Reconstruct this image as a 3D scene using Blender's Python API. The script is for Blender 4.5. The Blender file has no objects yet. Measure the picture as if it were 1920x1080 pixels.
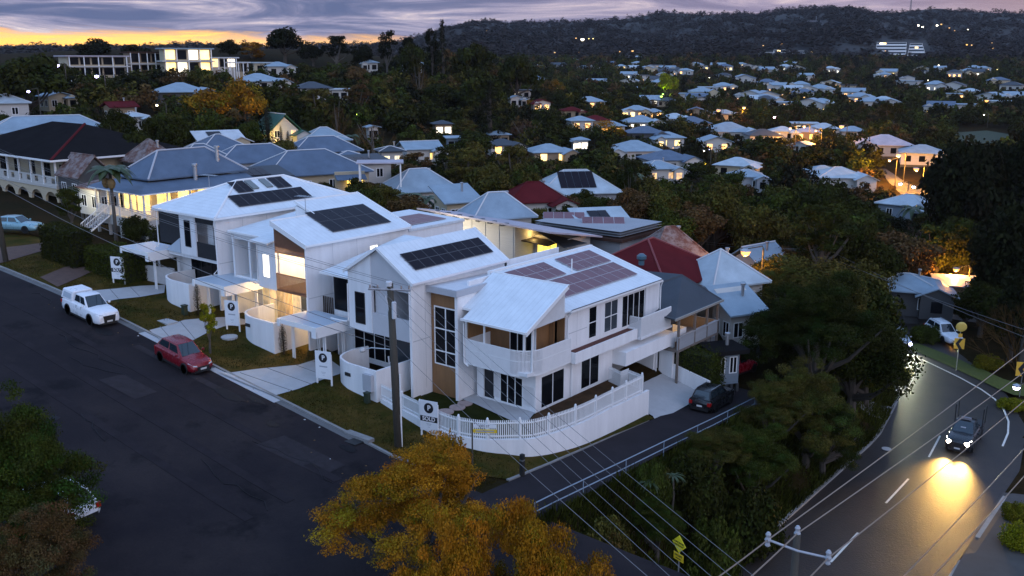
import bpy, bmesh, math, random
import numpy as np
from mathutils import Vector, Matrix
from mathutils.geometry import delaunay_2d_cdt
R_ = math.radians
SC = bpy.context.scene
COL = SC.collection
# ------------------------------------------------------------------ camera
FPX, PITCH, AZ, ROLL, CH = 1780., R_(13.53), R_(38.83), R_(.14), 22.0
cF = np.array([-math.sin(AZ)*math.cos(PITCH), math.cos(AZ)*math.cos(PITCH), -math.sin(PITCH)])
_r = np.array([math.cos(AZ), math.sin(AZ), 0]); _u = np.cross(_r, cF)
cR = math.cos(ROLL)*_r+math.sin(ROLL)*_u; cU = -math.sin(ROLL)*_r+math.cos(ROLL)*_u
cam = bpy.data.cameras.new('camera'); camo = bpy.data.objects.new('camera', cam); COL.objects.link(camo)
camo.matrix_world = Matrix(((cR[0], cU[0], -cF[0], 0), (cR[1], cU[1], -cF[1], 0), (cR[2], cU[2], -cF[2], CH), (0, 0, 0, 1)))
cam.sensor_width = 36; cam.lens = FPX/1920*36; cam.clip_end = 9000; cam.clip_start = .5
SC.camera = camo
# ------------------------------------------------------------------ sky, sun, exposure
SC.view_settings.view_transform = 'Standard'; SC.view_settings.look = 'None'
SC.view_settings.exposure = 0.0; SC.view_settings.gamma = 1.0
SUN_AZ = R_(64)       # the glow sits behind the hill at the left: angle from +Y towards -X
W = bpy.data.worlds.new('World'); SC.world = W; W.use_nodes = True
nt = W.node_tree; nt.nodes.clear()
def N(t, **k):
    n = nt.nodes.new(t)
    for a, b in k.items(): setattr(n, a, b)
    return n
def lk(a, b): nt.links.new(a, b)
def math_(op, a, b=None, c=None, clamp=False):
    n = N('ShaderNodeMath', operation=op, use_clamp=clamp)
    for i, v in enumerate((a, b, c)):
        if v is None: continue
        if isinstance(v, (int, float)): n.inputs[i].default_value = v
        else: lk(v, n.inputs[i])
    return n.outputs[0]
def ramp_(fac, stops, interp='LINEAR'):
    n = N('ShaderNodeValToRGB'); n.color_ramp.interpolation = interp
    e = n.color_ramp.elements
    while len(e) < len(stops): e.new(.5)
    for q, (p, c) in zip(e, stops): q.position = p; q.color = (*c, 1)
    lk(fac, n.inputs[0]); return n.outputs[0]
def mixc(f, a, b, bt='MIX'):
    n = N('ShaderNodeMix', data_type='RGBA', blend_type=bt)
    for s, v in ((0, f), (6, a), (7, b)):
        if isinstance(v, (int, float)): n.inputs[s].default_value = v
        elif isinstance(v, tuple): n.inputs[s].default_value = (*v, 1)
        else: lk(v, n.inputs[s])
    return n.outputs[2]
tc = N('ShaderNodeTexCoord'); sep = N('ShaderNodeSeparateXYZ'); lk(tc.outputs['Generated'], sep.inputs[0])
X_, Y_, Z_ = sep.outputs
el = math_('MULTIPLY', math_('ARCSINE', Z_), 57.2958)                       # elevation, degrees
az = math_('MULTIPLY', math_('ARCTAN2', math_('MULTIPLY', X_, -1.0), Y_), 57.2958)   # degrees from +Y towards -X
sky = N('ShaderNodeTexSky', sky_type='NISHITA', sun_disc=False, sun_elevation=R_(.8), sun_rotation=-SUN_AZ, air_density=1.6, dust_density=2.2, ozone_density=2.)
skyc = mixc(1.0, sky.outputs[0], (.1, .1, .1), 'MULTIPLY')
# clear dusk dome: dim near the horizon, bright blue overhead
eln = math_('DIVIDE', el, 90.0, clamp=True)
dome = ramp_(eln, [(0, (.15, .16, .25)), (.05, (.20, .26, .42)), (.12, (.34, .49, .84)), (.4, (.34, .57, 1.05)), (1, (.36, .62, 1.16))])
# pink afterglow of the eastern sky (opposite the sunset)
eastf = math_('COSINE', math_('MULTIPLY', math_('SUBTRACT', az, -98.0), .017453))
eastf = math_('POWER', math_('MAXIMUM', eastf, 0.0), 1.5)
eastf = math_('MULTIPLY', eastf, ramp_(eln, [(0, (.5,)*3), (.1, (1,)*3), (.5, (.4,)*3), (.9, (0,)*3)]))
dome = mixc(math_('MULTIPLY', eastf, .7), dome, (1.05, .98, 1.18))
frontf = math_('POWER', math_('MAXIMUM', math_('COSINE', math_('MULTIPLY', math_('SUBTRACT', az, -160.0), .017453)), 0.0), 1.2)
frontf = math_('MULTIPLY', frontf, ramp_(eln, [(0, (.5,)*3), (.1, (1,)*3), (.45, (.5,)*3), (.8, (0,)*3)]))
dome = mixc(frontf, dome, mixc(1.0, dome, (.36, .56, .84), 'ADD'))
base = mixc(1.0, dome, skyc, 'ADD')
# low sky: an orange band under the cloud bank on the sunset side
side = ramp_(math_('DIVIDE', az, 100.0, clamp=True), [(0, (.25, .15, .16)), (.25, (.34, .20, .20)), (.38, (1.5, .72, .14)), (.56, (1.9, 1.0, .22)), (.8, (1.8, .85, .14)), (1, (.5, .28, .15))])
vs = N('ShaderNodeCombineXYZ'); lk(math_('MULTIPLY', az, .085), vs.inputs[0]); lk(math_('MULTIPLY', el, .85), vs.inputs[1])
nz = N('ShaderNodeTexNoise'); lk(vs.outputs[0], nz.inputs['Vector']); nz.inputs['Scale'].default_value = 1.0; nz.inputs['Detail'].default_value = 8; nz.inputs['Roughness'].default_value = .64; nz.inputs['Distortion'].default_value = 1.1
nf = nz.outputs[0]
edge = math_('ADD', el, math_('MULTIPLY', math_('SUBTRACT', nf, .5), 2.6))
azw = math_('DIVIDE', math_('SUBTRACT', az, 38.0), 30.0, clamp=True)          # cloud base sits higher further left
cb = math_('ADD', .45, math_('MULTIPLY', azw, .75))
band = math_('MULTIPLY', math_('SUBTRACT', edge, cb), 1.6, clamp=True)
cl1 = ramp_(nf, [(.36, (.12, .155, .30)), (.45, (.19, .21, .36)), (.52, (.34, .33, .49)), (.59, (.58, .51, .62)), (.68, (1.0, .84, .80))])
pinkr = math_('DIVIDE', math_('SUBTRACT', 46.0, az), 36.0, clamp=True)
cl1 = mixc(math_('MULTIPLY', pinkr, .6), cl1, (.52, .36, .44))
far_r = math_('DIVIDE', math_('SUBTRACT', 18.0, az), 10.0, clamp=True)
cl1 = mixc(math_('MULTIPLY', far_r, .6), cl1, (.46, .27, .22))
low = mixc(band, side, cl1)
lowf = ramp_(eln, [(0, (1,)*3), (.07, (1,)*3), (.2, (0,)*3)])
west = math_('MULTIPLY', math_('SUBTRACT', math_('COSINE', math_('MULTIPLY', math_('SUBTRACT', az, 42.0), .017453)), .25), 2.2, clamp=True)
fin = mixc(math_('MULTIPLY', lowf, west), base, low)
bg = N('ShaderNodeBackground'); lk(fin, bg.inputs[0]); bg.inputs[1].default_value = 1.0
wo = N('ShaderNodeOutputWorld'); lk(bg.outputs[0], wo.inputs[0])
sl = bpy.data.lights.new('sun', 'SUN'); so = bpy.data.objects.new('sun', sl); COL.objects.link(so)
sl.energy = .36; sl.angle = R_(36); sl.color = (1, .80, .78)
so.rotation_euler = (Vector((.93, -.22, .45))).to_track_quat('Z', 'Y').to_euler(); so.location = (0, 0, 60)
# ------------------------------------------------------------------ helpers
rng = np.random.default_rng(5); random.seed(5)
WM = {}
def tag(o, label=None, cat=None, group=None, kind=None):
    if label: o['label'] = label
    if cat: o['category'] = cat
    if group: o['group'] = group
    if kind: o['kind'] = kind
    return o
def thing(name, label, cat, loc=(0, 0, 0), rz=0, group=None):
    o = bpy.data.objects.new(name, None); COL.objects.link(o)
    o.location = loc; o.rotation_euler = (0, 0, rz); o.empty_display_size = .3
    WM[o.name] = Matrix.Translation(loc) @ Matrix.Rotation(rz, 4, 'Z')
    return tag(o, label, cat, group)
class MB:
    def __init__(s): s.v = []; s.f = []; s.m = []; s.mi = 0; s.T = None; s.att = None
    def add(s, vs, fs):
        n = len(s.v)
        if s.T is not None: vs = [tuple(s.T @ Vector(p)) for p in vs]
        s.v += [tuple(p) for p in vs]; s.f += [tuple(i+n for i in q) for q in fs]; s.m += [s.mi]*len(fs); return s
    def box(s, x0, x1, y0, y1, z0, z1):
        if x0 > x1: x0, x1 = x1, x0
        if y0 > y1: y0, y1 = y1, y0
        if z0 > z1: z0, z1 = z1, z0
        return s.add([(x0, y0, z0), (x1, y0, z0), (x1, y1, z0), (x0, y1, z0), (x0, y0, z1), (x1, y0, z1), (x1, y1, z1), (x0, y1, z1)],
                     [(0, 3, 2, 1), (4, 5, 6, 7), (0, 1, 5, 4), (1, 2, 6, 5), (2, 3, 7, 6), (3, 0, 4, 7)])
    def hexa(s, b, t):   # bottom quad, top quad
        return s.add(list(b)+list(t), [(0, 3, 2, 1), (4, 5, 6, 7), (0, 1, 5, 4), (1, 2, 6, 5), (2, 3, 7, 6), (3, 0, 4, 7)])
    def slab(s, pts, th):  # polygon (top surface) thickened downwards
        n = len(pts); b = [(p[0], p[1], p[2]-th) for p in pts]
        return s.add(list(pts)+b, [tuple(range(n)), tuple(range(2*n-1, n-1, -1))]+[(i, i+n, (i+1) % n+n, (i+1) % n) for i in range(n)])
    def prism(s, pts, d):  # polygon extruded by vector d
        n = len(pts); b = [(p[0]+d[0], p[1]+d[1], p[2]+d[2]) for p in pts]
        return s.add(list(pts)+b, [tuple(range(n-1, -1, -1)), tuple(range(n, 2*n))]+[(i, (i+1) % n, (i+1) % n+n, i+n) for i in range(n)])
    def tube(s, pts, r, n=6, cap=True):
        P = [Vector(p) for p in pts]; rs = r if hasattr(r, '__len__') else [r]*len(P)
        vs = []; up = Vector((.03, .05, 1))
        for i, p in enumerate(P):
            d = (P[min(i+1, len(P)-1)]-P[max(i-1, 0)]).normalized()
            a = d.cross(up)
            if a.length < .12: a = d.cross(Vector((1, .1, 0)))
            a.normalize(); b = d.cross(a)
            for k in range(n):
                t = 2*math.pi*k/n; vs.append(p+(a*math.cos(t)+b*math.sin(t))*rs[i])
        fs = [(i*n+k, i*n+(k+1) % n, (i+1)*n+(k+1) % n, (i+1)*n+k) for i in range(len(P)-1) for k in range(n)]
        if cap: fs += [tuple(range(n-1, -1, -1)), tuple((len(P)-1)*n+k for k in range(n))]
        return s.add(vs, fs)
    def lathe(s, prof, c=(0, 0, 0), n=12):   # prof: (r,z)
        vs = [(c[0]+r*math.cos(2*math.pi*k/n), c[1]+r*math.sin(2*math.pi*k/n), c[2]+z) for r, z in prof for k in range(n)]
        L = len(prof)
        fs = [(i*n+k, i*n+(k+1) % n, (i+1)*n+(k+1) % n, (i+1)*n+k) for i in range(L-1) for k in range(n)]
        fs += [tuple(range(n-1, -1, -1)), tuple((L-1)*n+k for k in range(n))]
        return s.add(vs, fs)
    def build(s, name, mats, parent=None, local=False, smooth=False, bevel=0):
        me = bpy.data.meshes.new(name)
        vs = s.v
        if parent is not None and not local:
            iv = WM[parent.name].inverted(); vs = [iv @ Vector(p) for p in vs]
        me.from_pydata([tuple(p) for p in vs], [], s.f)
        if not isinstance(mats, (list, tuple)): mats = [mats]
        for m in mats: me.materials.append(m)
        if len(mats) > 1: me.polygons.foreach_set('material_index', s.m)
        if smooth: me.shade_smooth()
        o = bpy.data.objects.new(name, me); COL.objects.link(o)
        if parent is not None: o.parent = parent; WM[o.name] = WM[parent.name]
        else: WM[o.name] = Matrix.Identity(4)
        if bevel:
            b = o.modifiers.new('bevel', 'BEVEL'); b.width = bevel; b.segments = 1; b.limit_method = 'ANGLE'
        return o
def kids(o): return [c for c in bpy.data.objects if c.parent == o]
def copy_thing(o, loc, rz=0, label=None, group=None, scale=None, color=None):
    r = o.copy(); COL.objects.link(r); r.location = loc; r.rotation_euler = (0, 0, rz)
    if scale: r.scale = scale if hasattr(scale, '__len__') else (scale,)*3
    if label: r['label'] = label
    if group: r['group'] = group
    if color: r.color = color
    for ch in KIDS[o.name]:
        c = ch.copy(); COL.objects.link(c); c.parent = r
        if color: c.color = color
        for g in KIDS.get(ch.name, []):
            d = g.copy(); COL.objects.link(d); d.parent = c
            if color: d.color = color
    return r
KIDS = {}
def reg(o):
    KIDS[o.name] = kids(o)
    for c in KIDS[o.name]: KIDS[c.name] = kids(c)
    return o
# ------------------------------------------------------------------ materials
MATS = {}
def mat(name, col, rough=.7, metal=0., var=.12, vscale=3., bump=0., bscale=30., emit=None, estr=0., spec=.5, coat=0., objcol=False, tint=False, stretch=None, dirt=0.):
    if name in MATS: return MATS[name]
    m = bpy.data.materials.new(name); m.use_nodes = True; t = m.node_tree; b = t.nodes['Principled BSDF']
    b.inputs['Roughness'].default_value = rough; b.inputs['Metallic'].default_value = metal; b.inputs['Specular IOR Level'].default_value = spec
    if coat: b.inputs['Coat Weight'].default_value = coat; b.inputs['Coat Roughness'].default_value = .05
    L = t.links.new; c = None
    cn = t.nodes.new('ShaderNodeRGB'); cn.outputs[0].default_value = (*col, 1); c = cn.outputs[0]
    if objcol:
        oi = t.nodes.new('ShaderNodeObjectInfo'); c = oi.outputs['Color']
    if tint:
        a = t.nodes.new('ShaderNodeAttribute'); a.attribute_name = 'tint'
        mx = t.nodes.new('ShaderNodeMix'); mx.data_type = 'RGBA'; mx.blend_type = 'MULTIPLY'; mx.inputs[0].default_value = 1
        L(c, mx.inputs[6]); L(a.outputs['Color'], mx.inputs[7]); c = mx.outputs[2]
    if var or bump:
        g = t.nodes.new('ShaderNodeTexCoord'); vec = g.outputs['Object']
        if stretch:
            mp = t.nodes.new('ShaderNodeMapping'); mp.inputs['Scale'].default_value = stretch; L(vec, mp.inputs[0]); vec = mp.outputs[0]
    if var:
        n = t.nodes.new('ShaderNodeTexNoise'); n.inputs['Scale'].default_value = vscale; n.inputs['Detail'].default_value = 5; n.inputs['Roughness'].default_value = .62
        L(vec, n.inputs['Vector'])
        mr = t.nodes.new('ShaderNodeMapRange'); mr.inputs[1].default_value = .25; mr.inputs[2].default_value = .75; mr.inputs[3].default_value = 1-var; mr.inputs[4].default_value = 1+var; L(n.outputs[0], mr.inputs[0])
        mx = t.nodes.new('ShaderNodeMix'); mx.data_type = 'RGBA'; mx.blend_type = 'MULTIPLY'; mx.inputs[0].default_value = 1
        L(c, mx.inputs[6]); L(mr.outputs[0], mx.inputs[7]); c = mx.outputs[2]
        mr2 = t.nodes.new('ShaderNodeMapRange'); mr2.inputs[3].default_value = max(.02, rough-.12); mr2.inputs[4].default_value = min(1, rough+.12); L(n.outputs[0], mr2.inputs[0]); L(mr2.outputs[0], b.inputs['Roughness'])
    if bump:
        n = t.nodes.new('ShaderNodeTexNoise'); n.inputs['Scale'].default_value = bscale; n.inputs['Detail'].default_value = 4; L(vec, n.inputs['Vector'])
        bp = t.nodes.new('ShaderNodeBump'); bp.inputs['Strength'].default_value = bump; bp.inputs['Distance'].default_value = .05; L(n.outputs[0], bp.inputs['Height']); L(bp.outputs[0], b.inputs['Normal'])
    L(c, b.inputs['Base Color'])
    if emit:
        b.inputs['Emission Color'].default_value = (*emit, 1); b.inputs['Emission Strength'].default_value = estr
    MATS[name] = m; return m
def two_tone(name, c1, c2, scale, lo=.42, hi=.58, rough=.9, fine=40., bump=.3, c3=None, sc3=1.):
    if name in MATS: return MATS[name]
    m = mat(name, c1, rough, var=.18, vscale=fine, bump=bump, bscale=fine); t = m.node_tree; L = t.links.new
    g = t.nodes.new('ShaderNodeTexCoord'); b = t.nodes['Principled BSDF']
    src = b.inputs['Base Color'].links[0].from_node
    base = [n for n in t.nodes if n.type == 'RGB'][0]
    def layer(prev, c, s, a, z):
        n = t.nodes.new('ShaderNodeTexNoise'); n.inputs['Scale'].default_value = s; n.inputs['Detail'].default_value = 6; n.inputs['Roughness'].default_value = .65; L(g.outputs['Object'], n.inputs['Vector'])
        mr = t.nodes.new('ShaderNodeMapRange'); mr.inputs[1].default_value = a; mr.inputs[2].default_value = z; L(n.outputs[0], mr.inputs[0])
        mx = t.nodes.new('ShaderNodeMix'); mx.data_type = 'RGBA'; L(mr.outputs[0], mx.inputs[0]); L(prev, mx.inputs[6]); mx.inputs[7].default_value = (*c, 1); return mx.outputs[2]
    o = layer(base.outputs[0], c2, scale, lo, hi)
    if c3: o = layer(o, c3, sc3, .55, .68)
    L(o, src.inputs[6]); return m
def glow(name, col, s, var=0., vs=1.2):
    if name in MATS: return MATS[name]
    m = mat(name, (.6, .55, .45), .6, var=0, emit=col, estr=s)
    if var:
        t = m.node_tree; g = t.nodes.new('ShaderNodeTexCoord'); n = t.nodes.new('ShaderNodeTexNoise'); n.inputs['Scale'].default_value = vs; n.inputs['Detail'].default_value = 3
        t.links.new(g.outputs['Object'], n.inputs['Vector']); mr = t.nodes.new('ShaderNodeMapRange'); mr.inputs[1].default_value = .35; mr.inputs[2].default_value = .65
        mr.inputs[3].default_value = s*(1-var); mr.inputs[4].default_value = s*(1+var); t.links.new(n.outputs[0], mr.inputs[0]); t.links.new(mr.outputs[0], t.nodes['Principled BSDF'].inputs['Emission Strength'])
    return m
WHITE = mat('white_render', (.78, .77, .77), .75, var=.09, vscale=1.6, bump=.15, bscale=60, stretch=(1., 1., .14))
WHITE2 = mat('white_cladding', (.72, .72, .73), .6, var=.09, vscale=2., stretch=(1.5, 1.5, .1))
GREYR = mat('pale_grey_cladding', (.50, .50, .52), .65, var=.05, vscale=1.2)
TRIM = mat('white_trim', (.80, .80, .80), .45, var=.03)
ROOFW = mat('pale_metal_roof', (.66, .70, .73), .42, .0, var=.10, vscale=1.1, spec=.5)
def ribs(m, axis, period, amt, dark=.93):
    t = m.node_tree; L = t.links.new; b = t.nodes['Principled BSDF']; g_ = t.nodes.new('ShaderNodeTexCoord'); s = t.nodes.new('ShaderNodeSeparateXYZ'); L(g_.outputs['Object'], s.inputs[0])
    a = t.nodes.new('ShaderNodeMath'); a.operation = 'FRACT'; d = t.nodes.new('ShaderNodeMath'); d.operation = 'DIVIDE'; L(s.outputs[axis], d.inputs[0]); d.inputs[1].default_value = period; L(d.outputs[0], a.inputs[0])
    c = t.nodes.new('ShaderNodeMath'); c.operation = 'LESS_THAN'; L(a.outputs[0], c.inputs[0]); c.inputs[1].default_value = .22
    bp = t.nodes.new('ShaderNodeBump'); bp.inputs['Strength'].default_value = amt; bp.inputs['Distance'].default_value = .04; L(c.outputs[0], bp.inputs['Height']); L(bp.outputs[0], b.inputs['Normal'])
    old = b.inputs['Base Color'].links[0].from_socket; mx = t.nodes.new('ShaderNodeMix'); mx.data_type = 'RGBA'; mx.blend_type = 'MULTIPLY'; L(c.outputs[0], mx.inputs[0]); L(old, mx.inputs[6]); mx.inputs[7].default_value = (dark, dark, dark, 1); L(mx.outputs[2], b.inputs['Base Color']); return m
ribs(ROOFW, 1, .42, .25)
ROOFX = ribs(mat('pale_metal_roof_front', (.66, .70, .73), .42, .0, var=.10, vscale=1.1, spec=.5), 0, .42, .25)
BATTEN = mat('white_batten', (.74, .73, .73), .55, var=.05)
BROWN = mat('brown_timber', (.23, .115, .045), .6, var=.2, vscale=6, stretch=(1, 1, .15))
SLAT = mat('slat_timber', (.20, .095, .055), .55, var=.2, vscale=5)
DARKT = mat('dark_timber', (.04, .025, .018), .6, var=.2)
GLASS = mat('dark_glass', (.006, .007, .009), .1, var=0, spec=.12)
GLASSG = mat('grey_glass', (.05, .062, .075), .1, var=0, spec=.35)
SCREEN = mat('dark_screen', (.012, .013, .016), .75, var=.1)
PANEL = mat('solar_glass', (.014, .011, .016), .3, var=.1, vscale=.5, spec=.06)
PANELL = mat('solar_glass_pale', (.17, .085, .095), .3, var=.15, vscale=.5, spec=.12)
PFRAMEL = mat('panel_frame_pale', (.38, .34, .36), .5, var=0)
PFRAME = mat('panel_frame', (.07, .065, .07), .4, var=0)
CONC = mat('pale_concrete', (.38, .38, .385), .85, var=.10, vscale=1.5, bump=.2, bscale=25)
CONCD = mat('worn_concrete', (.22, .215, .21), .9, var=.2, vscale=2, bump=.3, bscale=20)
ASPH = two_tone('asphalt', (.018, .015, .018), (.030, .024, .025), .18, .38, .66, .95, 9, .25, (.010, .009, .011), .3)
ASPH.node_tree.nodes['Principled BSDF'].inputs['Specular IOR Level'].default_value = .08
ASPHW = two_tone('worn_asphalt', (.026, .021, .020), (.040, .032, .027), .35, .35, .7, .55, 10, .5, (.022, .018, .018), .25)
ASPHW.node_tree.nodes['Principled BSDF'].inputs['Specular IOR Level'].default_value = .3
GRASS = two_tone('grass', (.070, .046, .012), (.030, .032, .006), .55, .4, .62, .95, 14, .9, (.11, .068, .020), .3)
LAWN = two_tone('lawn', (.026, .030, .007), (.014, .018, .004), .8, .35, .65, .95, 25, .9)
SOIL = two_tone('soil', (.075, .042, .022), (.05, .03, .017), 1.5, .4, .6, .95, 12, .9)
GROUND = two_tone('ground', (.018, .014, .005), (.026, .016, .006), .25, .4, .6, .95, 3, .9, (.010, .009, .003), .6)
for _m in (GRASS, LAWN, SOIL, GROUND): _m.node_tree.nodes['Principled BSDF'].inputs['Specular IOR Level'].default_value = .03
BRICKP = two_tone('brick_paving', (.10, .055, .04), (.075, .04, .03), 2., .4, .6, .9, 8, .5)
STEEL = mat('galvanised', (.45, .46, .48), .4, .8, var=.1)
POLE = mat('weathered_pole', (.060, .052, .040), .85, var=.3, vscale=4, stretch=(3, 3, .4), bump=.5, bscale=12)
BLACK = mat('black_plastic', (.012, .012, .013), .5, var=0)
WIRE = mat('wire', (.14, .13, .13), .45, var=0)
WIREO = mat('copper_wire', (.22, .17, .13), .45, var=0)
# ------------------------------------------------------------------ terrain
O_ = np.array([0, 0, CH])
def ray(px, py): return cF+(px-960)/FPX*cR-(py-540)/FPX*cU
def atZ(px, py, Z): return O_+ray(px, py)*Z
def atz(px, py, z): d = ray(px, py); return O_+d*((z-CH)/d[2])
def sst(x): x = np.clip(x, 0, 1); return x*x*(3-2*x)
_zx = np.arange(-220, 30, .5)
_zs = np.interp(_zx, [-220, -140, -110, -88.3, -77.5, -68, -62.5, -54.1, -46.6, -42.6, -39.7, -36, -31, -27, -20], [6.5, 5, 4.4, 3.7, 3.12, 2.4, 1.82, .9, .12, -.32, -.62, -.85, -1.0, -1.12, -1.3])
_zs = np.convolve(np.pad(_zs, 5, 'edge'), np.ones(11)/11, 'valid')
def zst(X): return np.interp(X, _zx, _zs)
def zlane(Y): return np.interp(Y, [20, 36, 43.4, 49.4, 55.5, 65, 80, 110], [-.8, -.95, -1.5, -1.9, -2.35, -2.9, -3.8, -5])
KERB_Y = 36.14
def bankx(Y): return np.interp(Y, [0, 74, 84, 92, 100, 112, 130, 170], [-21.8, -21.8, -23.3, -26.5, -31.5, -40, -55, -90])
def near(X, Y):
    s = zst(X)+np.where(Y > KERB_Y, .02*np.clip(Y-KERB_Y, 0, 30), 0)
    l = zlane(Y)
    t = sst((X+36)/5.)*sst((Y-33)/4.)
    z = s*(1-t)+l*t
    bx = bankx(Y)
    t2 = sst((X-(bx-5.3))/5.0)
    z = z*(1-t2)+(-7.5)*t2
    return np.where(X > bx+10.3, -7.38, z)
CTRL = [(60, 365, 115), (100, 288, 150), (170, 165, 230), (350, 140, 235), (495, 172, 260), (250, 215, 190), (450, 300, 150), (540, 275, 190), (600, 370, 135), (700, 390, 128), (800, 400, 128),
 (940, 430, 118), (1240, 460, 112), (1060, 388, 150), (1085, 375, 170), (1240, 330, 205), (950, 290, 220), (1200, 290, 240), (1380, 310, 240), (1570, 345, 220), (1690, 385, 200), (1500, 250, 330), (1200, 240, 310),
 (1700, 270, 330), (1400, 210, 430), (1220, 170, 600), (1220, 130, 750), (1600, 210, 430), (1850, 220, 400), (1870, 290, 250), (1690, 107, 1000), (1500, 103, 1000), (1300, 103, 1000), (1100, 112, 1000), (1000, 140, 600),
 (900, 160, 420), (850, 130, 330), (700, 150, 300), (600, 130, 300), (450, 110, 300), (200, 106, 300), (20, 112, 300), (700, 230, 220), (800, 270, 200), (850, 200, 270), (1000, 230, 270), (1000, 190, 330), (700, 300, 180),
 (1300, 690, 78), (1400, 620, 95), (1330, 560, 95), (100, 112, 520), (500, 112, 520), (800, 118, 600), (1900, 110, 1000), (900, 118, 800), (1690, 585, 130), (1760, 560, 140), (1850, 480, 150), (1900, 400, 180)]
_cp = np.array([atZ(*c) for c in CTRL])
_nb = [(x, 62) for x in range(-140, -30, 12)]+[(-150, 40), (-180, 60), (-26, 115), (-14, 125), (5, 90), (20, 130), (-36, 62), (10, 60)]
_nb = np.array([(x, y, float(near(np.float64(x), np.float64(y)))) for x, y in _nb])
_cp = np.vstack([_cp, _nb])/np.array([1, 1, 1])
_S = 100.
def _phi(r2): return np.where(r2 > 1e-9, .5*r2*np.log(np.maximum(r2, 1e-9)), 0)
_n = len(_cp); _P = _cp[:, :2]/_S
_K = _phi(((_P[:, None]-_P[None])**2).sum(-1))+np.eye(_n)*2e-3
_A = np.zeros((_n+3, _n+3)); _A[:_n, :_n] = _K; _A[:_n, _n] = 1; _A[:_n, _n+1:] = _P; _A[_n, :_n] = 1; _A[_n+1:, :_n] = _P.T
_w = np.linalg.solve(_A, np.concatenate([_cp[:, 2], np.zeros(3)]))
def far(X, Y):
    X = np.asarray(X, float); Y = np.asarray(Y, float); sh = X.shape
    P = np.stack([X.ravel(), Y.ravel()], -1)/_S
    z = np.empty(len(P))
    for i in range(0, len(P), 4000):
        q = P[i:i+4000]; z[i:i+4000] = _phi(((q[:, None]-_P[None])**2).sum(-1)) @ _w[:_n]+_w[_n]+q @ _w[_n+1:]
    return np.clip(z.reshape(sh), -9, 60)
def g(X, Y):
    X = np.asarray(X, float); Y = np.asarray(Y, float)
    y0 = 61+42*sst((X+50)/22.)+10*sst((X+26)/6)
    w = sst((Y-y0)/30.)
    return near(X, Y)*(1-w)+far(X, Y)*w
def gz(x, y): return float(g(np.float64(x), np.float64(y)))
_T = np.geomspace(22, 1300, 420)
def gp(px, py, off=0.):
    d = ray(px, py); P = O_+d*_T[:, None]
    h = P[:, 2]-g(P[:, 0], P[:, 1])-off
    i = np.argmax(h < 0)
    if h[i] >= 0: return P[-1]
    a, b = _T[i-1], _T[i]
    for _ in range(3):
        t = np.linspace(a, b, 12); P = O_+d*t[:, None]; h = P[:, 2]-g(P[:, 0], P[:, 1])-off; j = max(1, int(np.argmax(h < 0))); a, b = t[j-1], t[j]
    return O_+d*((a+b)/2)
def pix(P):
    d = np.asarray(P, float)-O_; w = d @ cF; return 960+FPX*(d @ cR)/w, 540-FPX*(d @ cU)/w, w
def roadmask(X, Y):
    m = (Y < KERB_Y+.1) & (X < -18) & (Y > -5)
    m |= (X > -31.2) & (X < -27.0) & (Y > 30) & (Y < 66)
    bx = bankx(Y); m |= (X > bx-.3) & (X < bx+10.4)
    return m
def axis(a, b, s, lo, hi, gr):
    v = list(np.arange(a, b+.01, s)); st = s
    while v[-1] < hi: st *= gr; v.append(v[-1]+st)
    st = s
    while v[0] > lo: st *= gr; v.insert(0, v[0]-st)
    return np.array(v)
def grid_mesh(name, xs, ys, zf, m, skip=None):
    XX, YY = np.meshgrid(xs, ys); ZZ = zf(XX, YY); nx, ny = len(xs), len(ys)
    v = np.stack([XX, YY, ZZ], -1).reshape(-1, 3)
    i = np.arange(nx*ny).reshape(ny, nx); f = np.stack([i[:-1, :-1], i[:-1, 1:], i[1:, 1:], i[1:, :-1]], -1).reshape(-1, 4)
    o = np_mesh(name, v, f, m); o.data.shade_smooth(); return o
def np_mesh(name, v, f, m, tint=None, mi=None):
    me = bpy.data.meshes.new(name); f = np.asarray(f); k = f.shape[1]
    me.vertices.add(len(v)); me.vertices.foreach_set('co', np.asarray(v, np.float32).ravel())
    me.loops.add(f.size); me.loops.foreach_set('vertex_index', f.astype(np.int32).ravel())
    me.polygons.add(len(f)); me.polygons.foreach_set('loop_start', np.arange(0, f.size, k, dtype=np.int32)); me.polygons.foreach_set('loop_total', np.full(len(f), k, np.int32))
    for q in (m if isinstance(m, (list, tuple)) else [m]): me.materials.append(q)
    if mi is not None: me.polygons.foreach_set('material_index', np.asarray(mi, np.int32))
    if tint is not None:
        a = me.attributes.new('tint', 'FLOAT_COLOR', 'POINT'); c = np.ones((len(v), 4), np.float32); c[:, :3] = tint; a.data.foreach_set('color', c.ravel())
    me.update(calc_edges=True); me.validate()
    o = bpy.data.objects.new(name, me); COL.objects.link(o); return o
xs = axis(-120, 2, 1.25, -1500, 700, 1.12); ys = axis(8, 118, 1.25, -40, 1500, 1.12)
tag(grid_mesh('ground', xs, ys, lambda X, Y: g(X, Y)-np.where(roadmask(X, Y), .35, 0)-np.where((X > -63) & (X < -31) & (Y > 43) & (Y < 63), .5, 0), GROUND), kind='structure')
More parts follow.
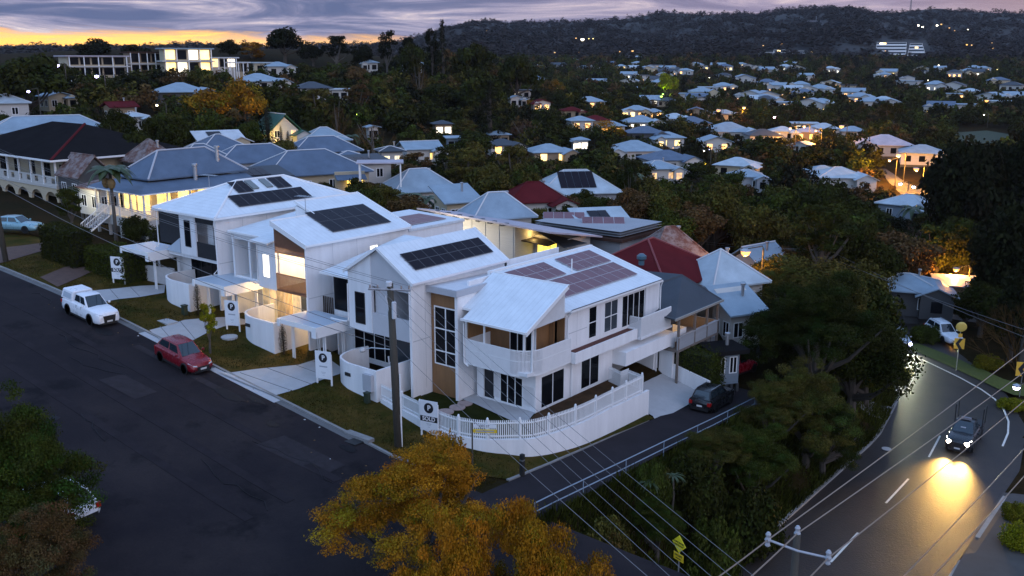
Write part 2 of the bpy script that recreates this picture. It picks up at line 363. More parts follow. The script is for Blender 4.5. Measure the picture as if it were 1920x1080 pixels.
# distant hills: a height field over azimuth and range, wooded
SKY_PX = [(-900, 88), (-300, 92), (200, 96), (600, 92), (740, 86), (790, 74), (850, 57), (915, 46), (1000, 48), (1100, 45), (1150, 41), (1200, 33), (1216, 28), (1300, 33), (1400, 31), (1440, 23), (1500, 20), (1550, 22), (1600, 31), (1650, 26), (1705, 20), (1750, 26), (1920, 30), (2400, 40), (2900, 60)]
def _noise(x, y, s):
    return np.sin(x*1.3*s+2*np.sin(y*.9*s))*.5+np.sin(y*1.7*s+1.3*np.sin(x*1.1*s+1))*.5
def hill_z(px, Z):
    t = (Z-950)/1150.
    top = CH-(math.sin(PITCH)+math.cos(PITCH)*(np.interp(px, *zip(*SKY_PX))-540)/FPX)*2100
    fx = (px-960)/FPX
    z0 = far(*(O_[None]+(cF+np.multiply.outer(fx, cR))*950)[:, :2].T) if np.ndim(px) else 0
    spur = 1+.25*np.sin(px*.011+.7)+.2*np.sin(px*.027)
    return t, top, z0, spur
def build_hills():
    pxs = np.linspace(-700, 2700, 300); Zs = np.concatenate([np.linspace(930, 2100, 60), np.linspace(2150, 3000, 8)])
    t, top, z0, spur = hill_z(pxs, 0)
    V = []
    for Z in Zs:
        u = (Z-950)/1150.
        if u <= 1: h = z0+(top-z0)*np.power(max(u, 0), 1.25*spur)+8*_noise(pxs*.02, np.full_like(pxs, Z*.012), 1.)*math.sin(math.pi*max(u, 0))
        else: h = top-(u-1)*260
        P = O_[None]+(cF+np.multiply.outer((pxs-960)/FPX, cR))*Z
        V.append(np.stack([P[:, 0], P[:, 1], h-(2.0 if u < .02 else 0)], -1))
    V = np.array(V); nZ, nP = V.shape[:2]
    i = np.arange(nZ*nP).reshape(nZ, nP); f = np.stack([i[:-1, :-1], i[:-1, 1:], i[1:, 1:], i[1:, :-1]], -1).reshape(-1, 4)
    o = np_mesh('hills', V.reshape(-1, 3), f, mat('hill_wood', (.010, .009, .008), .95, var=.4, vscale=.02)); o.data.shade_smooth()
    return V
tag(bpy.data.objects['hills'] if 'hills' in bpy.data.objects else None, kind='structure') if False else None
HV = build_hills(); tag(bpy.data.objects['hills'], kind='structure')
# ------------------------------------------------------------------ draped sheets
def drape(name, pts, m, dz=.06, step=1.5, zf=None, th=0., kind='structure', parent=None):
    """polygon (world XY list) laid over the ground as a sheet"""
    P = np.array(pts, float)[:, :2]; bd = []
    for a, b in zip(P, np.roll(P, -1, 0)):
        n = max(1, int(np.linalg.norm(b-a)/step)); bd += [a+(b-a)*k/n for k in range(n)]
    bd = np.array(bd); nb = len(bd)
    x0, y0 = P.min(0); x1, y1 = P.max(0)
    gx, gy = np.meshgrid(np.arange(x0+step*.6, x1, step), np.arange(y0+step*.6, y1, step)); q = np.stack([gx.ravel(), gy.ravel()], -1)
    ins = np.zeros(len(q), bool); j = nb-1
    for i in range(nb):
        xi, yi = bd[i]; xj, yj = bd[j]
        c = ((yi > q[:, 1]) != (yj > q[:, 1])) & (q[:, 0] < (xj-xi)*(q[:, 1]-yi)/(yj-yi+1e-12)+xi); ins ^= c; j = i
    q = q[ins]
    if len(q): q = q[np.min(((q[:, None]-bd[None])**2).sum(-1), 1) > (.35*step)**2]
    allp = np.vstack([bd, q]) if len(q) else bd
    vs, es, fs, *_r3 = delaunay_2d_cdt([Vector(p) for p in allp], [(i, (i+1) % nb) for i in range(nb)], [list(range(nb))], 1, 1e-5)
    A = np.array([tuple(v) for v in vs]); z = (zf or g)(A[:, 0], A[:, 1])+dz
    mb = MB(); mb.v = [(a[0], a[1], h) for a, h in zip(A, z)]; mb.f = [tuple(f) for f in fs]; mb.m = [0]*len(fs)
    o = mb.build(name, m, parent); 
    if kind: tag(o, kind=kind)
    return o
def gpx(pts, off=0.): return [tuple(gp(x, y, off)[:2]) for x, y in pts]
def strip(name, path, w0, w1, zf, z0, z1, m, kind='structure', step=2., parent=None):
    """kerb-like strip along an XY path between side offsets w0..w1, heights z0..z1 over zf"""
    P = [np.array(p[:2], float) for p in path]; Q = [P[0]]
    for a, b in zip(P[:-1], P[1:]):
        n = max(1, int(np.linalg.norm(b-a)/step)); Q += [a+(b-a)*k/n for k in range(1, n+1)]
    Q = np.array(Q); T = np.gradient(Q, axis=0); T /= np.linalg.norm(T, axis=1)[:, None]; Nn = np.stack([-T[:, 1], T[:, 0]], -1)
    a = Q+Nn*w0; b = Q+Nn*w1; zz = zf(Q[:, 0], Q[:, 1]); mb = MB(); n = len(Q)
    for i in range(n): mb.v += [(*a[i], zz[i]+z0), (*b[i], zz[i]+z0), (*b[i], zz[i]+z1), (*a[i], zz[i]+z1)]
    for i in range(n-1):
        k = i*4
        for p, q2 in ((0, 1), (1, 2), (2, 3), (3, 0)): mb.f.append((k+p, k+q2, k+4+q2, k+4+p)); mb.m.append(0)
    mb.f += [(3, 2, 1, 0), (4*n-4, 4*n-3, 4*n-2, 4*n-1)]; mb.m += [0, 0]
    o = mb.build(name, m, parent)
    if kind: tag(o, kind=kind)
    return o
zst2 = lambda X, Y: zst(X)
xr = np.arange(-200, -17.9, 2.); yr = np.arange(2, KERB_Y+.01, KERB_Y/9-.22)
yr = np.linspace(-4, KERB_Y, 12)
tag(grid_mesh('road', xr, yr, lambda X, Y: zst(X), ASPH), kind='structure')
strip('kerb', [(-200, KERB_Y), (-41, KERB_Y), (-38, KERB_Y-.15), (-35.5, KERB_Y+.1)], 0, .18, zst2, -.2, .12, CONCD)
strip('gutter', [(-200, KERB_Y), (-41, KERB_Y)], -.42, 0, zst2, -.1, .008, mat('gutter_concrete', (.12, .12, .12), .9, var=.25, vscale=1.))
GUTL = mat('new_gutter_concrete', (.40, .41, .43), .85, var=.08)
def kx(px, py): return float(np.interp(0, [0], [0])) 
for (a, b) in (((268, 622), (312, 652)), ((404, 694), (512, 757))):
    A = atz(*a, zst(-65 if a[0] < 300 else -54)); B = atz(*b, zst(-62 if a[0] < 300 else -48))
    strip('driveway_apron', [(A[0], KERB_Y), (B[0], KERB_Y)], -.52, .16, zst2, -.1, .014 if 0 else .135*0+.02, GUTL)
# side lane beside the corner house, with its concrete edge
lane = [(-31.1, 33), (-31.1, 44), (-31.2, 56), (-31.2, 66), (-27.4, 66), (-27.3, 50), (-27.0, 40), (-26.6, 33)]
drape('lane', lane, mat('lane_asphalt', (.026, .022, .025), .95, var=.25, vscale=.6, bump=.3, bscale=10, spec=.08), .02, 1.2)
strip('lane_edge', [(-31.15, 38.5), (-31.15, 45), (-31.25, 54)], 0, .22, lambda X, Y: g(X+.5, Y), -.2, .08, CONCD)
# the main road down the bank
yb = np.array([20, 40, 60, 74, 80, 84, 88, 92, 96, 100, 106, 112, 120, 130.])
rc = [(bankx(y), y) for y in yb]
mb = MB()
yy = np.arange(18, 135, 1.5); xxr = np.linspace(0, 10.3, 9)
tag(grid_mesh('main_road', np.array([0.]), np.array([0., 1]), lambda X, Y: X*0, ASPHW), kind='structure') if 0 else None
V = np.array([[(bankx(y)+w, y, -7.5+.05*math.sin(math.pi*w/10.3)) for w in xxr] for y in yy]); i = np.arange(V.shape[0]*V.shape[1]).reshape(V.shape[:2])
o = np_mesh('main_road', V.reshape(-1, 3), np.stack([i[:-1, :-1], i[:-1, 1:], i[1:, 1:], i[1:, :-1]], -1).reshape(-1, 4), ASPHW); tag(o, kind='structure')
zr = lambda X, Y: np.full_like(np.asarray(X, float), -7.5)
strip('main_road_kerb', [(bankx(y), y) for y in np.arange(30, 100, 3)], -.05, .22, zr, -.2, .13, CONCD)
strip('main_road_kerb', [(bankx(y)+10.3, y) for y in list(np.arange(44, 59, 1.5))], -.38, .0, zr, -.2, .15, mat('pale_kerb', (.30, .28, .25), .9, var=.2, vscale=2.))
strip('main_road_kerb', [(bankx(y)+10.3, y) for y in list(np.arange(61.2, 70, 1.5))], -.38, .0, zr, -.2, .15, mat('pale_kerb', (.30, .28, .25)))
LINE = mat('line_paint', (.62, .60, .55), .7, var=.2, vscale=3)
for (y0, y1) in ((52.5, 57.2), (62.6, 67.6), (72.6, 77.6)): strip('lane_line', [(bankx(y0)+4.3, y0), (bankx(y1)+4.3, y1)], -.07, .07, zr, .03, .056, LINE)
ep = [gp(x, y, .06) for x, y in ((1716, 668), (1750, 684), (1800, 708), (1840, 730), (1865, 748), (1882, 768), (1891, 790), (1890, 812), (1880, 836))]
strip('edge_line', ep, -.07, .07, zr, .03, .075, LINE)
# verge between street and houses, yards and driveways
vx = np.arange(-128, -30.9, 1.4)
def vergef(X, Y): return g(X, Y)
drape('verge', [(-130, KERB_Y+.18), (-39, KERB_Y+.18), (-35.3, KERB_Y+.3), (-31.2, 38.6), (-31.2, 54.5), (-32.4, 54.5), (-32.2, 43.4), (-34.5, 41.6), (-38, 41), (-44, 44), (-130, 44)], GRASS, .07, 1.4)
# ------------------------------------------------------------------ building helpers
def cells(a0, a1, b0, b1, ops):
    A = sorted({a0, a1}|{min(max(v, a0), a1) for o in ops for v in o[:2]}); B = sorted({b0, b1}|{min(max(v, b0), b1) for o in ops for v in o[2:]})
    out = []
    for i in range(len(A)-1):
        run = None
        for j in range(len(B)-1):
            ca, cb = (A[i]+A[i+1])/2, (B[j]+B[j+1])/2
            hole = any(o[0] < ca < o[1] and o[2] < cb < o[3] for o in ops)
            if hole:
                if run: out.append((A[i], A[i+1], *run)); run = None
            else: run = (run[0], B[j+1]) if run else (B[j], B[j+1])
        if run: out.append((A[i], A[i+1], *run))
    return out
def wallX(mb, x0, x1, y0, y1, z0, z1, ops=()):
    for a, b, c, d in cells(y0, y1, z0, z1, ops): mb.box(x0, x1, a, b, c, d)
    return mb
def wallY(mb, y0, y1, x0, x1, z0, z1, ops=()):
    for a, b, c, d in cells(x0, x1, z0, z1, ops): mb.box(a, b, y0, y1, c, d)
    return mb
def window(par, ax, p, a0, a1, z0, z1, s=1, na=1, nz=1, fm=None, gm=None, name='window', w=.06, hz=None, local=False, pane='pane'):
    fm = fm or TRIM; gm = gm or GLASS; mb = MB(); d0, d1 = p-s*.05, p+s*.03
    def B(m, a, b, c, d, u, v): m.box(u, v, a, b, c, d) if ax == 'X' else m.box(a, b, u, v, c, d)
    for a, b, c, d in ((a0, a0+w, z0, z1), (a1-w, a1, z0, z1), (a0+w, a1-w, z0, z0+w), (a0+w, a1-w, z1-w, z1)): B(mb, a, b, c, d, d0, d1)
    zs_ = [z0+(z1-z0)*k/nz for k in range(1, nz)] if hz is None else hz
    aa = [a0+w]+[a0+(a1-a0)*k/na for k in range(1, na)]+[a1-w]
    for k in range(1, na): B(mb, aa[k]-w/2, aa[k]+w/2, z0+w, z1-w, d0, d1)
    for z in zs_:
        for k in range(na): B(mb, aa[k]+(w/2 if k else 0), aa[k+1]-(w/2 if k < na-1 else 0), z-w/2, z+w/2, d0, d1)
    o = mb.build(name, fm, par, local=local)
    m2 = MB(); B(m2, a0+w*.5, a1-w*.5, z0+w*.5, z1-w*.5, p-s*.03, p+s*.008); m2.build(pane, gm, o, local=local)
    return o
def battens(mb, path, z0, z1, gap=.095, w=.045, d=.03, top=None):
    """vertical slats along an XY path"""
    P = [np.array(q, float) for q in path]; acc = 0
    for a, b in zip(P[:-1], P[1:]):
        L = np.linalg.norm(b-a); t = (b-a)/L; n = np.array([-t[1], t[0]]); s = acc
        while s < L:
            c = a+t*s; zt = z1(c) if callable(z1) else z1; zb = z0(c) if callable(z0) else z0
            q = [(c+t*u*w/2+n*v*d/2) for u, v in ((-1, -1), (1, -1), (1, 1), (-1, 1))]
            mb.hexa([(*k, zb) for k in q], [(*k, zt) for k in q]); s += gap
        acc = s-L
    return mb
def ribbon(mb, path, th, z0, z1):
    """thin upright wall following an XY path (thickness to the left)"""
    Q = np.array(path, float); T = np.gradient(Q, axis=0); T /= np.linalg.norm(T, axis=1)[:, None]; Nn = np.stack([-T[:, 1], T[:, 0]], -1)*th
    zb = [z0(q) if callable(z0) else z0 for q in Q]; zt = [z1(q) if callable(z1) else z1 for q in Q]; n = len(Q); vs = []; fs = []
    for i in range(n): vs += [(*Q[i], zb[i]), (*(Q[i]+Nn[i]), zb[i]), (*(Q[i]+Nn[i]), zt[i]), (*Q[i], zt[i])]
    for i in range(n-1):
        k = i*4
        for p, q in ((0, 1), (1, 2), (2, 3), (3, 0)): fs.append((k+p, k+q, k+4+q, k+4+p))
    fs += [(3, 2, 1, 0), (4*n-4, 4*n-3, 4*n-2, 4*n-1)]
    return mb.add(vs, fs)
def arc(cx, cy, r, a0, a1, n=8): return [(cx+r*math.cos(R_(a0+(a1-a0)*k/n)), cy+r*math.sin(R_(a0+(a1-a0)*k/n))) for k in range(n+1)]
def smooth_path(pts, n=5):
    P = [np.array(p, float) for p in pts]; P = [2*P[0]-P[1]]+P+[2*P[-1]-P[-2]]; out = []
    for i in range(1, len(P)-2):
        for k in range(n):
            t = k/n; a, b, c, d = P[i-1:i+3]; out.append(tuple(.5*((2*b)+(c-a)*t+(2*a-5*b+4*c-d)*t*t+(3*b-a-3*c+d)*t**3)))
    return out+[tuple(P[-2])]
def panels(par, o, u, v, nu, nv, su, sv, m, n=None, gap=.02, lift=.09, skip=()):
    """solar panels: origin o, unit vectors u and v in the roof plane, nu x nv panels of su x sv metres"""
    o, u, v = Vector(o), Vector(u).normalized(), Vector(v).normalized(); nn = u.cross(v).normalized()
    if nn.z < 0: nn = -nn
    for i in range(nu):
        for j in range(nv):
            if (i, j) in skip: continue
            c = o+u*(i*(su+gap))+v*(j*(sv+gap))
            q = [c, c+u*su, c+u*su+v*sv, c+v*sv]; mb = MB()
            mb.mi = 1; mb.hexa([tuple(p+nn*(lift-.04)) for p in q], [tuple(p+nn*lift) for p in q])
            k = .025; c2 = c+u*k+v*k; q2 = [c2, c2+u*(su-2*k), c2+u*(su-2*k)+v*(sv-2*k), c2+v*(sv-2*k)]
            mb.mi = 0; mb.hexa([tuple(p+nn*(lift-.01)) for p in q2], [tuple(p+nn*(lift+.004)) for p in q2])
            mb.build('solar_panel', [m, PFRAMEL if m is PANELL else PFRAME], par)
    mb = MB(); L = nu*(su+gap)
    for f in (.25, .75):
        for j in range(nv):
            a = o+v*((j+f)*sv+j*gap)+nn*.03; mb.tube([tuple(a-u*.12), tuple(a+u*(L+.1))], .022, 4)
    mb.build('mounting_rail', STEEL, par)
def antenna(par, x, y, z, h=1.6, rz=.5):
    mb = MB(); mb.tube([(x, y, z), (x, y, z+h)], .025, 5); mb.box(x-.2, x+.2, y-.03, y+.03, z, z+.03)
    d = (math.cos(rz), math.sin(rz)); e = (-d[1], d[0])
    mb.tube([(x-d[0]*.75, y-d[1]*.75, z+h), (x+d[0]*.9, y+d[1]*.9, z+h)], .018, 4)
    for k in (-.7, -.45, -.2, .1, .4, .65, .85):
        l = .42-.2*(k > 0)*k; mb.tube([(x+d[0]*k-e[0]*l, y+d[1]*k-e[1]*l, z+h), (x+d[0]*k+e[0]*l, y+d[1]*k+e[1]*l, z+h)], .012, 4)
    return mb.build('antenna', STEEL, par)
def pipe(par, pts, r=.05, m=None): return MB().tube(pts, r, 7).build('downpipe', m or TRIM, par)
def point_light(par, name, p, col, w, r=.15):
    l = bpy.data.lights.new(name, 'POINT'); l.energy = w; l.color = col; l.shadow_soft_size = r
    o = bpy.data.objects.new(name, l); COL.objects.link(o); o.parent = par
    o.location = WM[par.name].inverted() @ Vector(p); return o
def carport(par, x0, x1, y0, y1, z, post_g, drop=.72):
    """flat canopy, deep fascia on the right-hand side, paired posts; x0 left, x1 right, y0 front"""
    mb = MB(); mb.hexa([(x0, y0, z-.14), (x1, y0, z-.14), (x1, y1, z-.14), (x0, y1, z-.14)], [(x0, y0, z), (x1, y0, z), (x1, y1, z), (x0, y1, z)])
    mb.box(x0, x1+.06, y0-.06, y0, z-.30, z+.05); mb.box(x0-.06, x0, y0-.06, y1, z-.30, z+.05)
    mb.box(x1, x1+.06, y0, y1, z-drop, z+.05); mb.box(x1-.4, x1+.06, y0-.12, y0-.06, z-drop, z+.05); mb.box(x0-.06, x0+.2, y0-.12, y0-.06, z-.5, z+.05)
    c = mb.build('canopy', TRIM, par)
    MB().box(x0+.06, x1-.06, y0+.06, y1-.1, z+.003, z+.03).build('roof_sheet', mat('canopy_roof', (.42, .50, .58), .4, var=.06, vscale=.6), c)
    for (px, py, gz_) in post_g:
        mb = MB(); mb.box(px-.14, px-.06, py-.04, py+.04, gz_, z-.14); mb.box(px+.06, px+.14, py-.04, py+.04, gz_, z-.14); mb.build('post', TRIM, par)
def court_wall(par, cx, cy, ztop, sid=True):
    rel = [(0, 3.4), (0, 1.6), (0, .02), (-.02, 0), (-1.5, 0), (-2.9, .05), (-4.1, .5), (-4.68, 1.2), (-4.95, 2.35), (-4.7, 3.6)]
    p1 = [(cx+a, cy+b) for a, b in rel[:3]]; p2 = smooth_path([(cx+a, cy+b) for a, b in rel[3:]], 5)
    mb = MB(); gb = lambda q: gz(q[0], q[1])-.25
    ribbon(mb, p2, -.16, gb, ztop); ribbon(mb, [(p[0], p[1]) for p in p1], -.16, gb, ztop-.002)
    return mb.build('courtyard_wall', WHITE, par)
GABLEP = .61
# ================================================================== corner townhouse (4)
H4 = thing('townhouse', 'white corner townhouse with slatted curved balcony and pale gridded solar panels', 'house', (-37.8, 52, 0), 0, 'new white townhouses in a row')
xr4, xl4 = -34.83, -40.78
mb = MB()
ops = [(46.24, 48.81, .03, 2.22), (50.74, 52.94, .08, 2.27), (51.55, 52.52, 3.5, 5.73), (53.45, 55.18, 3.49, 5.7), (55.72, 58.8, 3.35, 5.71), (54.66, 60.9, -3, 1.0), (45.72, 48.9, 3.12, 5.72), (58.8, 60.7, 3.35, 5.71)]
wallX(mb, xr4-.18, xr4, 45.7, 61.0, -2.6, 6.02, ops)                      # right side wall
wallY(mb, 45.72, 45.9, -39.8, xr4-.18, -.4, 2.75, [(-37.78, -35.87, .03, 2.03), (-39.2, -38.3, .02, 2.1)])       # front, ground floor
mb.box(xl4, xl4+.18, 45.9, 61, -2, 7.72); mb.box(xl4, xr4-.18, 60.8, 61, -2.4, 6.0)
mb.box(-39.8, -39.62, 45.9, 49, -.4, 5.9)
mb.add([(xl4, 60.99, 6), (xr4-.19, 60.99, 6), (xl4, 60.99, 7.72), (xl4, 60.82, 6), (xr4-.19, 60.82, 6), (xl4, 60.82, 7.72)], [(0, 1, 2), (3, 5, 4), (0, 2, 5, 3), (1, 4, 5, 2), (0, 3, 4, 1)])
wall4 = mb.build('wall', WHITE, H4)
MB().box(xl4+.2, xr4-.2, 49.1, 60.7, 3.05, 3.2).build('floor', mat('interior_dark', (.05, .045, .04), .9), H4)
# recess behind the balcony: brown lining
mb = MB(); mb.box(-39.6, -38.0, 46.9, 47.0, 3.1, 5.95); mb.box(-35.9, -35.5, 48.5, 48.6, 3.1, 5.9); mb.box(-39.62, -39.5, 44.6, 46.9, 4.3, 5.7); mb.box(-35.5, -34.9, 48.85, 48.95, 3.1, 5.9); mb.box(-36.0, -35.9, 47.0, 48.5, 3.1, 5.9)
mb.box(-39.6, -35.9, 47.02, 47.1, 3.1, 6.2)
mb.build('balcony_lining', BROWN, H4)
window(H4, 'Y', 46.99, -38.0, -36.0, 3.14, 5.7, -1, 3, 1, gm=GLASS, name='sliding_door')
MB().box(-39.6, -34.5, 44.4, 48.9, 2.72, 2.95).build('balcony_floor', WHITE2, H4)
bal = [(-39.62, 46.2), (-39.62, 44.32), (-35.8, 44.3)]+arc(-35.8, 45.75, 1.45, -88, 0, 10)+[(-34.35, 48.85)]
mb = MB(); battens(mb, bal, 2.72, 4.28, .085, .05, .03); bo = mb.build('balustrade', BATTEN, H4)
mb = MB(); ribbon(mb, bal, .05, 4.28, 4.33); ribbon(mb, bal, .06, 2.62, 2.76); ribbon(mb, bal, -.02, 3.6, 3.64); mb.build('rail', TRIM, bo)
mb = MB(); ribbon(mb, bal[:3], .03, 2.76, 4.27); mb.build('balustrade_backing', WHITE2, bo)
mb = MB(); ribbon(mb, bal[-2:], .03, 2.76, 4.27); mb.build('balustrade_backing', WHITE2, bo)
for (x, y) in ((-35.05, 44.75), (-34.5, 44.9), (-38.0, 44.4), (-39.55, 44.4)): MB().box(x-.05, x+.05, y-.05, y+.05, 2.9, 5.85).build('post', TRIM, H4)
k = .507; pl = lambda x, y, d=0: (x, y, 5.82+(y-44.0)*k+d)
# roofs
mb = MB(); mb.slab([pl(-39.45, 43.95), pl(-34.25, 43.95), pl(-34.25, 48.2), pl(-40.46, 48.2), pl(-40.6, 44.85), pl(-39.45, 44.85)], .08)
rb = mb.build('roof', ROOFX, H4)
mb = MB(); mb.prism([pl(-34.25, 43.9, .05), pl(-34.25, 48.28, .05), pl(-34.25, 48.28, -.24), pl(-34.25, 43.9, -.24)], (.09, 0, 0)); mb.prism([pl(-34.16, 48.2, .06), pl(-40.5, 48.2, .06), pl(-40.5, 48.2, -.1), pl(-34.16, 48.2, -.1)], (0, .12, 0)); mb.build('barge_board', TRIM, rb)
mb = MB(); mb.box(-39.55, -34.25, 43.83, 43.95, 5.66, 5.8); mb.box(-40.65, -39.5, 44.72, 44.85, 6.1, 6.24); mb.build('gutter', TRIM, rb)
mb = MB(); battens(mb, [(-34.36, 45.0), (-34.36, 48.1)], lambda c: 5.8+(c[1]-45)*.02, lambda c: 5.78+(c[1]-44)*k-.1, .085, .05, .03); mb.build('gable_screen', BATTEN, H4)
MB().add([(-34.4, 44.9, 5.74), (-34.4, 48.15, 5.85), (-34.4, 48.15, 7.75), (-34.4, 44.95, 6.1), (-34.46, 44.9, 5.74), (-34.46, 48.15, 5.85), (-34.46, 48.15, 7.75), (-34.46, 44.95, 6.1)], [(0, 1, 2, 3), (7, 6, 5, 4), (0, 4, 5, 1), (1, 5, 6, 2), (2, 6, 7, 3), (3, 7, 4, 0)]).build('gable_wall', WHITE2, H4)
sr = (7.86-6.12)/(40.78-34.5); pr4 = lambda x, y, d=0: (x, y, 6.12+(-34.5-x)*sr+d)
mb = MB(); mb.slab([pr4(-34.5, 48.3), pr4(-34.5, 60.5), pr4(xl4, 60.5), pr4(xl4, 48.3)], .1); rm = mb.build('roof', ROOFW, H4)
mb = MB(); mb.prism([pr4(-34.5, 60.5, .06), pr4(xl4-.1, 60.5, .06), pr4(xl4-.1, 60.5, -.2), pr4(-34.5, 60.5, -.2)], (0, .14, 0)); mb.box(xl4-.16, xl4+.05, 48.2, 60.6, 7.5, 7.98); mb.build('parapet_cap', TRIM, rm)
mb = MB(); mb.box(-34.5, -34.36, 48.95, 60.6, 5.98, 6.12); mb.build('gutter', TRIM, rm); MB().box(-34.49, -34.37, 49, 60.55, 6.121, 6.135).build('gutter_shade_strip', DARKT, rm)  # dark strip on the gutter top stands in for shade inside it
MB().box(-34.8, -34.5, 48.95, 60.6, 5.88, 5.98).build('eave_lining', WHITE2, rm)
uy, ux = (0, 1, 0), (-1, 0, sr)
panels(rm, pr4(-35.85, 49.3), uy, ux, 9, 2, 1.10, 1.12, PANELL, skip=())
panels(rm, pr4(-38.25, 49.2), uy, ux, 4, 2, 1.10, 1.05, PANELL)
panels(rm, pr4(-38.25, 55.0), uy, ux, 4, 2, 1.10, 1.05, PANELL)
MB().tube([pr4(-38.3, 54.4), pr4(-38.3, 54.4, 1.0)], .05, 6).build('vent_pipe', TRIM, rm)
# windows on the right side
window(H4, 'X', xr4, 46.24, 48.81, .03, 2.22, 1, 2, 1, name='sliding_door'); window(H4, 'X', xr4, 50.74, 52.94, .08, 2.27, 1, 2, 1, name='sliding_door')
window(H4, 'X', xr4, 51.55, 52.52, 3.5, 5.73, 1, 1, 2); window(H4, 'X', xr4, 53.45, 55.18, 3.49, 5.7, 1, 2, 2, gm=GLASSG); window(H4, 'X', xr4, 55.72, 58.8, 3.35, 5.71, 1, 4, 1)
window(H4, 'Y', 45.72, -37.78, -35.87, .03, 2.03, -1, 3, 1, name='sliding_door')
MB().box(-39.2, -38.3, 45.8, 45.86, .02, 2.1).build('door', SCREEN, H4)
mb = MB(); battens(mb, [(-38.25, 45.66), (-37.85, 45.66)], .3, 2.0, .09, .05, .03); mb.build('wall_battens', BATTEN, H4); mb = MB(); battens(mb, [(-35.75, 45.66), (-34.9, 45.66)], .3, 1.6, .09, .05, .03); mb.build('wall_battens', BATTEN, H4)
MB().box(-36.4, -34.85, 59.0, 60.8, 3.2, 5.9).build('room_wall', WHITE2, H4)
# planter terrace and rear balcony on the right side
mb = MB(); mb.box(xr4, -34.0, 48.9, 56.6, 2.55, 2.75); mb.box(-34.1, -34.0, 48.9, 56.6, 2.75, 3.3); mb.box(xr4, -34.1, 56.5, 56.6, 2.75, 3.3); mb.box(xr4, -34.1, 48.9, 49.0, 2.75, 3.3); mb.build('planter', WHITE, H4)
MB().box(xr4+.01, -34.1, 49.0, 56.5, 2.9, 3.2).build('planter_soil', mat('red_mulch', (.10, .03, .02), .95, var=.4, vscale=8), H4)
mb = MB(); mb.box(xr4, -33.75, 56.7, 61.2, 2.45, 2.62); mb.box(xr4, -32.9, 57.0, 61.5, .95, 2.0) if 0 else None; fl = mb.build('balcony_floor', WHITE2, H4)
mb = MB(); battens(mb, [(xr4+.1, 56.72), (-33.8, 56.72), (-33.8, 61.0)], 2.5, 4.05, .085, .05, .03); bo2 = mb.build('balustrade', BATTEN, H4)
mb = MB(); ribbon(mb, [(xr4+.1, 56.72), (-33.82, 56.72)], .05, 4.05, 4.1); ribbon(mb, [(-33.8, 56.7), (-33.8, 61.0)], .05, 4.05, 4.1); ribbon(mb, [(-33.83, 56.75), (-33.83, 61.0)], .02, 2.52, 4.03); mb.build('rail', TRIM, bo2)
mb = MB(); mb.box(xr4, -33.7, 54.66, 61.6, 1.0, 2.0); mb.box(xr4, -33.7, 61.3, 61.6, -2.8, 1.0); mb.box(-39, xr4-.2, 61.3, 61.5, -2.8, 1); mb.build('garage_lintel', WHITE, H4)
mb = MB(); mb.box(-40, -39.9, 54.7, 61.2, -2.6, 1.0); mb.box(-39.9, xr4-.2, 54.5, 54.64, -2.6, 1.0); mb.box(-39.9, xr4-.2, 54.7, 61.2, .9, .98); mb.build('garage_lining', WHITE2, H4)
mb = MB(); mb.box(xr4+.05, -33.75, 61.62, 63.2, 1.3, 1.42); ribbon(mb, [(xr4, 63.2), (-33.75, 63.2), (-33.75, 61.6)], .1, 1.2, 2.0); mb.build('terrace_end', WHITE, H4)
pipe(H4, [(-34.4, 48.95, 6.0), (-34.62, 48.98, 5.75), (-34.72, 49.0, 5.5), (-34.72, 49.0, 3.3)]); pipe(H4, [(-34.7, 49.5, 2.5), (-34.7, 49.5, .0)]); pipe(H4, [(-39.6, 43.95, 5.75), (-39.6, 44.2, 5.4), (-39.62, 44.25, 2.7), (-39.3, 44.3, 2.5)]); pipe(H4, [(-34.42, 60.7, 6.0), (-34.7, 60.9, 5.5), (-34.7, 60.95, 2.1)], .045)
# stair link between the corner house and its neighbour: fin wall, brown panels, tall window
mb = MB(); mb.box(-40.45, -40.2, 44.3, 46.9, -.4, 7.0); mb.box(-42.85, -40.85, 44.75, 44.9, -.4, 7.0); mb.box(-42.85, xl4-.02, 45, 58.0, 3, 6.6); mb.box(-40.2, -39.82, 46.7, 46.9, -.3, 6.3)
mb.build('stair_wall', WHITE, H4)
mb = MB(); mb.box(-42.83, -40.47, 44.58, 44.74, -.2, 1.95); mb.box(-42.83, -40.47, 44.58, 44.74, 6.05, 7.0); mb.box(-42.83, -42.6, 44.58, 44.74, 1.95, 6.05); mb.build('timber_panel', BROWN, H4)
window(H4, 'Y', 44.6, -42.58, -40.5, 1.97, 6.03, -1, 2, 3, w=.09, hz=[2.95, 4.5])
mb = MB(); mb.box(-42.95, -40.1, 44.1, 44.25, 7.02, 7.45); mb.box(-40.25, -40.1, 44.25, 47.4, 7.02, 7.45); mb.build('parapet', mat('grey_parapet', (.42, .43, .46), .6, var=.05), H4)
mb = MB(); mb.slab([(-42.84, 44.26, 7.4), (-40.26, 44.26, 7.4), (-40.26, 47.4, 7.4), (-40.9, 47.5, 7.4), (-40.9, 58, 6.95), (-42.84, 58, 6.95)], .1); mb.build('roof', mat('pale_flat_roof', (.60, .60, .62), .6, var=.06), H4)
window(H4, 'X', -39.8, 45.3, 46.5, 3.3, 5.7, 1, 1, 1, fm=BLACK)
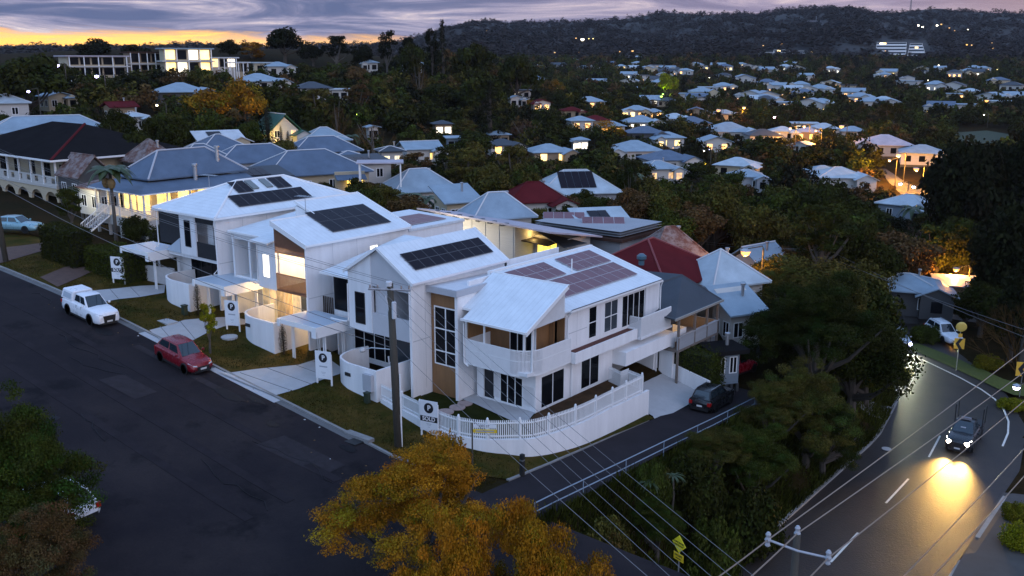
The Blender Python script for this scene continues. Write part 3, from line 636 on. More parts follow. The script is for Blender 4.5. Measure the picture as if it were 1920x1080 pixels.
# ================================================================== gabled townhouse (3)
H3 = thing('townhouse', 'white gabled townhouse with one long double row of black solar panels', 'house', (-46, 48, .8), 0, 'new white townhouses in a row')
xr3, xl3, yf = -42.87, -48.98, 42.74
gt = lambda x, z0=7.86: z0+GABLEP*min(x-(-49.05), -42.6-x)
mb = MB(); wallX(mb, xr3-.2, xr3, yf, 52.6, -.6, 7.85); mb.box(xl3, xl3+.2, yf+.2, 52.6, 3.7, 7.85); mb.box(xl3, xr3, 52.4, 52.6, 0, 7.85); mb.box(-42.95, -42.8, 52.6, 59, 0, 7.75)
mb.box(xl3, xr3-.2, 45.0, 45.2, 3.9, 7.4)
w3 = mb.build('wall', WHITE, H3)
# front cladding: white strip at the left, grey over and under the balcony opening
xd, ap = -46.68, (-45.83, 9.84)
mb = MB(); wallY(mb, yf, yf+.18, xl3, xd, 3.72, 7.85, [(-48.31, -47.32, 4.22, 6.46)]); mb.prism([(xl3, yf, 7.85), (xd, yf, 7.85), (xd, yf, gt(xd)-.06), (xl3, yf, 7.9)], (0, .18, 0)); mb.build('front_cladding', WHITE2, H3)
mb = MB(); y2 = yf+.04; wallY(mb, y2, y2+.16, xd, xr3-.2, 3.72, 7.85, [(-46.62, -43.09, 5.2, 7.08)]); mb.prism([(xd, y2, 7.85), (xr3-.2, y2, 7.85), (ap[0], y2, ap[1]-.12), (xd, y2, gt(xd)-.1)], (0, .16, 0)); mb.build('front_cladding', GREYR, H3)
window(H3, 'Y', yf, -48.31, -47.32, 4.22, 6.46, -1, 1, 2, fm=BLACK)
MB().box(-49, xr3-.2, yf+.19, 45.2, 3.72, 3.92).build('balcony_floor', WHITE2, H3)
MB().box(-46.6, -45.2, yf+.3, 44.9, 3.92, 7.6).build('room_wall', GREYR, H3)
window(H3, 'Y', 45.0, -45.1, -43.1, 3.95, 7.0, -1, 2, 1, fm=BLACK, name='sliding_door')
prl = lambda x, y, d=0: (x, y, 9.86-GABLEP*abs(x-ap[0])*(1.97/(GABLEP*3.25) if x > ap[0] else 1.98/(GABLEP*3.3))+d)
y0, y1 = yf-.22, 52.45
mb = MB(); mb.slab([prl(ap[0], y0), prl(-42.55, y0), prl(-42.55, y1), prl(ap[0], y1)][::-1], .1); mb.slab([prl(-49.15, y0), prl(ap[0], y0), prl(ap[0], y1), prl(-49.15, y1)][::-1], .1); r3 = mb.build('roof', ROOFW, H3)
for yy0 in (y0-.04, y1):
    mb = MB(); mb.prism([prl(-42.5, yy0, .05), prl(ap[0], yy0, .06), prl(ap[0], yy0, -.16), prl(-42.5, yy0, -.18)], (0, .06, 0)); mb.prism([prl(-49.2, yy0, .05), prl(ap[0], yy0, .06), prl(ap[0], yy0, -.16), prl(-49.2, yy0, -.18)], (0, .06, 0)); mb.build('barge_board', TRIM, r3)
MB().box(-42.55, -42.42, y0, y1+.05, 7.74, 7.88).build('gutter', mat('pink_trim', (.74, .70, .70), .5, var=.03), r3)
s3 = -1.97/3.25
panels(r3, (-43.42, 43.75, prl(-43.42, 43.75)[2]), (0, 1, 0), (-1, 0, -s3), 8, 2, .98, .84, PANEL)
# lower left part
mb = MB(); wallY(mb, 44.24, 44.4, -52.3, xl3, 3.72, 6.75, [(-52.24, -49.2, 4.22, 6.7)]); mb.box(-52.3, -52.14, 44.4, 52, .4, 6.9); mb.box(-52.3, xl3, 51.9, 52.1, .4, 7); mb.build('wall', WHITE2, H3)
window(H3, 'Y', 44.24, -52.24, -49.2, 4.22, 6.7, -1, 2, 1, fm=BLACK, gm=GLASS)
mb = MB(); mb.slab([(-52.7, 43.5, 7.1), (xl3, 43.5, 7.1), (xl3, 52, 8.6), (-52.7, 52, 8.6)], .08); rl = mb.build('roof', ROOFW, H3); mb = MB(); mb.box(-52.75, xl3-.02, 43.38, 43.5, 6.95, 7.08); mb.box(-52.82, -52.7, 43.4, 52, 6.9, 7.12); mb.build('gutter', TRIM, rl)
mb = MB(); wallY(mb, 45.1, 45.25, -52.3, xr3-.2, .4, 3.72, [(-51.2, -43.2, .75, 3.6)]); mb.build('wall', WHITE2, H3)
window(H3, 'Y', 45.1, -51.2, -46.9, .75, 3.6, -1, 4, 1, name='sliding_door'); window(H3, 'Y', 45.1, -46.9, -43.2, .75, 3.6, -1, 2, 1, fm=BLACK, gm=GLASSG, name='sliding_door')
court_wall(H3, -43.96, 40.45, 2.14)
carport(H3, -53.85, -49.75, 40.4, 43.6, 4.02, ((-53.35, 41.2, .5), (-50.4, 41.6, .4), (-53.2, 43.4, .6), (-50.6, 43.5, .5)))
mb = MB(); battens(mb, [(-53.55, 44.3), (-52.35, 44.3)], 3.75, 5.0, .2, .1, .04); sc = mb.build('screen', DARKT, H3)
pipe(H3, [(-49.2, 42.68, 4.15), (-49.9, 42.66, 4.12), (-50.9, 42.7, 4.1)], .05); pipe(H3, [(-49.0, 42.7, 6.9), (-49.05, 42.7, 4.2)], .04); pipe(H3, [(-43.0, 42.69, 7.8), (-43.0, 42.69, 3.9)], .035)
# ================================================================== lit townhouse (2)
H2 = thing('townhouse', 'white townhouse with brightly lit balcony behind brown timber slats', 'house', (-58, 48, 2), 0, 'new white townhouses in a row')
xr2, yf2 = -53.6, 42.9
s2 = 1.33/3.85; p2r = lambda x, y, d=0: (x, y, 9.02+(-53.35-x)*s2+d)
mb = MB(); wallX(mb, xr2-.2, xr2, yf2, 53.3, .4, 9.0, [(49.05, 49.95, 7.38, 8.05), (52.1, 53.0, 7.63, 8.03)]); mb.box(-57.3, -57.1, yf2+.3, 53.2, 5.0, 10.25); mb.box(-63.4, xr2-.2, 53.1, 53.3, 1.5, 9)
mb.prism([(-59.5, 53.1, 9), (xr2-.2, 53.1, 9), (-59.5, 53.1, 10.9)], (0, .2, 0)); mb.box(-59.6, -59.4, 46.9, 53.2, 8.5, 10.8); mb.prism([(-59.5, 46.85, 8.5), (-57.2, 46.85, 8.5), (-57.2, 46.85, 10.2), (-59.5, 46.85, 10.85)], (0, .15, 0))
mb.box(-58.9, xr2-.2, 46.2, 46.35, 1.2, 9); mb.build('wall', WHITE, H2)
y0 = yf2-.2
mb = MB(); mb.slab([p2r(-53.35, y0), p2r(-53.35, 53.3), p2r(-59.5, 53.3), p2r(-59.5, 46.85), p2r(-57.25, 46.85), p2r(-57.25, y0)], .1); r2 = mb.build('roof', ROOFW, H2)
mb = MB(); mb.prism([p2r(-53.3, y0-.05, .06), p2r(-57.3, y0-.05, .06), p2r(-57.3, y0-.05, -.34), p2r(-53.3, y0-.05, -.30)], (0, .06, 0)); mb.prism([p2r(-57.25, y0, .08), p2r(-57.25, 46.8, .08), p2r(-57.25, 46.8, -.2), p2r(-57.25, y0, -.2)], (-.1, 0, 0)); mb.prism([p2r(-57.2, 46.85, .1), p2r(-59.55, 46.85, .1), p2r(-59.55, 46.85, -.1), p2r(-57.2, 46.85, -.1)], (0, -.1, 0)); mb.prism([p2r(-53.35, 53.3, .08), p2r(-59.6, 53.3, .08), p2r(-59.6, 53.3, -.2), p2r(-53.35, 53.3, -.2)], (0, .12, 0)); mb.prism([p2r(-59.5, 46.8, .1), p2r(-59.5, 53.4, .1), p2r(-59.5, 53.4, -.1), p2r(-59.5, 46.8, -.1)], (-.1, 0, 0)); mb.build('barge_board', TRIM, r2)
MB().box(-53.36, -53.24, y0, 53.3, 8.86, 9.0).build('gutter', TRIM, r2)
panels(r2, (-54.35, 46.15, p2r(-54.35, 0)[2]), (0, 1, 0), (-1, 0, s2), 5, 2, 1.18, 1.70, PANEL)
antenna(H2, -57.6, 46.3, 10.1, 1.7, .2)
mb = MB(); battens(mb, [(-57.15, yf2+.02), (xr2-.05, yf2+.02)], 8.0, lambda c: p2r(c[0], 0)[2]-.3, .13, .08, .05); sg = mb.build('gable_screen', SLAT, H2)
MB().prism([(-57.15, yf2+.06, 8.45), (xr2-.05, yf2+.06, 8.35), (xr2-.05, yf2+.06, 8.7), (-57.15, yf2+.06, 9.95)], (0, .06, 0)).build('backing_board', SLAT, sg)
mb = MB(); battens(mb, [(-57.15, yf2+.02), (xr2-.05, yf2+.02)], 5.1, 6.4, .13, .05, .05); mb.box(-57.15, xr2-.05, yf2-.03, yf2+.07, 6.4, 6.46); mb.box(-57.15, xr2-.05, yf2-.02, yf2+.06, 5.1, 5.22); rl2 = mb.build('balustrade', SLAT, H2)
WARMW = mat('warm_white_wall', (.75, .70, .60), .7, var=.05)
MB().box(-57.1, xr2-.2, yf2+.08, 46.2, 5.05, 5.3).build('balcony_floor', mat('oiled_deck', (.28, .17, .08), .6), H2)
MB().box(-57.1, xr2-.2, yf2+.3, 46.2, 8.72, 8.8).build('balcony_ceiling', WARMW, H2)
LITW = glow('lit_warm_window', (1.0, .80, .45), 2.2, .25, 1.5)
window(H2, 'Y', 46.2, -56.9, -54.0, 5.35, 8.1, -1, 3, 1, fm=TRIM, gm=glow('lit_glass', (1., .84, .56), 3.4, .3, 1.), name='sliding_door')
lp = MB().lathe([(.02, 0), (.14, -.03), (.14, -.08), (.02, -.1)], (-55.3, 44.4, 8.72)).build('ceiling_lamp', glow('lamp_glass', (1, .85, .6), 12), H2)
point_light(lp, 'lamp_light', (-55.3, 44.4, 8.3), (1., .74, .40), 420); point_light(lp, 'lamp_light', (-54.6, 43.9, 4.4), (1., .66, .28), 520); point_light(lp, 'lamp_light', (-59.5, 44.2, 4.5), (1., .66, .30), 120)
mb = MB(); wallY(mb, yf2, yf2+.18, -59.35, -57.16, 5.08, 8.72, [(-58.72, -57.86, 5.92, 7.76)]); mb.build('front_cladding', WHITE2, H2)
window(H2, 'Y', yf2, -58.72, -57.86, 5.92, 7.76, -1, 1, 1, gm=glow('lit_white_window', (1., .90, .72), 2.4))
mb = MB(); mb.slab([(-59.4, 42.4, 8.78), (-57.28, 42.4, 8.78), (-57.28, 46.8, 9.35), (-59.4, 46.8, 9.35)], .08); mb.slab([(-63.7, 43.5, 8.86), (-59.4, 43.5, 8.86), (-59.5, 53, 9.9), (-63.7, 53, 9.9)], .08); ra = mb.build('roof', ROOFW, H2)
mb = MB(); mb.box(-63.75, -59.5, 43.38, 43.5, 8.7, 8.85); mb.box(-63.8, -63.7, 43.4, 53, 8.6, 8.88); mb.box(-59.4, -57.3, 42.3, 42.4, 8.64, 8.78); mb.build('gutter', TRIM, ra)
mb = MB(); mb.box(-63.5, -63.3, 43.6, 53, 1.8, 8.75); mb.box(-63.5, -63.3, 43.55, 43.6, 8.2, 8.7); mb.box(-63.3, -59.3, 43.62, 43.8, 8.25, 8.7); mb.box(-59.35, -59.2, 43.0, 53, 5.1, 8.75); mb.box(-61.5, -61.3, 43.65, 43.8, 5.2, 8.3); mb.box(-63.3, -59.4, 45.8, 46, 1.8, 8.6); mb.build('wall', WHITE2, H2)
MB().box(-62.6, -61.5, 45.72, 45.79, 5.2, 8.2).build('door', BROWN, H2); MB().box(-63.4, -59.4, 43.5, 45.8, 5.0, 5.2).build('porch_floor', WHITE2, H2); MB().box(-63.3, -59.4, 43.7, 43.76, 5.2, 5.3).build('porch_edge', TRIM, H2)
mb = MB(); wallY(mb, 45.3, 45.45, -63.3, xr2-.2, 1.3, 5.0, [(-62.3, -54.6, 1.6, 4.6)]); mb.build('wall', WARMW, H2)
LITP = glow('dim_lit_glass', (1., .62, .22), .35, .8, 1.5)
window(H2, 'Y', 45.3, -62.3, -57.5, 1.6, 4.6, -1, 5, 1, gm=LITP, name='sliding_door'); window(H2, 'Y', 45.3, -57.5, -54.6, 1.6, 4.6, -1, 2, 1, gm=GLASSG, name='sliding_door')
mb = MB(); battens(mb, [(-57.6, 43.2), (-55.7, 43.2)], 1.4, 5.0, .16, .06, .04); mb.build('screen', mat('pale_slat', (.34, .22, .09), .6), H2)
court_wall(H2, -54.78, 40.6, 3.45)
carport(H2, -65.0, -60.9, 40.9, 44.3, 5.15, ((-64.5, 41.8, 1.9), (-61.4, 41.9, 1.6), (-61.2, 43.9, 1.8), (-64.3, 43.9, 2.0)))
pipe(H2, [(-53.5, 42.85, 8.9), (-53.56, 42.82, 8.5), (-53.56, 42.82, 3.7), (-53.9, 42.7, 3.3)]); pipe(H2, [(-59.3, 42.85, 8.6), (-59.4, 42.85, 5.5), (-60.4, 42.9, 5.35)])
# rear skillion with its own panels
mb = MB(); mb.box(-60, -53.7, 53.3, 60.0, .8, 8.5); mb.build('rear_wall', WHITE, H2); mb = MB(); mb.slab([(-53.6, 53.4, 8.72), (-53.6, 60.1, 8.72), (-60.2, 60.1, 8.9), (-60.2, 53.4, 8.9)], .2); rr = mb.build('roof', ROOFW, H2)
panels(rr, (-54.6, 54.2, 8.75), (0, 1, 0), (-1, 0, .027), 4, 2, 1.15, 1.6, PANELL)
for (a, b, c, d) in ((49.05, 49.95, 7.38, 8.05), (52.1, 53.0, 7.63, 8.03)): window(H2, 'X', xr2, a, b, c, d, 1, 1, 1, gm=glow('lit_white_window', (1., .9, .72), 2.4))
# ================================================================== hipped townhouse (1)
H1 = thing('townhouse', 'white townhouse with pale hipped roof, two skylights and black balcony screens', 'house', (-69, 48, 2.5), 0, 'new white townhouses in a row')
xr1, xl1, yf1 = -64.6, -72.9, 42.95
mb = MB(); wallX(mb, xr1-.2, xr1, yf1, 57.6, 1.8, 9.7); mb.box(xl1, xl1+.2, 44.6, 57.6, 2.4, 9.7); mb.box(xl1, xr1, 57.4, 57.6, 2.2, 9.7); wallY(mb, 44.6, 44.75, xl1+.2, xr1-.2, 2.2, 9.7, [(-72.3, -69.9, 6.5, 9.3), (-67.2, -65, 6.5, 9.3), (-71, -65.2, 2.8, 5.8)]); mb.build('wall', WHITE, H1)
mb = MB(); wallY(mb, yf1, yf1+.16, -69.75, -67.5, 6.3, 9.68, [(-69.05, -68.2, 7.0, 9.2)]); mb.box(xl1, -69.75, yf1, yf1+.16, 9.55, 9.7); mb.box(-67.5, xr1-.2, yf1, yf1+.16, 9.55, 9.7); mb.build('front_cladding', WHITE2, H1)
window(H1, 'Y', yf1, -69.05, -68.2, 7.0, 9.2, -1, 1, 1, fm=BLACK)
mb = MB(); mb.box(xl1+.03, -69.76, yf1+.05, yf1+.09, 6.95, 9.54); mb.build('balcony_screen', SCREEN, H1)
mb = MB(); mb.box(-67.48, xr1-.21, yf1+.05, yf1+.09, 6.3, 7.55); mb.build('balcony_screen', SCREEN, H1); mb = MB(); mb.box(-67.48, xr1-.21, yf1+.05, yf1+.09, 9.15, 9.54); mb.build('balcony_screen', SCREEN, H1)
mb = MB(); mb.box(xl1, xr1-.2, yf1+.17, 44.6, 6.0, 6.25); mb.build('balcony_floor', WHITE2, H1)
window(H1, 'Y', 44.6, -67.2, -65, 6.5, 9.3, -1, 2, 1, fm=BLACK, name='sliding_door'); window(H1, 'Y', 44.6, -72.3, -69.9, 6.5, 9.3, -1, 2, 1, fm=BLACK, name='sliding_door'); window(H1, 'Y', 44.6, -71, -65.2, 2.8, 5.8, -1, 4, 1, fm=BLACK, gm=GLASS, name='sliding_door')
MB().box(-67.4, -66.6, 44.0, 44.5, 6.3, 9.3).build('room_wall', WHITE2, H1)
ex0, ex1, ey0, ey1, ez, rz1 = -73.15, -64.2, 42.65, 58.0, 9.86, 11.95; cx1, ya, yb1 = -68.68, 48.0, 52.9
mb = MB(); A, B, C, D = (ex0, ey0, ez), (ex1, ey0, ez), (ex1, ey1, ez), (ex0, ey1, ez); P, Q = (cx1, ya, rz1), (cx1, yb1, rz1)
mb.add([A, B, C, D, P, Q], [(0, 1, 4), (1, 2, 5, 4), (2, 3, 5), (3, 0, 4, 5), (3, 2, 1, 0)]); r1 = mb.build('roof', ROOFW, H1)
mb = MB()
for a, b in ((A, P), (B, P), (C, Q), (D, Q), (P, Q)): mb.tube([(a[0], a[1], a[2]+.03), (b[0], b[1], b[2]+.03)], .09, 5)
mb.build('ridge_capping', TRIM, r1)
mb = MB(); mb.box(ex0, ex1+.1, ey0-.1, ey0, ez-.17, ez-.01); mb.box(ex1, ex1+.1, ey0, ey1, ez-.17, ez-.01); mb.build('gutter', TRIM, r1)
sl1 = (rz1-ez)/(ex1-cx1); q1 = lambda x, y: (x, y, ez+(ex1-x)*sl1)
panels(r1, q1(-65.1, 45.6), (0, 1, 0), (-1, 0, sl1), 7, 1, 1.06, 1.75, PANEL); panels(r1, q1(-66.9, 46.9), (0, 1, 0), (-1, 0, sl1), 2, 1, .75, 1.75, PANEL); panels(r1, q1(-66.9, 50.9), (0, 1, 0), (-1, 0, sl1), 2, 1, .75, 1.75, PANEL)
for y in (48.55, 50.0):
    n = Vector((sl1, 0, 1)).normalized(); u = Vector((0, 1, 0)); v = Vector((-1, 0, sl1)).normalized(); o = Vector(q1(-67.2, y)); c = [o, o+u*.62, o+u*.62+v*1.35, o+v*1.35]
    f = MB().hexa([tuple(p+n*.01) for p in c], [tuple(p+n*.12) for p in c]).build('skylight', mat('skylight_frame', (.16, .18, .18), .5, var=0), r1)
    c = [o+u*.06+v*.06, o+u*.56+v*.06, o+u*.56+v*1.29, o+u*.06+v*1.29]; MB().hexa([tuple(p+n*.1) for p in c], [tuple(p+n*.128) for p in c]).build('skylight_glass', mat('pale_green_glass', (.35, .48, .50), .15, var=0), r1) if 0 else None
antenna(H1, -70.6, 46.6, 11.0, 1.4, .2)
court_wall(H1, -65.9, 40.95, 4.6)
carport(H1, -76.3, -72.0, 41.3, 44.4, 6.3, ((-75.7, 42.0, 3.0), (-72.6, 42.1, 2.8), (-72.4, 44.2, 2.9), (-75.5, 44.2, 3.0)))
mb = MB(); mb.add([(-72.0, 42.9, 6.34), (-69.8, 42.9, 6.34), (-69.8, 42.9, 7.6), (-72.0, 44.5, 6.34), (-69.8, 44.5, 6.34), (-69.8, 44.5, 7.6)], [(0, 1, 2), (3, 5, 4), (0, 2, 5, 3), (0, 3, 4, 1), (1, 4, 5, 2)]); mb.build('canopy_flashing', mat('canopy_roof', (.42, .50, .58)), H1)
pipe(H1, [(-64.25, 42.6, 9.7), (-64.5, 42.7, 9.3), (-64.55, 42.8, 9.0), (-64.55, 42.85, 5.7), (-64.9, 42.7, 5.3)]); pipe(H1, [(-72.95, 42.85, 9.6), (-72.95, 42.85, 6.6), (-73.4, 42.8, 6.4)])
mb = MB(); ribbon(mb, smooth_path([(-72.3, 43.6), (-74.5, 43.1), (-76.7, 42.8), (-78.4, 43.4), (-79, 44.6)], 4), -.15, lambda q: gz(*q)-.3, 4.55); mb.build('courtyard_wall', mat('shaded_render', (.50, .49, .49), .8), H1)  # same white render darkened; shade is put into its colour

# sheet joints and floor-line flashings on the long side walls
JOINT = mat('cladding_joint', (.52, .52, .53), .7, var=0)
def joints(par, x, ya, yb, za, zb, floor, step=2.4):
    mb = MB(); y = ya+step
    while y < yb-.4: mb.box(x, x+.004, y-.018, y+.018, za, zb); y += step
    mb.box(x, x+.006, ya, yb, floor-.03, floor+.03); mb.build('cladding_joint', JOINT, par)
joints(H3, xr3, yf+.1, 44.5, .3, 7.6, 3.8, 1.2); joints(H2, xr2, yf2+.1, 48.9, 3.4, 8.8, 5.0); joints(H2, xr2, 50.1, 53.2, 3.4, 7.5, 5.0); joints(H1, xr1, yf1+.1, 53.5, 4.8, 9.5, 6.1)
joints(H4, xr4, 49.1, 51.4, 3.4, 5.9, 4.4, 1.1)
# ================================================================== yard of the corner house
fz = lambda z: (lambda X, Y: np.full_like(np.asarray(X, float), z))
def pz(pts, z): return [tuple(atz(x, y, z)[:2]) for x, y in pts]
drape('lawn', [(-43.8, 40.85), (-38.5, 39.85), (-36.4, 39.85), (-34.7, 40.45), (-33.4, 41.55), (-32.42, 42.7), (-31.75, 45.6), (-31.9, 54.2), (-34.8, 54.6), (-34.8, 45.9), (-39.8, 45.9), (-40.3, 46.5), (-42.84, 44.8), (-42.84, 43.9), (-43.85, 43.8)], LAWN, -.14, 1., fz(0))
drape('patio', [(-40.2, 46.6)]+pz([(862, 747), (890, 757), (920, 771), (950, 785), (978, 797), (990, 789), (1003, 774)], -.08)+[(-34.84, 45.9), (-39.7, 45.95)], CONC, -.06, 1., fz(0))
drape('garden_bed', [(-34.82, 45.75)]+pz([(985, 797), (1010, 792), (1070, 775), (1130, 750), (1160, 733)], -.1)+[(-32.0, 54.0), (-34.82, 54.5)], SOIL, -.09, 1., fz(0))
stone = mat('pink_stone', (.34, .26, .24), .9, var=.15, vscale=4)
for (x, y), s in (((835, 772), 1.0), ((857.5, 763.5), .95), ((872, 756), .9)):
    p = atz(x, y, -.1); o = MB().lathe([(.56*s, -.08), (.56*s, .04), (.53*s, .05)], (p[0], p[1], -.12), 18).build('stepping_stone', stone)
    tag(o, 'round pinkish stepping stone in the small dark lawn, '+('nearest the white fence' if s == 1 else 'middle one of three' if s > .92 else 'nearest the white fin wall'), 'stepping stone', 'stepping stones in the corner lawn')
wp = smooth_path([(-43.8, 40.62), (-40.5, 40.1), (-38.2, 39.72), (-36.4, 39.62), (-34.6, 40.2), (-33.25, 41.3), (-32.22, 42.48), (-31.55, 45.6), (-31.5, 49), (-31.7, 53.75), (-31.75, 54.7)], 6)
mb = MB(); ribbon(mb, wp, .2, lambda q: gz(*q)-.3, lambda q: -.07-.25*max(0, (q[1]-49)/5.7)+max(0, -36.4-q[0])*.045)
tag(mb.build('retaining_wall', WHITE), 'white rendered retaining wall curving round the street corner below the picket fence', 'wall')
fr = thing('picket_fence', 'white picket fence on the curved white wall at the street corner', 'fence', (-36, 41, 0))
ftop = lambda c: float(np.interp(c[1] if c[0] > -36 else 39, [39, 49, 54], [1.12, 1.15, 1.02]))+max(0, -36.4-c[0])*.02-.0
fbot = lambda c: -.02-.25*max(0, (c[1]-49)/5.7)+max(0, -36.4-c[0])*.045
fpath = [p for p in wp if p[1] < 53.9 or p[0] < -33]
off = np.array(fpath); T_ = np.gradient(off, axis=0); T_ /= np.linalg.norm(T_, axis=1)[:, None]; off = off+np.stack([-T_[:, 1], T_[:, 0]], -1)*.1; fpath = [tuple(q) for q in off]
mb = MB(); battens(mb, fpath, fbot, ftop, .125, .07, .02); pk = mb.build('pickets', TRIM, fr); tag(pk, kind='stuff')
mb = MB(); ribbon(mb, fpath, -.04, lambda q: ftop(q)-.22, lambda q: ftop(q)-.14); ribbon(mb, fpath, -.04, lambda q: fbot(q)+.12, lambda q: fbot(q)+.2); mb.build('rail', TRIM, fr)
acc = 0
for a, b in zip(fpath[:-1], fpath[1:]):
    acc += math.dist(a, b)
    if acc > 1.75: acc = 0; z = ftop(b); m = MB(); m.box(b[0]-.06, b[0]+.06, b[1]-.06, b[1]+.06, fbot(b)-.02, z+.06); m.lathe([(.05, 0), (.08, .05), (.03, .12)], (b[0], b[1], z+.06), 6); m.build('post', TRIM, fr)
gt_ = thing('picket_gate', 'white picket gate and short return fence beside the concrete driveway', 'gate', (-33, 54.3, 0))
mb = MB(); battens(mb, [(-31.8, 53.9), (-33.2, 54.3)], -.3, .95, .125, .07, .02); mb.build('gate_leaf', TRIM, gt_); mb = MB(); battens(mb, [(-33.25, 54.3), (-33.3, 53.4), (-34.6, 53.9)], -.1, 1.05, .125, .07, .02); mb.build('pickets', TRIM, gt_)
mb = MB(); ribbon(mb, [(-31.8, 53.9), (-33.2, 54.3)], .04, .72, .8); ribbon(mb, [(-31.8, 53.9), (-33.2, 54.3)], .04, -.15, -.07); ribbon(mb, [(-33.3, 53.4), (-34.6, 53.9)], .04, .82, .9); mb.build('rail', TRIM, gt_)
zd = lambda X, Y: -1.32+(X+34.8)*(-1.0/3.7)
drape('driveway', [(-38.9, 54.72), (-31.5, 54.9), (-30.9, 54.4), (-30.9, 61.9), (-33.7, 61.4), (-38.9, 61.2)], CONC, -.02, 1., zd)
mb = MB(); mb.prism([(-33.7, 61.46, -.55), (-30.6, 61.46, -1.25), (-30.6, 61.46, -3), (-33.7, 61.46, -3)], (0, .18, 0)); tag(mb.build('driveway_wall', WHITE), 'low sloping white wall on the far side of the garage driveway', 'wall')
# ---------------------------------------------------------------- verge: driveways, paths, pits
drape('driveway', gpx([(514, 742), (560, 729), (596, 715), (640, 700), (641, 690), (610, 668), (560, 684), (520, 688), (480, 692), (430, 699), (408, 697)], .1)[:], CONC, .11, 1.)
drape('driveway', gpx([(280, 619), (316, 610), (345, 600), (388, 596), (436, 594), (472, 602), (460, 608), (420, 612), (392, 622), (362, 638), (336, 654), (314, 648)], .1), CONC, .11, 1.)
drape('driveway', gpx([(172, 545), (218, 541), (262, 536), (310, 534), (308, 549), (262, 557), (222, 561), (196, 566)], .1), CONC, .11, 1.)
for (a_, b_) in (((548, 733), (450, 699)), ((585, 721), (500, 690)), ((618, 708), (556, 685)), ((336, 653), (300, 612)), ((366, 636), (338, 603)), ((400, 618), (380, 598)), ((438, 610), (424, 596)), ((222, 560), (206, 542)), ((262, 556), (244, 538))):
    strip('driveway_joint', [gp(*a_, .1)[:2], gp(*b_, .1)[:2]], -.02, .02, g, .10, .128, mat('joint', (.15, .15, .15), .9, var=0), step=1.)
drape('brick_driveway', gpx([(75, 520), (118, 502), (150, 494), (186, 503), (150, 520), (108, 538)], .1), BRICKP, .12, 1.)
drape('brick_driveway', gpx([(-60, 470), (30, 462), (84, 455), (82, 470), (40, 482), (0, 494), (-60, 496)], .1), BRICKP, .12, 1.)
for (x, y, r, lab, nm) in ((430, 632, .62, 'round concrete pit lid in the grass below the second townhouse', 'pit_cover'),):
    p = gp(x, y, .1); tag(MB().lathe([(r, -.1), (r, .05), (r*.95, .07)], (p[0], p[1], p[2]), 16).build(nm, CONC), lab, 'pit cover')
p = gp(314, 603, .1); tag(MB().box(p[0]-.75, p[0]+.75, p[1]-.45, p[1]+.45, p[2]-.1, p[2]+.05).build('pit_cover', CONC), 'pale square concrete pit lid in the grass by the white utility', 'pit cover')
p = gp(678, 848); q = (-41.2, KERB_Y); mb = MB(); mb.box(q[0]-1.1, q[0]+1.1, q[1]-.05, q[1]+.45, zst(q[0])-.1, zst(q[0])+.2); w = thing('stormwater_pit', 'concrete kerb inlet with black grate by the street corner', 'drain', (q[0], q[1], float(zst(q[0])))); mb.build('lintel', CONCD, w); MB().box(q[0]-.9, q[0]+.7, q[1]-.75, q[1]-.05, zst(q[0])-.1, zst(q[0])+.03).build('grate', BLACK, w)
GREENB = mat('green_box', (.022, .034, .018), .6, var=.2)
for x, y, s, l in ((694, 752, .8, 'dull green utility box at the foot of the curved white wall by the power pole'), (352, 588, .9, 'dull green utility box on the grass by the first curved white wall')):
    p = gp(x, y, .1); mb = MB(); mb.box(-.22*s, .22*s, -.18*s, .18*s, -.1, .75*s); mb.box(-.26*s, .26*s, -.22*s, .22*s, .75*s, .85*s); mb.v = [(a+p[0], b+p[1]-.25, c+p[2]) for a, b, c in mb.v]; tag(mb.build('utility_box', GREENB), l, 'utility box')
mb = MB(); mb.box(-45.0, -44.2, 40.18, 40.44, .7, 1.85); tag(mb.build('meter_box', mat('grey_box', (.42, .43, .46), .5, var=.05)), 'pale grey meter box on the curved white wall behind the power pole', 'meter box')
for X, Y, z in ((-46.75, 40.5, 1.35), (-57.9, 40.68, 2.75)): tag(MB().box(X-.28, X+.28, Y-.07, Y-.01, z-.12, z+.12).build('letterbox_plate', BLACK), 'small dark letter slot in the curved white wall of the '+('gabled' if X > -50 else 'brightly lit')+' townhouse', 'letterbox')
p = gp(979, 893, 0); mb = MB(); mb.box(p[0]-.11, p[0]+.11, p[1]-.11, p[1]+.11, p[2]-.2, p[2]+1.35); bl = thing('bollard', 'charred black timber bollard on the grass by the lane', 'bollard', tuple(p)); mb.build('post', mat('black_timber', (.012, .011, .010), .9, var=.3), bl); MB().box(p[0]-.115, p[0]+.115, p[1]-.115, p[1]+.115, p[2]+.95, p[2]+1.05).build('reflector_band', mat('grey_band', (.1, .1, .1), .6), bl)
# pale guard rail along the lane's edge above the bank
gr = thing('guard_rail', 'thin pale blue pipe rail along the lane above the grassy bank', 'railing', (-27, 42, -1.5))
rp = [(-27.05, y) for y in np.arange(35.5, 62, 2.2)]
BLUEP = mat('pale_blue_pipe', (.20, .26, .33), .45, var=.1)
RZ = lambda y: float(zlane(y))+.9
for h, a in ((.0, 0), (-.5, .25)):
    MB().tube([(x-.006*i, y, RZ(y)+h) for i, (x, y) in enumerate(rp)], .035, 5).build('rail', BLUEP, gr)
for i, (x, y) in enumerate(rp[::2]): MB().tube([(x-.012*i, y, RZ(y)-1.6), (x-.012*i, y, RZ(y))], .025, 5).build('post', BLUEP, gr)
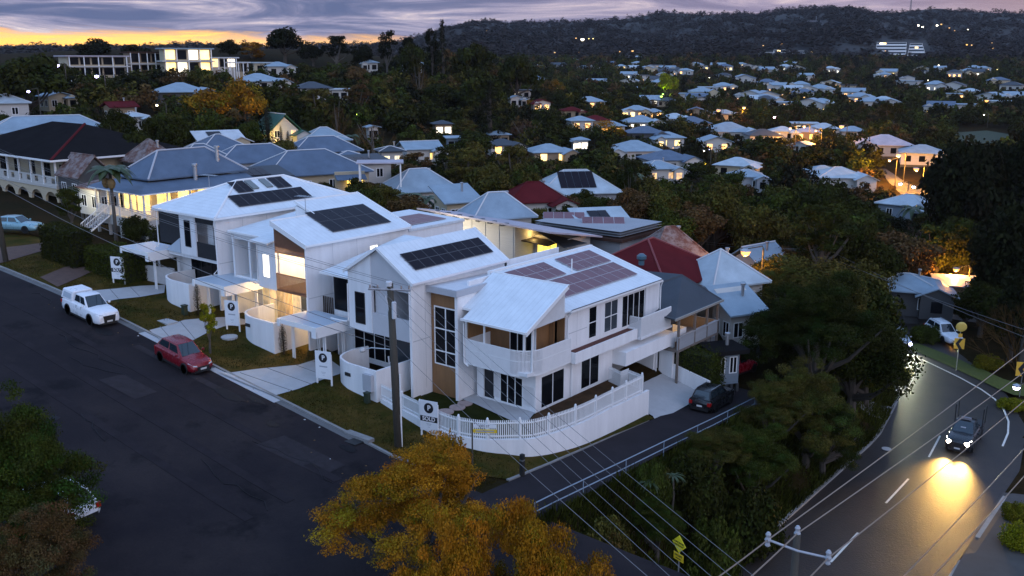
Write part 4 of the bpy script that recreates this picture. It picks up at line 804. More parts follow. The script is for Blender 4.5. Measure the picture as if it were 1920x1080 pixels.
# ---------------------------------------------------------------- text helper
def text(par, s, size, m, M, name='lettering', bold=False, th=.004, align='CENTER'):
    c = bpy.data.curves.new(name, 'FONT'); c.body = s; c.size = size; c.extrude = th; c.align_x = align; c.align_y = 'CENTER'
    if bold: c.offset = size*.022
    o = bpy.data.objects.new(name, c); me = bpy.data.meshes.new_from_object(o); bpy.data.objects.remove(o); bpy.data.curves.remove(c)
    me.transform(M); me.materials.clear(); me.materials.append(m); o = bpy.data.objects.new(name, me); COL.objects.link(o); o.parent = par; return o
UP = lambda x, y, z: Matrix.Translation((x, y, z)) @ Matrix.Rotation(math.pi/2, 4, 'X')   # text upright, facing -y locally
INK = mat('black_ink', (.008, .009, .014), .5, var=0); WINK = mat('white_ink', (.78, .78, .80), .5, var=0); GINK = mat('grey_ink', (.36, .38, .42), .6, var=0)
BOARD = mat('sign_board', (.72, .74, .77), .45, var=.03)
def estate_sign(px, py, rz, lab, sold, s=1.):
    p = gp(px, py, .08); t = thing('estate_sign', lab, 'sign', tuple(p), rz, 'real estate boards along the street')
    w, h, b = .62*s, 1.95*s, .42*s
    MB().box(-w, w, -.02, .02, b, b+h).build('board', BOARD, t, local=True)
    for x in (-w+.05, w-.05): MB().box(x-.05, x+.05, .021, .10, -.3, b+h*.9).build('leg', TRIM, t, local=True)
    mb = MB(); n = 24; mb.prism([(.33*s*math.cos(2*math.pi*k/n), -.021, b+h*.76+.33*s*math.sin(2*math.pi*k/n)) for k in range(n)], (0, -.006, 0)); mb.build('round_emblem', INK, t, local=True)
    text(t, 'P', .46*s, WINK, UP(.02, -.031, b+h*.76), 'emblem_letter', True)
    text(t, '·····', .10*s, GINK, UP(0, -.024, b+h*.56), 'small_print') if 0 else None
    if sold:
        MB().box(-w*.98, w*.98, -.027, -.021, b+h*.31, b+h*.49).build('sold_band', INK, t, local=True); text(t, 'SOLD', .36*s, WINK, UP(0, -.031, b+h*.40), 'lettering', True)
    else: MB().box(-w*.5, w*.5, -.025, -.021, b+h*.42, b+h*.47).build('faint_print', GINK, t, local=True)
    for k, ww in ((.24, .3), (.20, .22), (.13, .12)): MB().box(-w*ww, w*ww, -.025, -.021, b+h*k-.012, b+h*k+.012).build('faint_print', GINK, t, local=True)
estate_sign(805, 820, .22, 'white estate board with large black SOLD band in front of the picket fence', True)
estate_sign(608, 721, .30, 'white estate board with black round emblem beside the gabled house driveway', False)
estate_sign(437, 620, .34, 'white estate board with black round emblem beside the brightly lit townhouse', False)
estate_sign(223, 532, .40, 'white estate board with dark band, farthest up the street by the hipped townhouse', True)
# street-name sign at the corner
p = gp(886, 885, 0); t = thing('street_name_sign', 'grey post with white and yellow street name blades at the corner', 'street sign', tuple(p), .62)
MB().tube([(0, 0, -.2), (0, 0, 3.0)], .045, 7).build('post', POLE, t, local=True)
MB().box(.05, 1.35, -.015, .015, 2.72, 2.92).build('name_blade', BOARD, t, local=True); text(t, 'ERS ST', .2, INK, UP(.7, -.02, 2.82))
YEL = mat('sign_yellow', (.75, .52, .02), .5, var=.05); MB().box(.05, 1.4, -.015, .015, 2.42, 2.62).build('warning_blade', YEL, t, local=True); MB().box(.2, 1.25, -.02, -.016, 2.48, 2.56).build('faint_print', GINK, t, local=True)
# yellow warning sign on the bank
SIGNY = mat('fluoro_yellow', (.85, .72, .03), .45, var=.04)
tp = atZ(1272, 1050, 46.); b = (tp[0], tp[1], gz(tp[0], tp[1])); t = thing('warning_sign', 'bright yellow diamond warning sign with plate below on the dark bank', 'road sign', b, -.30); hz_ = tp[2]-b[2]-.05
MB().tube([(0, .04, -.3), (0, .04, hz_+1.1)], .035, 6).build('post', STEEL, t, local=True)
MB().prism([(-.46, -.01, hz_+.9), (0, -.01, hz_+.44), (.46, -.01, hz_+.9), (0, -.01, hz_+1.36)], (0, .02, 0)).build('diamond_plate', SIGNY, t, local=True)
text(t, 'CONCEALED', .125, INK, UP(0, -.016, hz_+.97), bold=True); text(t, 'DRIVEWAY', .125, INK, UP(0, -.016, hz_+.82), bold=True)
MB().box(-.33, .33, -.01, .01, hz_+.02, hz_+.40).build('lower_plate', YEL, t, local=True); text(t, 'ON LEFT', .13, INK, UP(0, -.016, hz_+.28), bold=True); MB().box(-.18, .18, -.016, -.011, hz_+.1, hz_+.15).build('faint_print', INK, t, local=True)
# ---------------------------------------------------------------- power poles and wires
def pole(px, py, h, lab, lean=(0, 0), arm=2.4, arz=0., arm2=True, base=None, r=.17, kit=False):
    p = np.array(base) if base is not None else gp(px, py, 0); t = thing('power_pole', lab, 'power pole', tuple(p))
    top = Vector((lean[0], lean[1], h)); MB().tube([(0, 0, -.5), tuple(top*.5), tuple(top)], [r*1.15, r, r*.8], 10).build('shaft', POLE, t, local=True, smooth=True)
    d = Vector((math.cos(arz), math.sin(arz), 0)); a = top-Vector((0, 0, .35)); n = Vector((-d.y, d.x, 0))*.14
    if arm: 
        mb = MB(); A, B = a-d*arm/2-n, a+d*arm/2-n; mb.tube([tuple(A), tuple(B)], .075, 4); mb.tube([tuple(a-d*.7-n), tuple(a-Vector((0, 0, .8)))], .02, 4); mb.build('crossarm', mat('weathered_arm', (.34, .33, .34), .8, var=.2), t, local=True)
        for f in (-.46, -.28, .28, .46): MB().lathe([(.03, 0), (.06, .05), (.04, .1), (.06, .15), (.03, .2)], tuple(a+d*arm*f-n+Vector((0, 0, .06))), 6).build('insulator', mat('insulator', (.25, .20, .18), .3, var=0), t, local=True)
    return t, np.array(p), np.array(top)+p, np.array(d), np.array(a)+p-np.array(n)
zp = gz(-39.9, 37.1)
P1, b1, t1, d1, a1 = pole(748, 838, 10.1, 'tall weathered timber power pole with crossarm in front of the gabled townhouse', (-.25, -.12, ), 2.5, .55, r=.235)
K = P1
mb = MB(); mb.lathe([(.13, 0), (.14, .05), (.14, .95), (.1, 1.0)], (.22, -.3, 8.1), 10); mb.build('transformer_can', mat('can_grey', (.55, .56, .58), .5, var=.05), K, local=True)
mb = MB(); mb.lathe([(.2, 0), (.2, .22), (.17, .27)], (-.25, -.2, 9.95), 8); mb.build('cap', mat('can_grey', (.55, .56, .58)), K, local=True)
mb = MB(); mb.tube([(-.18, -.1, 6.1), (-1.3, -.75, 6.15), (-1.6, -.9, 6.05)], .035, 6); mb.build('lamp_arm', STEEL, K, local=True)
mb = MB(); mb.lathe([(.06, .12), (.16, .05), (.2, -.05), (.15, -.14), (.03, -.18)], (-1.8, -1.0, 6.0), 9); mb.build('lamp_head', mat('lamp_housing', (.45, .44, .43), .4, var=0), K, local=True)
mb = MB(); mb.tube([(-.2, -.2, 9.6), (-.4, -.35, 9.3), (-.28, -.26, 8.7), (-.12, -.2, 7.5), (-.14, -.22, 5.6), (-.3, -.3, 5.2), (-.36, -.3, 5.7)], .05, 6); mb.build('conduit', mat('can_grey', (.5, .5, .5)), K, local=True); mb = MB(); mb.tube([(.2, .05, -.2), (.19, .05, 4.6)], .05, 6); mb.build('conduit', TRIM, K, local=True)
mb = MB(); mb.lathe([(.215, 0), (.20, 2.3)], (0, 0, -.2), 10); mb.build('steel_sleeve', mat('sleeve', (.25, .26, .27), .5, .3, var=.15), K, local=True)
P0, b0, t0, d0, a0 = pole(12, 492, 10.5, 'dark timber power pole at the far left up the street', (-.9, -.2), 2.2, .9, r=.22)
def wire(a, b, sag=.02, r=.014, m=None, lab='thin overhead wire', n=14, group=None):
    a, b = np.array(a), np.array(b); L = np.linalg.norm(b-a); pts = [tuple(a+(b-a)*k/n-np.array([0, 0, 4*sag*L*(k/n)*(1-k/n)])) for k in range(n+1)]
    return tag(MB().tube(pts, r, 4).build('overhead_wire', m or WIRE), lab, 'power line', group)
G1 = 'wires along the street'
for i, f in enumerate((-.46, -.28, .28, .46)):
    wire(a1+d1*2.5*f+[0, 0, .25], a0+d0*2.2*f+[0, 0, .25], .012, .012, lab='thin overhead wire crossing the townhouse fronts, '+('lowest', 'second lowest', 'second highest', 'highest')[i]+' of the crossarm set', group=G1)
wire(b1+[-.2, -.1, 6.6], b0+[-.6, 0, 8.2], .015, .022, lab='thick low cable from the far left pole to the near pole, upper of the pair', group=G1); wire(b1+[-.2, -.1, 6.2], b0+[-.5, 0, 7.3], .02, .022, lab='thick low cable from the far left pole to the near pole, lower of the pair', group=G1)
G2 = 'wires falling across the lane'
ends = [(1216, 1080), (1258, 1080), (1296, 1080), (1335, 1080), (1372, 1080), (1415, 1080)]
sts = [b1+[.1, -.1, 6.4]]+[a1+d1*2.5*f+[0, 0, .2] for f in (-.46, -.28, .0, .28, .46)]
for i, (e, s_) in enumerate(zip(ends, sts)):
    q = atZ(*e, 24.5+i*.4); q2 = q+(q-s_)*.28; q2[2] += .25
    wire(s_, q2, .008, .011 if i else .014, lab='pale wire falling from the near pole across the lane, number %s from the left' % ('one two three four five six'.split()[i]), group=G2)
t = atZ(1495, 1000, 32.); base = (t[0], t[1], gz(t[0], t[1]))
P2, b2, t2, d2, a2 = pole(0, 0, t[2]-base[2], 'grey power pole rising beside the main road at the bottom edge', (0, 0), 0, base=base, r=.15)
for q, w in (((1440, 1012), 'left'), ((1553, 1046), 'right')):
    pass
A_ = atZ(1440, 1012, 31.8)-base; B_ = atZ(1553, 1046, 31.2)-base; C_ = (A_+B_)/2
ARM = mat('pole_arm', (.36, .37, .40), .6, var=.1)
mb = MB(); mb.tube([tuple(A_), tuple(C_+[0, 0, -.08]), tuple(B_)], .045, 5); mb.build('crossarm', ARM, P2, local=True)
for q in (A_, B_, np.array([0, 0, t[2]-base[2]])): MB().lathe([(.05, -.25), (.1, -.2), (.07, -.1), (.12, 0), (.07, .1), (.1, .2), (.05, .28)], tuple(q), 7).build('insulator', ARM, P2, local=True)
G3 = 'wires along the main road'
for i, (s_, f_, n_) in enumerate(((A_+base, (2110, 500, 78), (1340, 1085, 27)), (t2, (2120, 540, 78), (1402, 1085, 27.)), (B_+base, (2080, 610, 75), (1515, 1085, 29.)))):
    wire(s_, atZ(*f_), .006, .028, WIREO, 'brown wire running up along the main road, '+('left','middle','right')[i]+' of three', group=G3); e = atZ(*n_); wire(s_, e+(e-s_)*.5, .004, .028, WIREO, 'brown wire dropping from the bottom pole to the frame edge, '+('left','middle','right')[i]+' one', group=G3)
for i, (a_, b_) in enumerate((((1690, 1085, 26), (2050, 690, 60)), ((1745, 1085, 26), (2090, 690, 60)))):
    wire(atZ(*a_), atZ(*b_), .006, .022, WIREO, 'lower brown wire over the main road, '+('left','right')[i]+' of the pair', group=G3)
P5, b5, t5, d5, a5 = pole(0, 0, 9.5, 'pale power pole head rising above the dark trees beside the bend', (0, 0), 2.2, .3, base=(lambda q: (q[0], q[1], q[2]-9.5))(atZ(1540, 462, 98)))
for i, f in enumerate((-.4, .4)):
    wire(a5+d5*2.2*f, atZ(1990, 640+18*i, 70), .012, .016, lab='pale wire from the pole above the dark trees to the right edge, '+('upper', 'lower')[i]+' one', group='wires beside the bend')
    wire(a5+d5*2.2*f, atZ(1010, 372+12*i, 150), .03, .014, lab='thin dark wire from the valley to the pole above the dark trees, '+('upper', 'lower')[i]+' one', group='wires beside the bend')
# ---------------------------------------------------------------- vehicles
TYRE = mat('tyre', (.012, .012, .012), .85, var=0); RIM = mat('alloy', (.38, .38, .40), .3, .8, var=0); CGLASS = mat('car_glass', (.012, .022, .03), .05, var=0, spec=.9); HEADL = mat('headlight', (.55, .58, .62), .15, var=0, spec=.8); TAIL = mat('taillight', (.35, .01, .01), .2, var=0)
PLATE = mat('number_plate', (.6, .6, .6), .5, var=0)
def paint(n, c, r=.28, metal=.2): return mat('paint_'+n, c, r, metal, var=.04, coat=.25)
def car(name, label, cat, m, L=4.1, Wd=1.72, H=1.5, belt=.95, hood=.78, tail=.95, wsb=.75, rf=.1, rr=-1.45, rb=-1.95, wb=2.57, wr=.31, canopy=False, loc=(0, 0, 0), rz=0, group=None, rails=False, lit=None, pitch=0, rack=False, grille=True):
    t = thing(name, label, cat, loc, rz, group); hw = Wd/2; F, B = L/2, -L/2
    st = [(B, .42, tail*.72, .74), (B+.06, .30, tail*.92, .88), (B+.35, .22, tail, .97), (rb+.05 if not canopy else -1.1, .2, belt, 1.), (0, .2, belt-.01, 1.), (wsb, .2, belt-.03, 1.), (wsb+.35, .2, hood+.10, .985), (F-.42, .22, hood+.03, .95), (F-.14, .25, hood-.06, .88), (F-.02, .30, hood-.22, .78), (F, .36, hood-.34, .7)]
    n = 9; vs = []
    for x, zb, zt, k in st:
        w = hw*k; prof = [(-w*.90, zb), (-w*.99, zb+.12), (-w, zb+(zt-zb)*.5), (-w*.95, zt-.1), (-w*.84, zt-.01), (0, zt+.035), (w*.84, zt-.01), (w*.95, zt-.1), (w, zb+(zt-zb)*.5), (w*.99, zb+.12), (w*.90, zb)]
        vs += [(x, y, z) for y, z in prof]
    m_ = 11; fs = [(i*m_+j, i*m_+(j+1) % m_, (i+1)*m_+(j+1) % m_, (i+1)*m_+j) for i in range(len(st)-1) for j in range(m_)]
    fs += [tuple(range(m_)), tuple(range((len(st)-1)*m_+m_-1, (len(st)-1)*m_-1, -1))]
    mb = MB(); mb.add(vs, fs)
    # greenhouse shell
    bw, tw = hw*.84, hw*.66; zb = belt-.04
    gr_ = [(rb, tail-.02 if not canopy else belt-.02, bw*.95), (wsb+.1, zb-.02, bw), (rf, H, tw), (rr, H-.03, tw*.97)]
    (xa, za, wa), (xb_, zb_, wb_), (xc, zc, wc), (xd_, zd_, wd_) = gr_; xm = (xc+xd_)/2
    sv = [(xa, -wa, za), (xa, wa, za), (xb_, -wb_, zb_), (xb_, wb_, zb_), (xc, -wc, zc), (xc, wc, zc), (xm, -wc*1.02, H+.02), (xm, wc*1.02, H+.02), (xd_, -wd_, zd_), (xd_, wd_, zd_)]
    mb.add(sv, [(4, 6, 7, 5), (6, 8, 9, 7), (2, 4, 5, 3), (0, 1, 9, 8), (0, 8, 6, 2), (2, 6, 4), (1, 3, 7, 9), (3, 5, 7)])
    body = mb.build('body', m, t, local=True); body.data.shade_smooth(); b = body.modifiers.new('bevel', 'BEVEL'); b.width = .04; b.segments = 2; b.limit_method = 'ANGLE'; b.angle_limit = .6
    def lerp(a, c, k): return tuple(a[i]+(c[i]-a[i])*k for i in range(3))
    def pane(q, nm, inset=.08, o=.012, mm=None):
        c = [sum(p[i] for p in q)/len(q) for i in range(3)]; q = [lerp(p, c, inset) for p in q]; nn = (Vector(q[1])-Vector(q[0])).cross(Vector(q[-1])-Vector(q[0])).normalized()
        if nn.dot(Vector(c)-Vector((0, 0, .8))) < 0: nn = -nn
        return MB().hexa([tuple(Vector(p)-nn*.02) for p in (q if len(q) == 4 else q+[q[-1]])], [tuple(Vector(p)+nn*o) for p in (q if len(q) == 4 else q+[q[-1]])]).build(nm, mm or CGLASS, t, local=True)
    pane([sv[2], sv[3], sv[5], sv[4]], 'windscreen', .1); pane([sv[0], sv[1], sv[9], sv[8]], 'rear_window', .16)
    for s in (0, 1):
        lo = lambda k: lerp(sv[s], sv[2+s], k); hi = lambda k: lerp(sv[8+s], sv[4+s], k)
        def up(p): return (p[0], p[1], p[2])
        a0_, a1_ = lerp(lo(.06), hi(.04), .18), lerp(lo(.47), hi(.52), .18); b0_, b1_ = lerp(lo(.06), hi(.04), .86), lerp(lo(.47), hi(.52), .9)
        pane([a0_, a1_, b1_, b0_], 'side_window', .03, .03); a0_, a1_ = lerp(lo(.52), hi(.57), .18), lerp(lo(.88), hi(.97), .18); b0_, b1_ = lerp(lo(.52), hi(.57), .9), lerp(lo(.90), hi(.98), .86); pane([a0_, a1_, b1_, b0_], 'side_window', .03, .03)
        y = (hw*1.02)*(1 if s else -1); MB().lathe([(.02, -.07), (.09, -.05), (.09, .06), (.03, .08)], (wsb-.12, y*1.06, belt+.06), 8).build('mirror', m, t, local=True)
    wx = (wb/2-.02, -wb/2-.02)
    for x in wx:
        for s in (1, -1):
            M = Matrix.Translation((x, s*(hw-.09), wr)) @ Matrix.Rotation(math.pi/2, 4, 'X')
            a = MB(); a.T = M; a.lathe([(wr*.62, -.1), (wr*.95, -.1), (wr, -.06), (wr, .06), (wr*.95, .1), (wr*.62, .1)], (0, 0, 0), 16); w = a.build('wheel', TYRE, t, local=True)
            a = MB(); a.T = M; a.lathe([(wr*.2, -.075), (wr*.64, -.07), (wr*.64, .07), (wr*.2, .075)], (0, 0, 0), 12); a.build('rim', RIM, w, local=True)
            a = MB(); a.T = Matrix.Translation((x, s*(hw-.13), wr+.02)) @ Matrix.Rotation(math.pi/2, 4, 'X'); a.lathe([(wr*1.17, -.14), (wr*1.17, .14)], (0, 0, 0), 16); a.build('wheel_arch', BLACK, t, local=True)
    for s in (1, -1):
        MB().hexa([(F-.46, s*hw*.90, hood-.16), (F-.06, s*hw*.72, hood-.24), (F-.02, s*hw*.45, hood-.25), (F-.3, s*hw*.6, hood-.16)], [(F-.46, s*hw*.91, hood-.02), (F-.09, s*hw*.74, hood-.10), (F-.03, s*hw*.47, hood-.16), (F-.3, s*hw*.62, hood-.03)]).build('headlight', lit or HEADL, t, local=True)
        MB().box(B-.02, B+.22, s*hw*.90, s*hw*.62, tail*.62, tail*.62+.24).build('taillight', TAIL, t, local=True)
    for s in (1, -1):
        MB().box(-wb/2+wr*1.15, wb/2-wr*1.2, s*(hw-.03), s*(hw+.012), .2, .33).build('sill_trim', BLACK, t, local=True)
        for x in (wsb-.62, (wsb+rr)/2-.28, rr+.42): MB().hexa([(x, s*(hw-.02), .36), (x+.02, s*(hw-.02), .36), (x+.02, s*(hw+.006), .36), (x, s*(hw+.006), .36)], [(x-.05, s*hw*.90, belt-.12), (x-.03, s*hw*.90, belt-.12), (x-.03, s*(hw*.97), belt-.12), (x-.05, s*(hw*.97), belt-.12)]).build('door_seam', BLACK, t, local=True)
        for x in ((wsb+rr)/2-.12, rr+.55): MB().box(x, x+.16, s*(hw-.02), s*(hw+.025), belt-.26, belt-.22).build('door_handle', m, t, local=True)
    MB().hexa([(F-.16, -hw*.74, .2), (F+.03, -hw*.6, .2), (F+.03, hw*.6, .2), (F-.16, hw*.74, .2)], [(F-.2, -hw*.76, .34), (F+.02, -hw*.62, .34), (F+.02, hw*.62, .34), (F-.2, hw*.76, .34)]).build('lower_bumper', BLACK, t, local=True); MB().box(B-.02, B+.12, -hw*.72, hw*.72, .24, .42).build('lower_bumper', BLACK, t, local=True)
    if grille: MB().hexa([(F-.10, -hw*.42, .30), (F+.025, -hw*.42, .30), (F+.025, hw*.42, .30), (F-.1, hw*.42, .30)], [(F-.12, -hw*.5, hood-.22), (F+.015, -hw*.5, hood-.22), (F+.015, hw*.5, hood-.22), (F-.12, hw*.5, hood-.22)]).build('grille', BLACK, t, local=True)
    MB().box(F+.01, F+.04, -.2, .2, .36, .47).build('number_plate', PLATE, t, local=True); MB().box(B-.03, B+.02, -.2, .2, .5, .62).build('number_plate', PLATE, t, local=True)
    if canopy:
        c0, c1 = B+.06, rb-.02; mb = MB(); w2 = hw*.93; mb.hexa([(c0, -w2, tail-.02), (c1, -w2, tail-.02), (c1, w2, tail-.02), (c0, w2, tail-.02)], [(c0+.16, -w2*.84, H+.02), (c1-.02, -w2*.84, H+.05), (c1-.02, w2*.84, H+.05), (c0+.16, w2*.84, H+.02)]); cb_ = mb.build('tray_canopy', m, t, local=True, bevel=.06)
        for s in (1, -1): MB().hexa([(c0+.32, s*w2*.985, tail+.14), (c1-.22, s*w2*.985, tail+.14), (c1-.22, s*w2*.94, tail+.14), (c0+.32, s*w2*.94, tail+.14)], [(c0+.38, s*w2*.90, H-.16), (c1-.24, s*w2*.90, H-.16), (c1-.24, s*w2*.8, H-.16), (c0+.38, s*w2*.8, H-.16)]).build('canopy_window', mat('frosted_window', (.42, .48, .55), .25, var=0), cb_, local=True)
    if rails:
        for s in (1, -1): MB().tube([(rf-.1, s*tw*.9, H+.06), (rr+.1, s*tw*.9, H+.06)], .025, 5).build('roof_rail', STEEL, t, local=True)
    return t
RED = paint('red', (.19, .006, .014)); WHT = paint('white', (.74, .76, .80), .3, 0); BLK = paint('black', (.012, .012, .014)); SIL = paint('silver', (.40, .42, .45), .3, .5); BLU = paint('blue', (.03, .05, .09)); TEAL = paint('pale_blue', (.22, .38, .44), .3, .4)
def on_street(px, py, zf): pass
w1 = gp(348.6, 700.8, .02); w2 = gp(304, 677.8, .02)
def seat(o, c, rz, slope=0., s=1.):
    o.location = c; o.rotation_mode = 'XYZ'; o.rotation_euler = (0, slope, rz); o.scale = (s,)*3; return o
print('mazda', w1, w2, np.linalg.norm(w1-w2))
def street_car(o, px, py, s, rz=0., wb=2.6, Wd=1.7):
    # px, py: contact of the front wheel on the near side; the car points down the street (+X)
    q = gp(px, py, .0); c = (q[0]-wb/2*s, q[1]+(Wd/2-.12)*s); z0, z1 = zst(c[0]-1.3), zst(c[0]+1.3)
    return seat(o, (c[0], c[1], float(zst(c[0]))+.015), rz, math.atan2(float(z0-z1), 2.6), s)
c1 = car('hatchback', 'dark red hatchback parked at the kerb by the young tree', 'car', RED, group=None); street_car(c1, 348.6, 701, 1.12)
c2 = car('utility', 'white dual cab utility with white tray canopy parked at the kerb', 'utility', WHT, L=5.3, Wd=1.86, H=1.8, belt=1.16, hood=1.04, tail=1.12, wsb=.98, rf=.35, rr=-.75, rb=-.92, wb=3.08, wr=.38, canopy=True); street_car(c2, 171, 609.5, 1.06, wb=3.08, Wd=1.86)
p = atz(95, 955, 1.2); c3 = car('station_wagon', 'white wagon half hidden under the dark green tree, red tail light showing', 'car', WHT, L=4.7, Wd=1.8, H=1.55, rb=-2.2, rr=-1.8, loc=(0, 0, 0)); q = atz(120, 952, .9); seat(c3, (q[0]-1.8, q[1]+.4, float(zst(q[0]-1.8))+.01), math.pi+.12, -.1*-1*0, 1.05)
q = gp(1312, 790, 0); c4 = car('wagon', 'black wagon with roof rails parked in the lane behind the white driveway wall', 'car', BLK, L=4.6, Wd=1.85, H=1.62, rails=True, rb=-2.15, rr=-1.8, belt=1.02, hood=.9, tail=1.02); seat(c4, (-29.75, 60.4, gz(-29.75, 60.4)+.03), math.pi/2+.06, .03)
c5 = car('hatchback', 'red hatchback parked beside the clipped hedge under the dark trees', 'car', paint('bright_red', (.38, .012, .03))); q = gp(1352, 716, 0); seat(c5, (-32.0, 68.9, gz(-32, 68.9)+.03), math.pi/2-.1, .03, 1.05)
HL = glow('headlamp_on', (1., .90, .72), 25); HLB = glow('headlamp_blue', (.62, .60, 1.), 14)
c6 = car('dual_cab_utility', 'dark utility with glaring headlights and ladder racks driving down the main road', 'utility', BLK, L=5.3, Wd=1.9, H=1.8, belt=1.15, hood=1.05, tail=1.05, wsb=.98, rf=.35, rr=-.75, rb=-.95, wb=3.1, wr=.38, lit=HL)
q = atz(1793, 832, -6.8); u6 = (q[0], q[1]+2.4); seat(c6, (u6[0], u6[1], -7.44), -math.pi/2+.06, 0, 1.05)
WM[c6.name] = Matrix.Translation(c6.location) @ Matrix.Rotation(-math.pi/2+.06, 4, 'Z') @ Matrix.Scale(1.05, 4)
mb = MB(); mb.box(-2.6, -.95, -.92, .92, .98, 1.1); mb.build('tray', BLACK, c6, local=True); MB().box(-.05, .2, -.35, .35, 1.86, 2.02).build('roof_load', mat('grey_load', (.18, .18, .2), .6), c6, local=True)
for s in (1, -1): MB().tube([(-2.4, s*.95, 1.0), (-2.4, s*.98, 2.45), (-1.2, s*.98, 2.45), (-1.2, s*.95, 1.0)], .04, 5).build('ladder_rack', BLACK, c6, local=True)
MB().box(.72, .78, -.2, .15, 1.28, 1.46).build('dash_paper', mat('paper', (.45, .46, .5), .7, var=0), c6, local=True)
def spot(par, loc, rx, rz, col, w, size=50, blend=.6, r=.06):
    l = bpy.data.lights.new('headlight_beam', 'SPOT'); l.energy = w; l.color = col; l.spot_size = R_(size); l.spot_blend = blend; l.shadow_soft_size = r
    o = bpy.data.objects.new('headlight_beam', l); COL.objects.link(o); o.parent = par; o.location = loc; o.rotation_euler = (R_(rx), 0, R_(rz)); return o
for s in (1, -1): spot(c6, (2.75, s*.6, .8), 86.5, -90+s*-3, (1., .56, .13), 6500, 62, 1.0)
c7 = car('sedan', 'oncoming car with bluish headlights half hidden behind the dark tree at the bend', 'car', SIL, lit=HLB); q = atz(1683, 654, -7.4); seat(c7, (q[0]-.5, q[1]+2.0, -7.45), -math.pi/2+.52, 0, 1.05)
for s in (1, -1): spot(c7, (2.15, s*.6, .62), 86, -90-4, (.95, .98, .62), 2600, 80, 1.0)
q = gp(1762, 640, .2); c8 = car('station_wagon', 'white wagon parked on the grass bank behind the chevron sign', 'car', WHT, L=4.8, Wd=1.85, H=1.6, rails=True, rb=-2.2, rr=-1.85); seat(c8, (q[0], q[1]+1.2, q[2]+.1), -.75, .05, 1.05)
q = gp(1692, 564, .2); c9 = car('sedan', 'dark blue car parked in the orange lit side street', 'car', BLU); seat(c9, (q[0], q[1], q[2]), 2.9-math.pi, 0, 1.0)
q = gp(1748, 568, .2); c10 = car('hatchback', 'silver hatchback parked under the orange lamp in the side street', 'car', SIL, H=1.55); seat(c10, (q[0], q[1], q[2]), 2.9-math.pi, 0, 1.0)
q = gp(36, 436, .2); c11 = car('sedan', 'pale blue car parked in the carport at the far left', 'car', TEAL, L=4.6, H=1.45); seat(c11, (q[0], q[1], q[2]+.15), .5, 0, 1.1)
# chevron boards and mirror at the bend
def chevron(px, py, h, lab, mirror=False, s=1., dx=0, flip=1):
    p = gp(px, py, .1); t = thing('chevron_sign', lab, 'road sign', tuple(p), .45); MB().tube([(0, .05, -.3), (0, .05, h)], .04, 6).build('post', STEEL, t, local=True)
    AMB = mat('amber_plate', (.75, .42, .04), .5, var=.05); z = h-(1.9 if mirror else .5)
    MB().box(-.45*s, .45*s, -.02, .02, z-.5*s, z+.5*s).build('plate', AMB, t, local=True); f = flip
    MB().prism([(.28*s*f, -.021, z+.5*s), (-.02*f, -.021, z+.5*s), (-.34*s*f, -.021, z), (-.02*f, -.021, z-.5*s), (.28*s*f, -.021, z-.5*s), (-.04*s*f, -.021, z)], (0, -.006, 0)).build('chevron', INK, t, local=True)
    if mirror:
        a = MB(); a.T = Matrix.Translation((0, -.05, h-.2)) @ Matrix.Rotation(math.pi/2+.15, 4, 'X'); a.lathe([(.5, -.06), (.5, .02), (.40, .06), (.2, .09)], (0, 0, 0), 16); a.build('mirror', mat('amber_mirror', (.70, .50, .12), .25, var=0), t, local=True); MB().box(-.18, .18, -.02, .02, h-1.25, h-.9).build('small_plate', AMB, t, local=True)
chevron(1793, 694, 4.6, 'round amber mirror over a black and amber chevron board at the bend', True, 1.05)
chevron(1912, 742, 3.0, 'double chevron board at the right edge of the bend', False, 1.3)

if True:   # added glowing domes over the lit headlights stand in for their glare
    for c_, x, z, mt in ((c6, 2.56, .80, glow('beam_glare', (1., .86, .60), 60)), (c7, 1.97, .60, glow('beam_glare_blue', (.62, .58, 1.), 40))):
        for s in (1, -1): a = MB(); a.T = Matrix.Translation((x, s*.62, z)) @ Matrix.Rotation(math.pi/2, 4, 'Y'); a.lathe([(.05, 0), (.16, .02), (.13, .08), (.04, .11)], (0, 0, 0), 10); a.build('headlamp_glare', mt, c_, local=True)
# ---------------------------------------------------------------- wear on the street: patches, seams, litter
def blob(cx, cy, rx, ry, seed, n=16):
    r = np.random.default_rng(seed); return [(cx+rx*math.cos(2*math.pi*k/n)*r.uniform(.7, 1.2), cy+ry*math.sin(2*math.pi*k/n)*r.uniform(.7, 1.2)) for k in range(n)]
PD = mat('asphalt_patch_dark', (.011, .010, .013), .95, var=.25, vscale=2., spec=.05); PL = mat('asphalt_patch_pale', (.034, .029, .032), .95, var=.25, vscale=2., spec=.05); OIL = mat('oil_stain', (.008, .007, .009), .6, var=.3, vscale=3., spec=.15)
def rect(x0, x1, y0, y1, sk=.2): return [(x0, y0), (x1, y0+sk), (x1-.1, y1), (x0+.15, y1-sk*.5)]
for q, m_, dz in ((rect(-58.5, -54.4, 29.2, 31.0), PL, .024), (rect(-62.5, -50, 33.9, 34.5, .05), PL, .022), (rect(-44.5, -39, 31.2, 33.4, .4), PL, .024), (blob(-51.2, 34.2, 1.6, .5, 3), OIL, .03), (blob(-49.6, 35.0, .9, .28, 4), OIL, .03), (blob(-59.5, 34.4, .8, .4, 5), OIL, .03), (blob(-46.0, 33.6, .5, .3, 6), OIL, .03), (blob(-66.5, 33.9, 1.2, .5, 7), OIL, .03), (blob(-40.6, 34.9, .7, .35, 8), OIL, .03), (blob(-55, 24.5, .35, .3, 9), OIL, .03), (rect(-95, -80, 30, 31.3, .2), PL, .024)):
    drape('road_patch', q, m_, dz, 1.2, zst2)
r_ = np.random.default_rng(12)
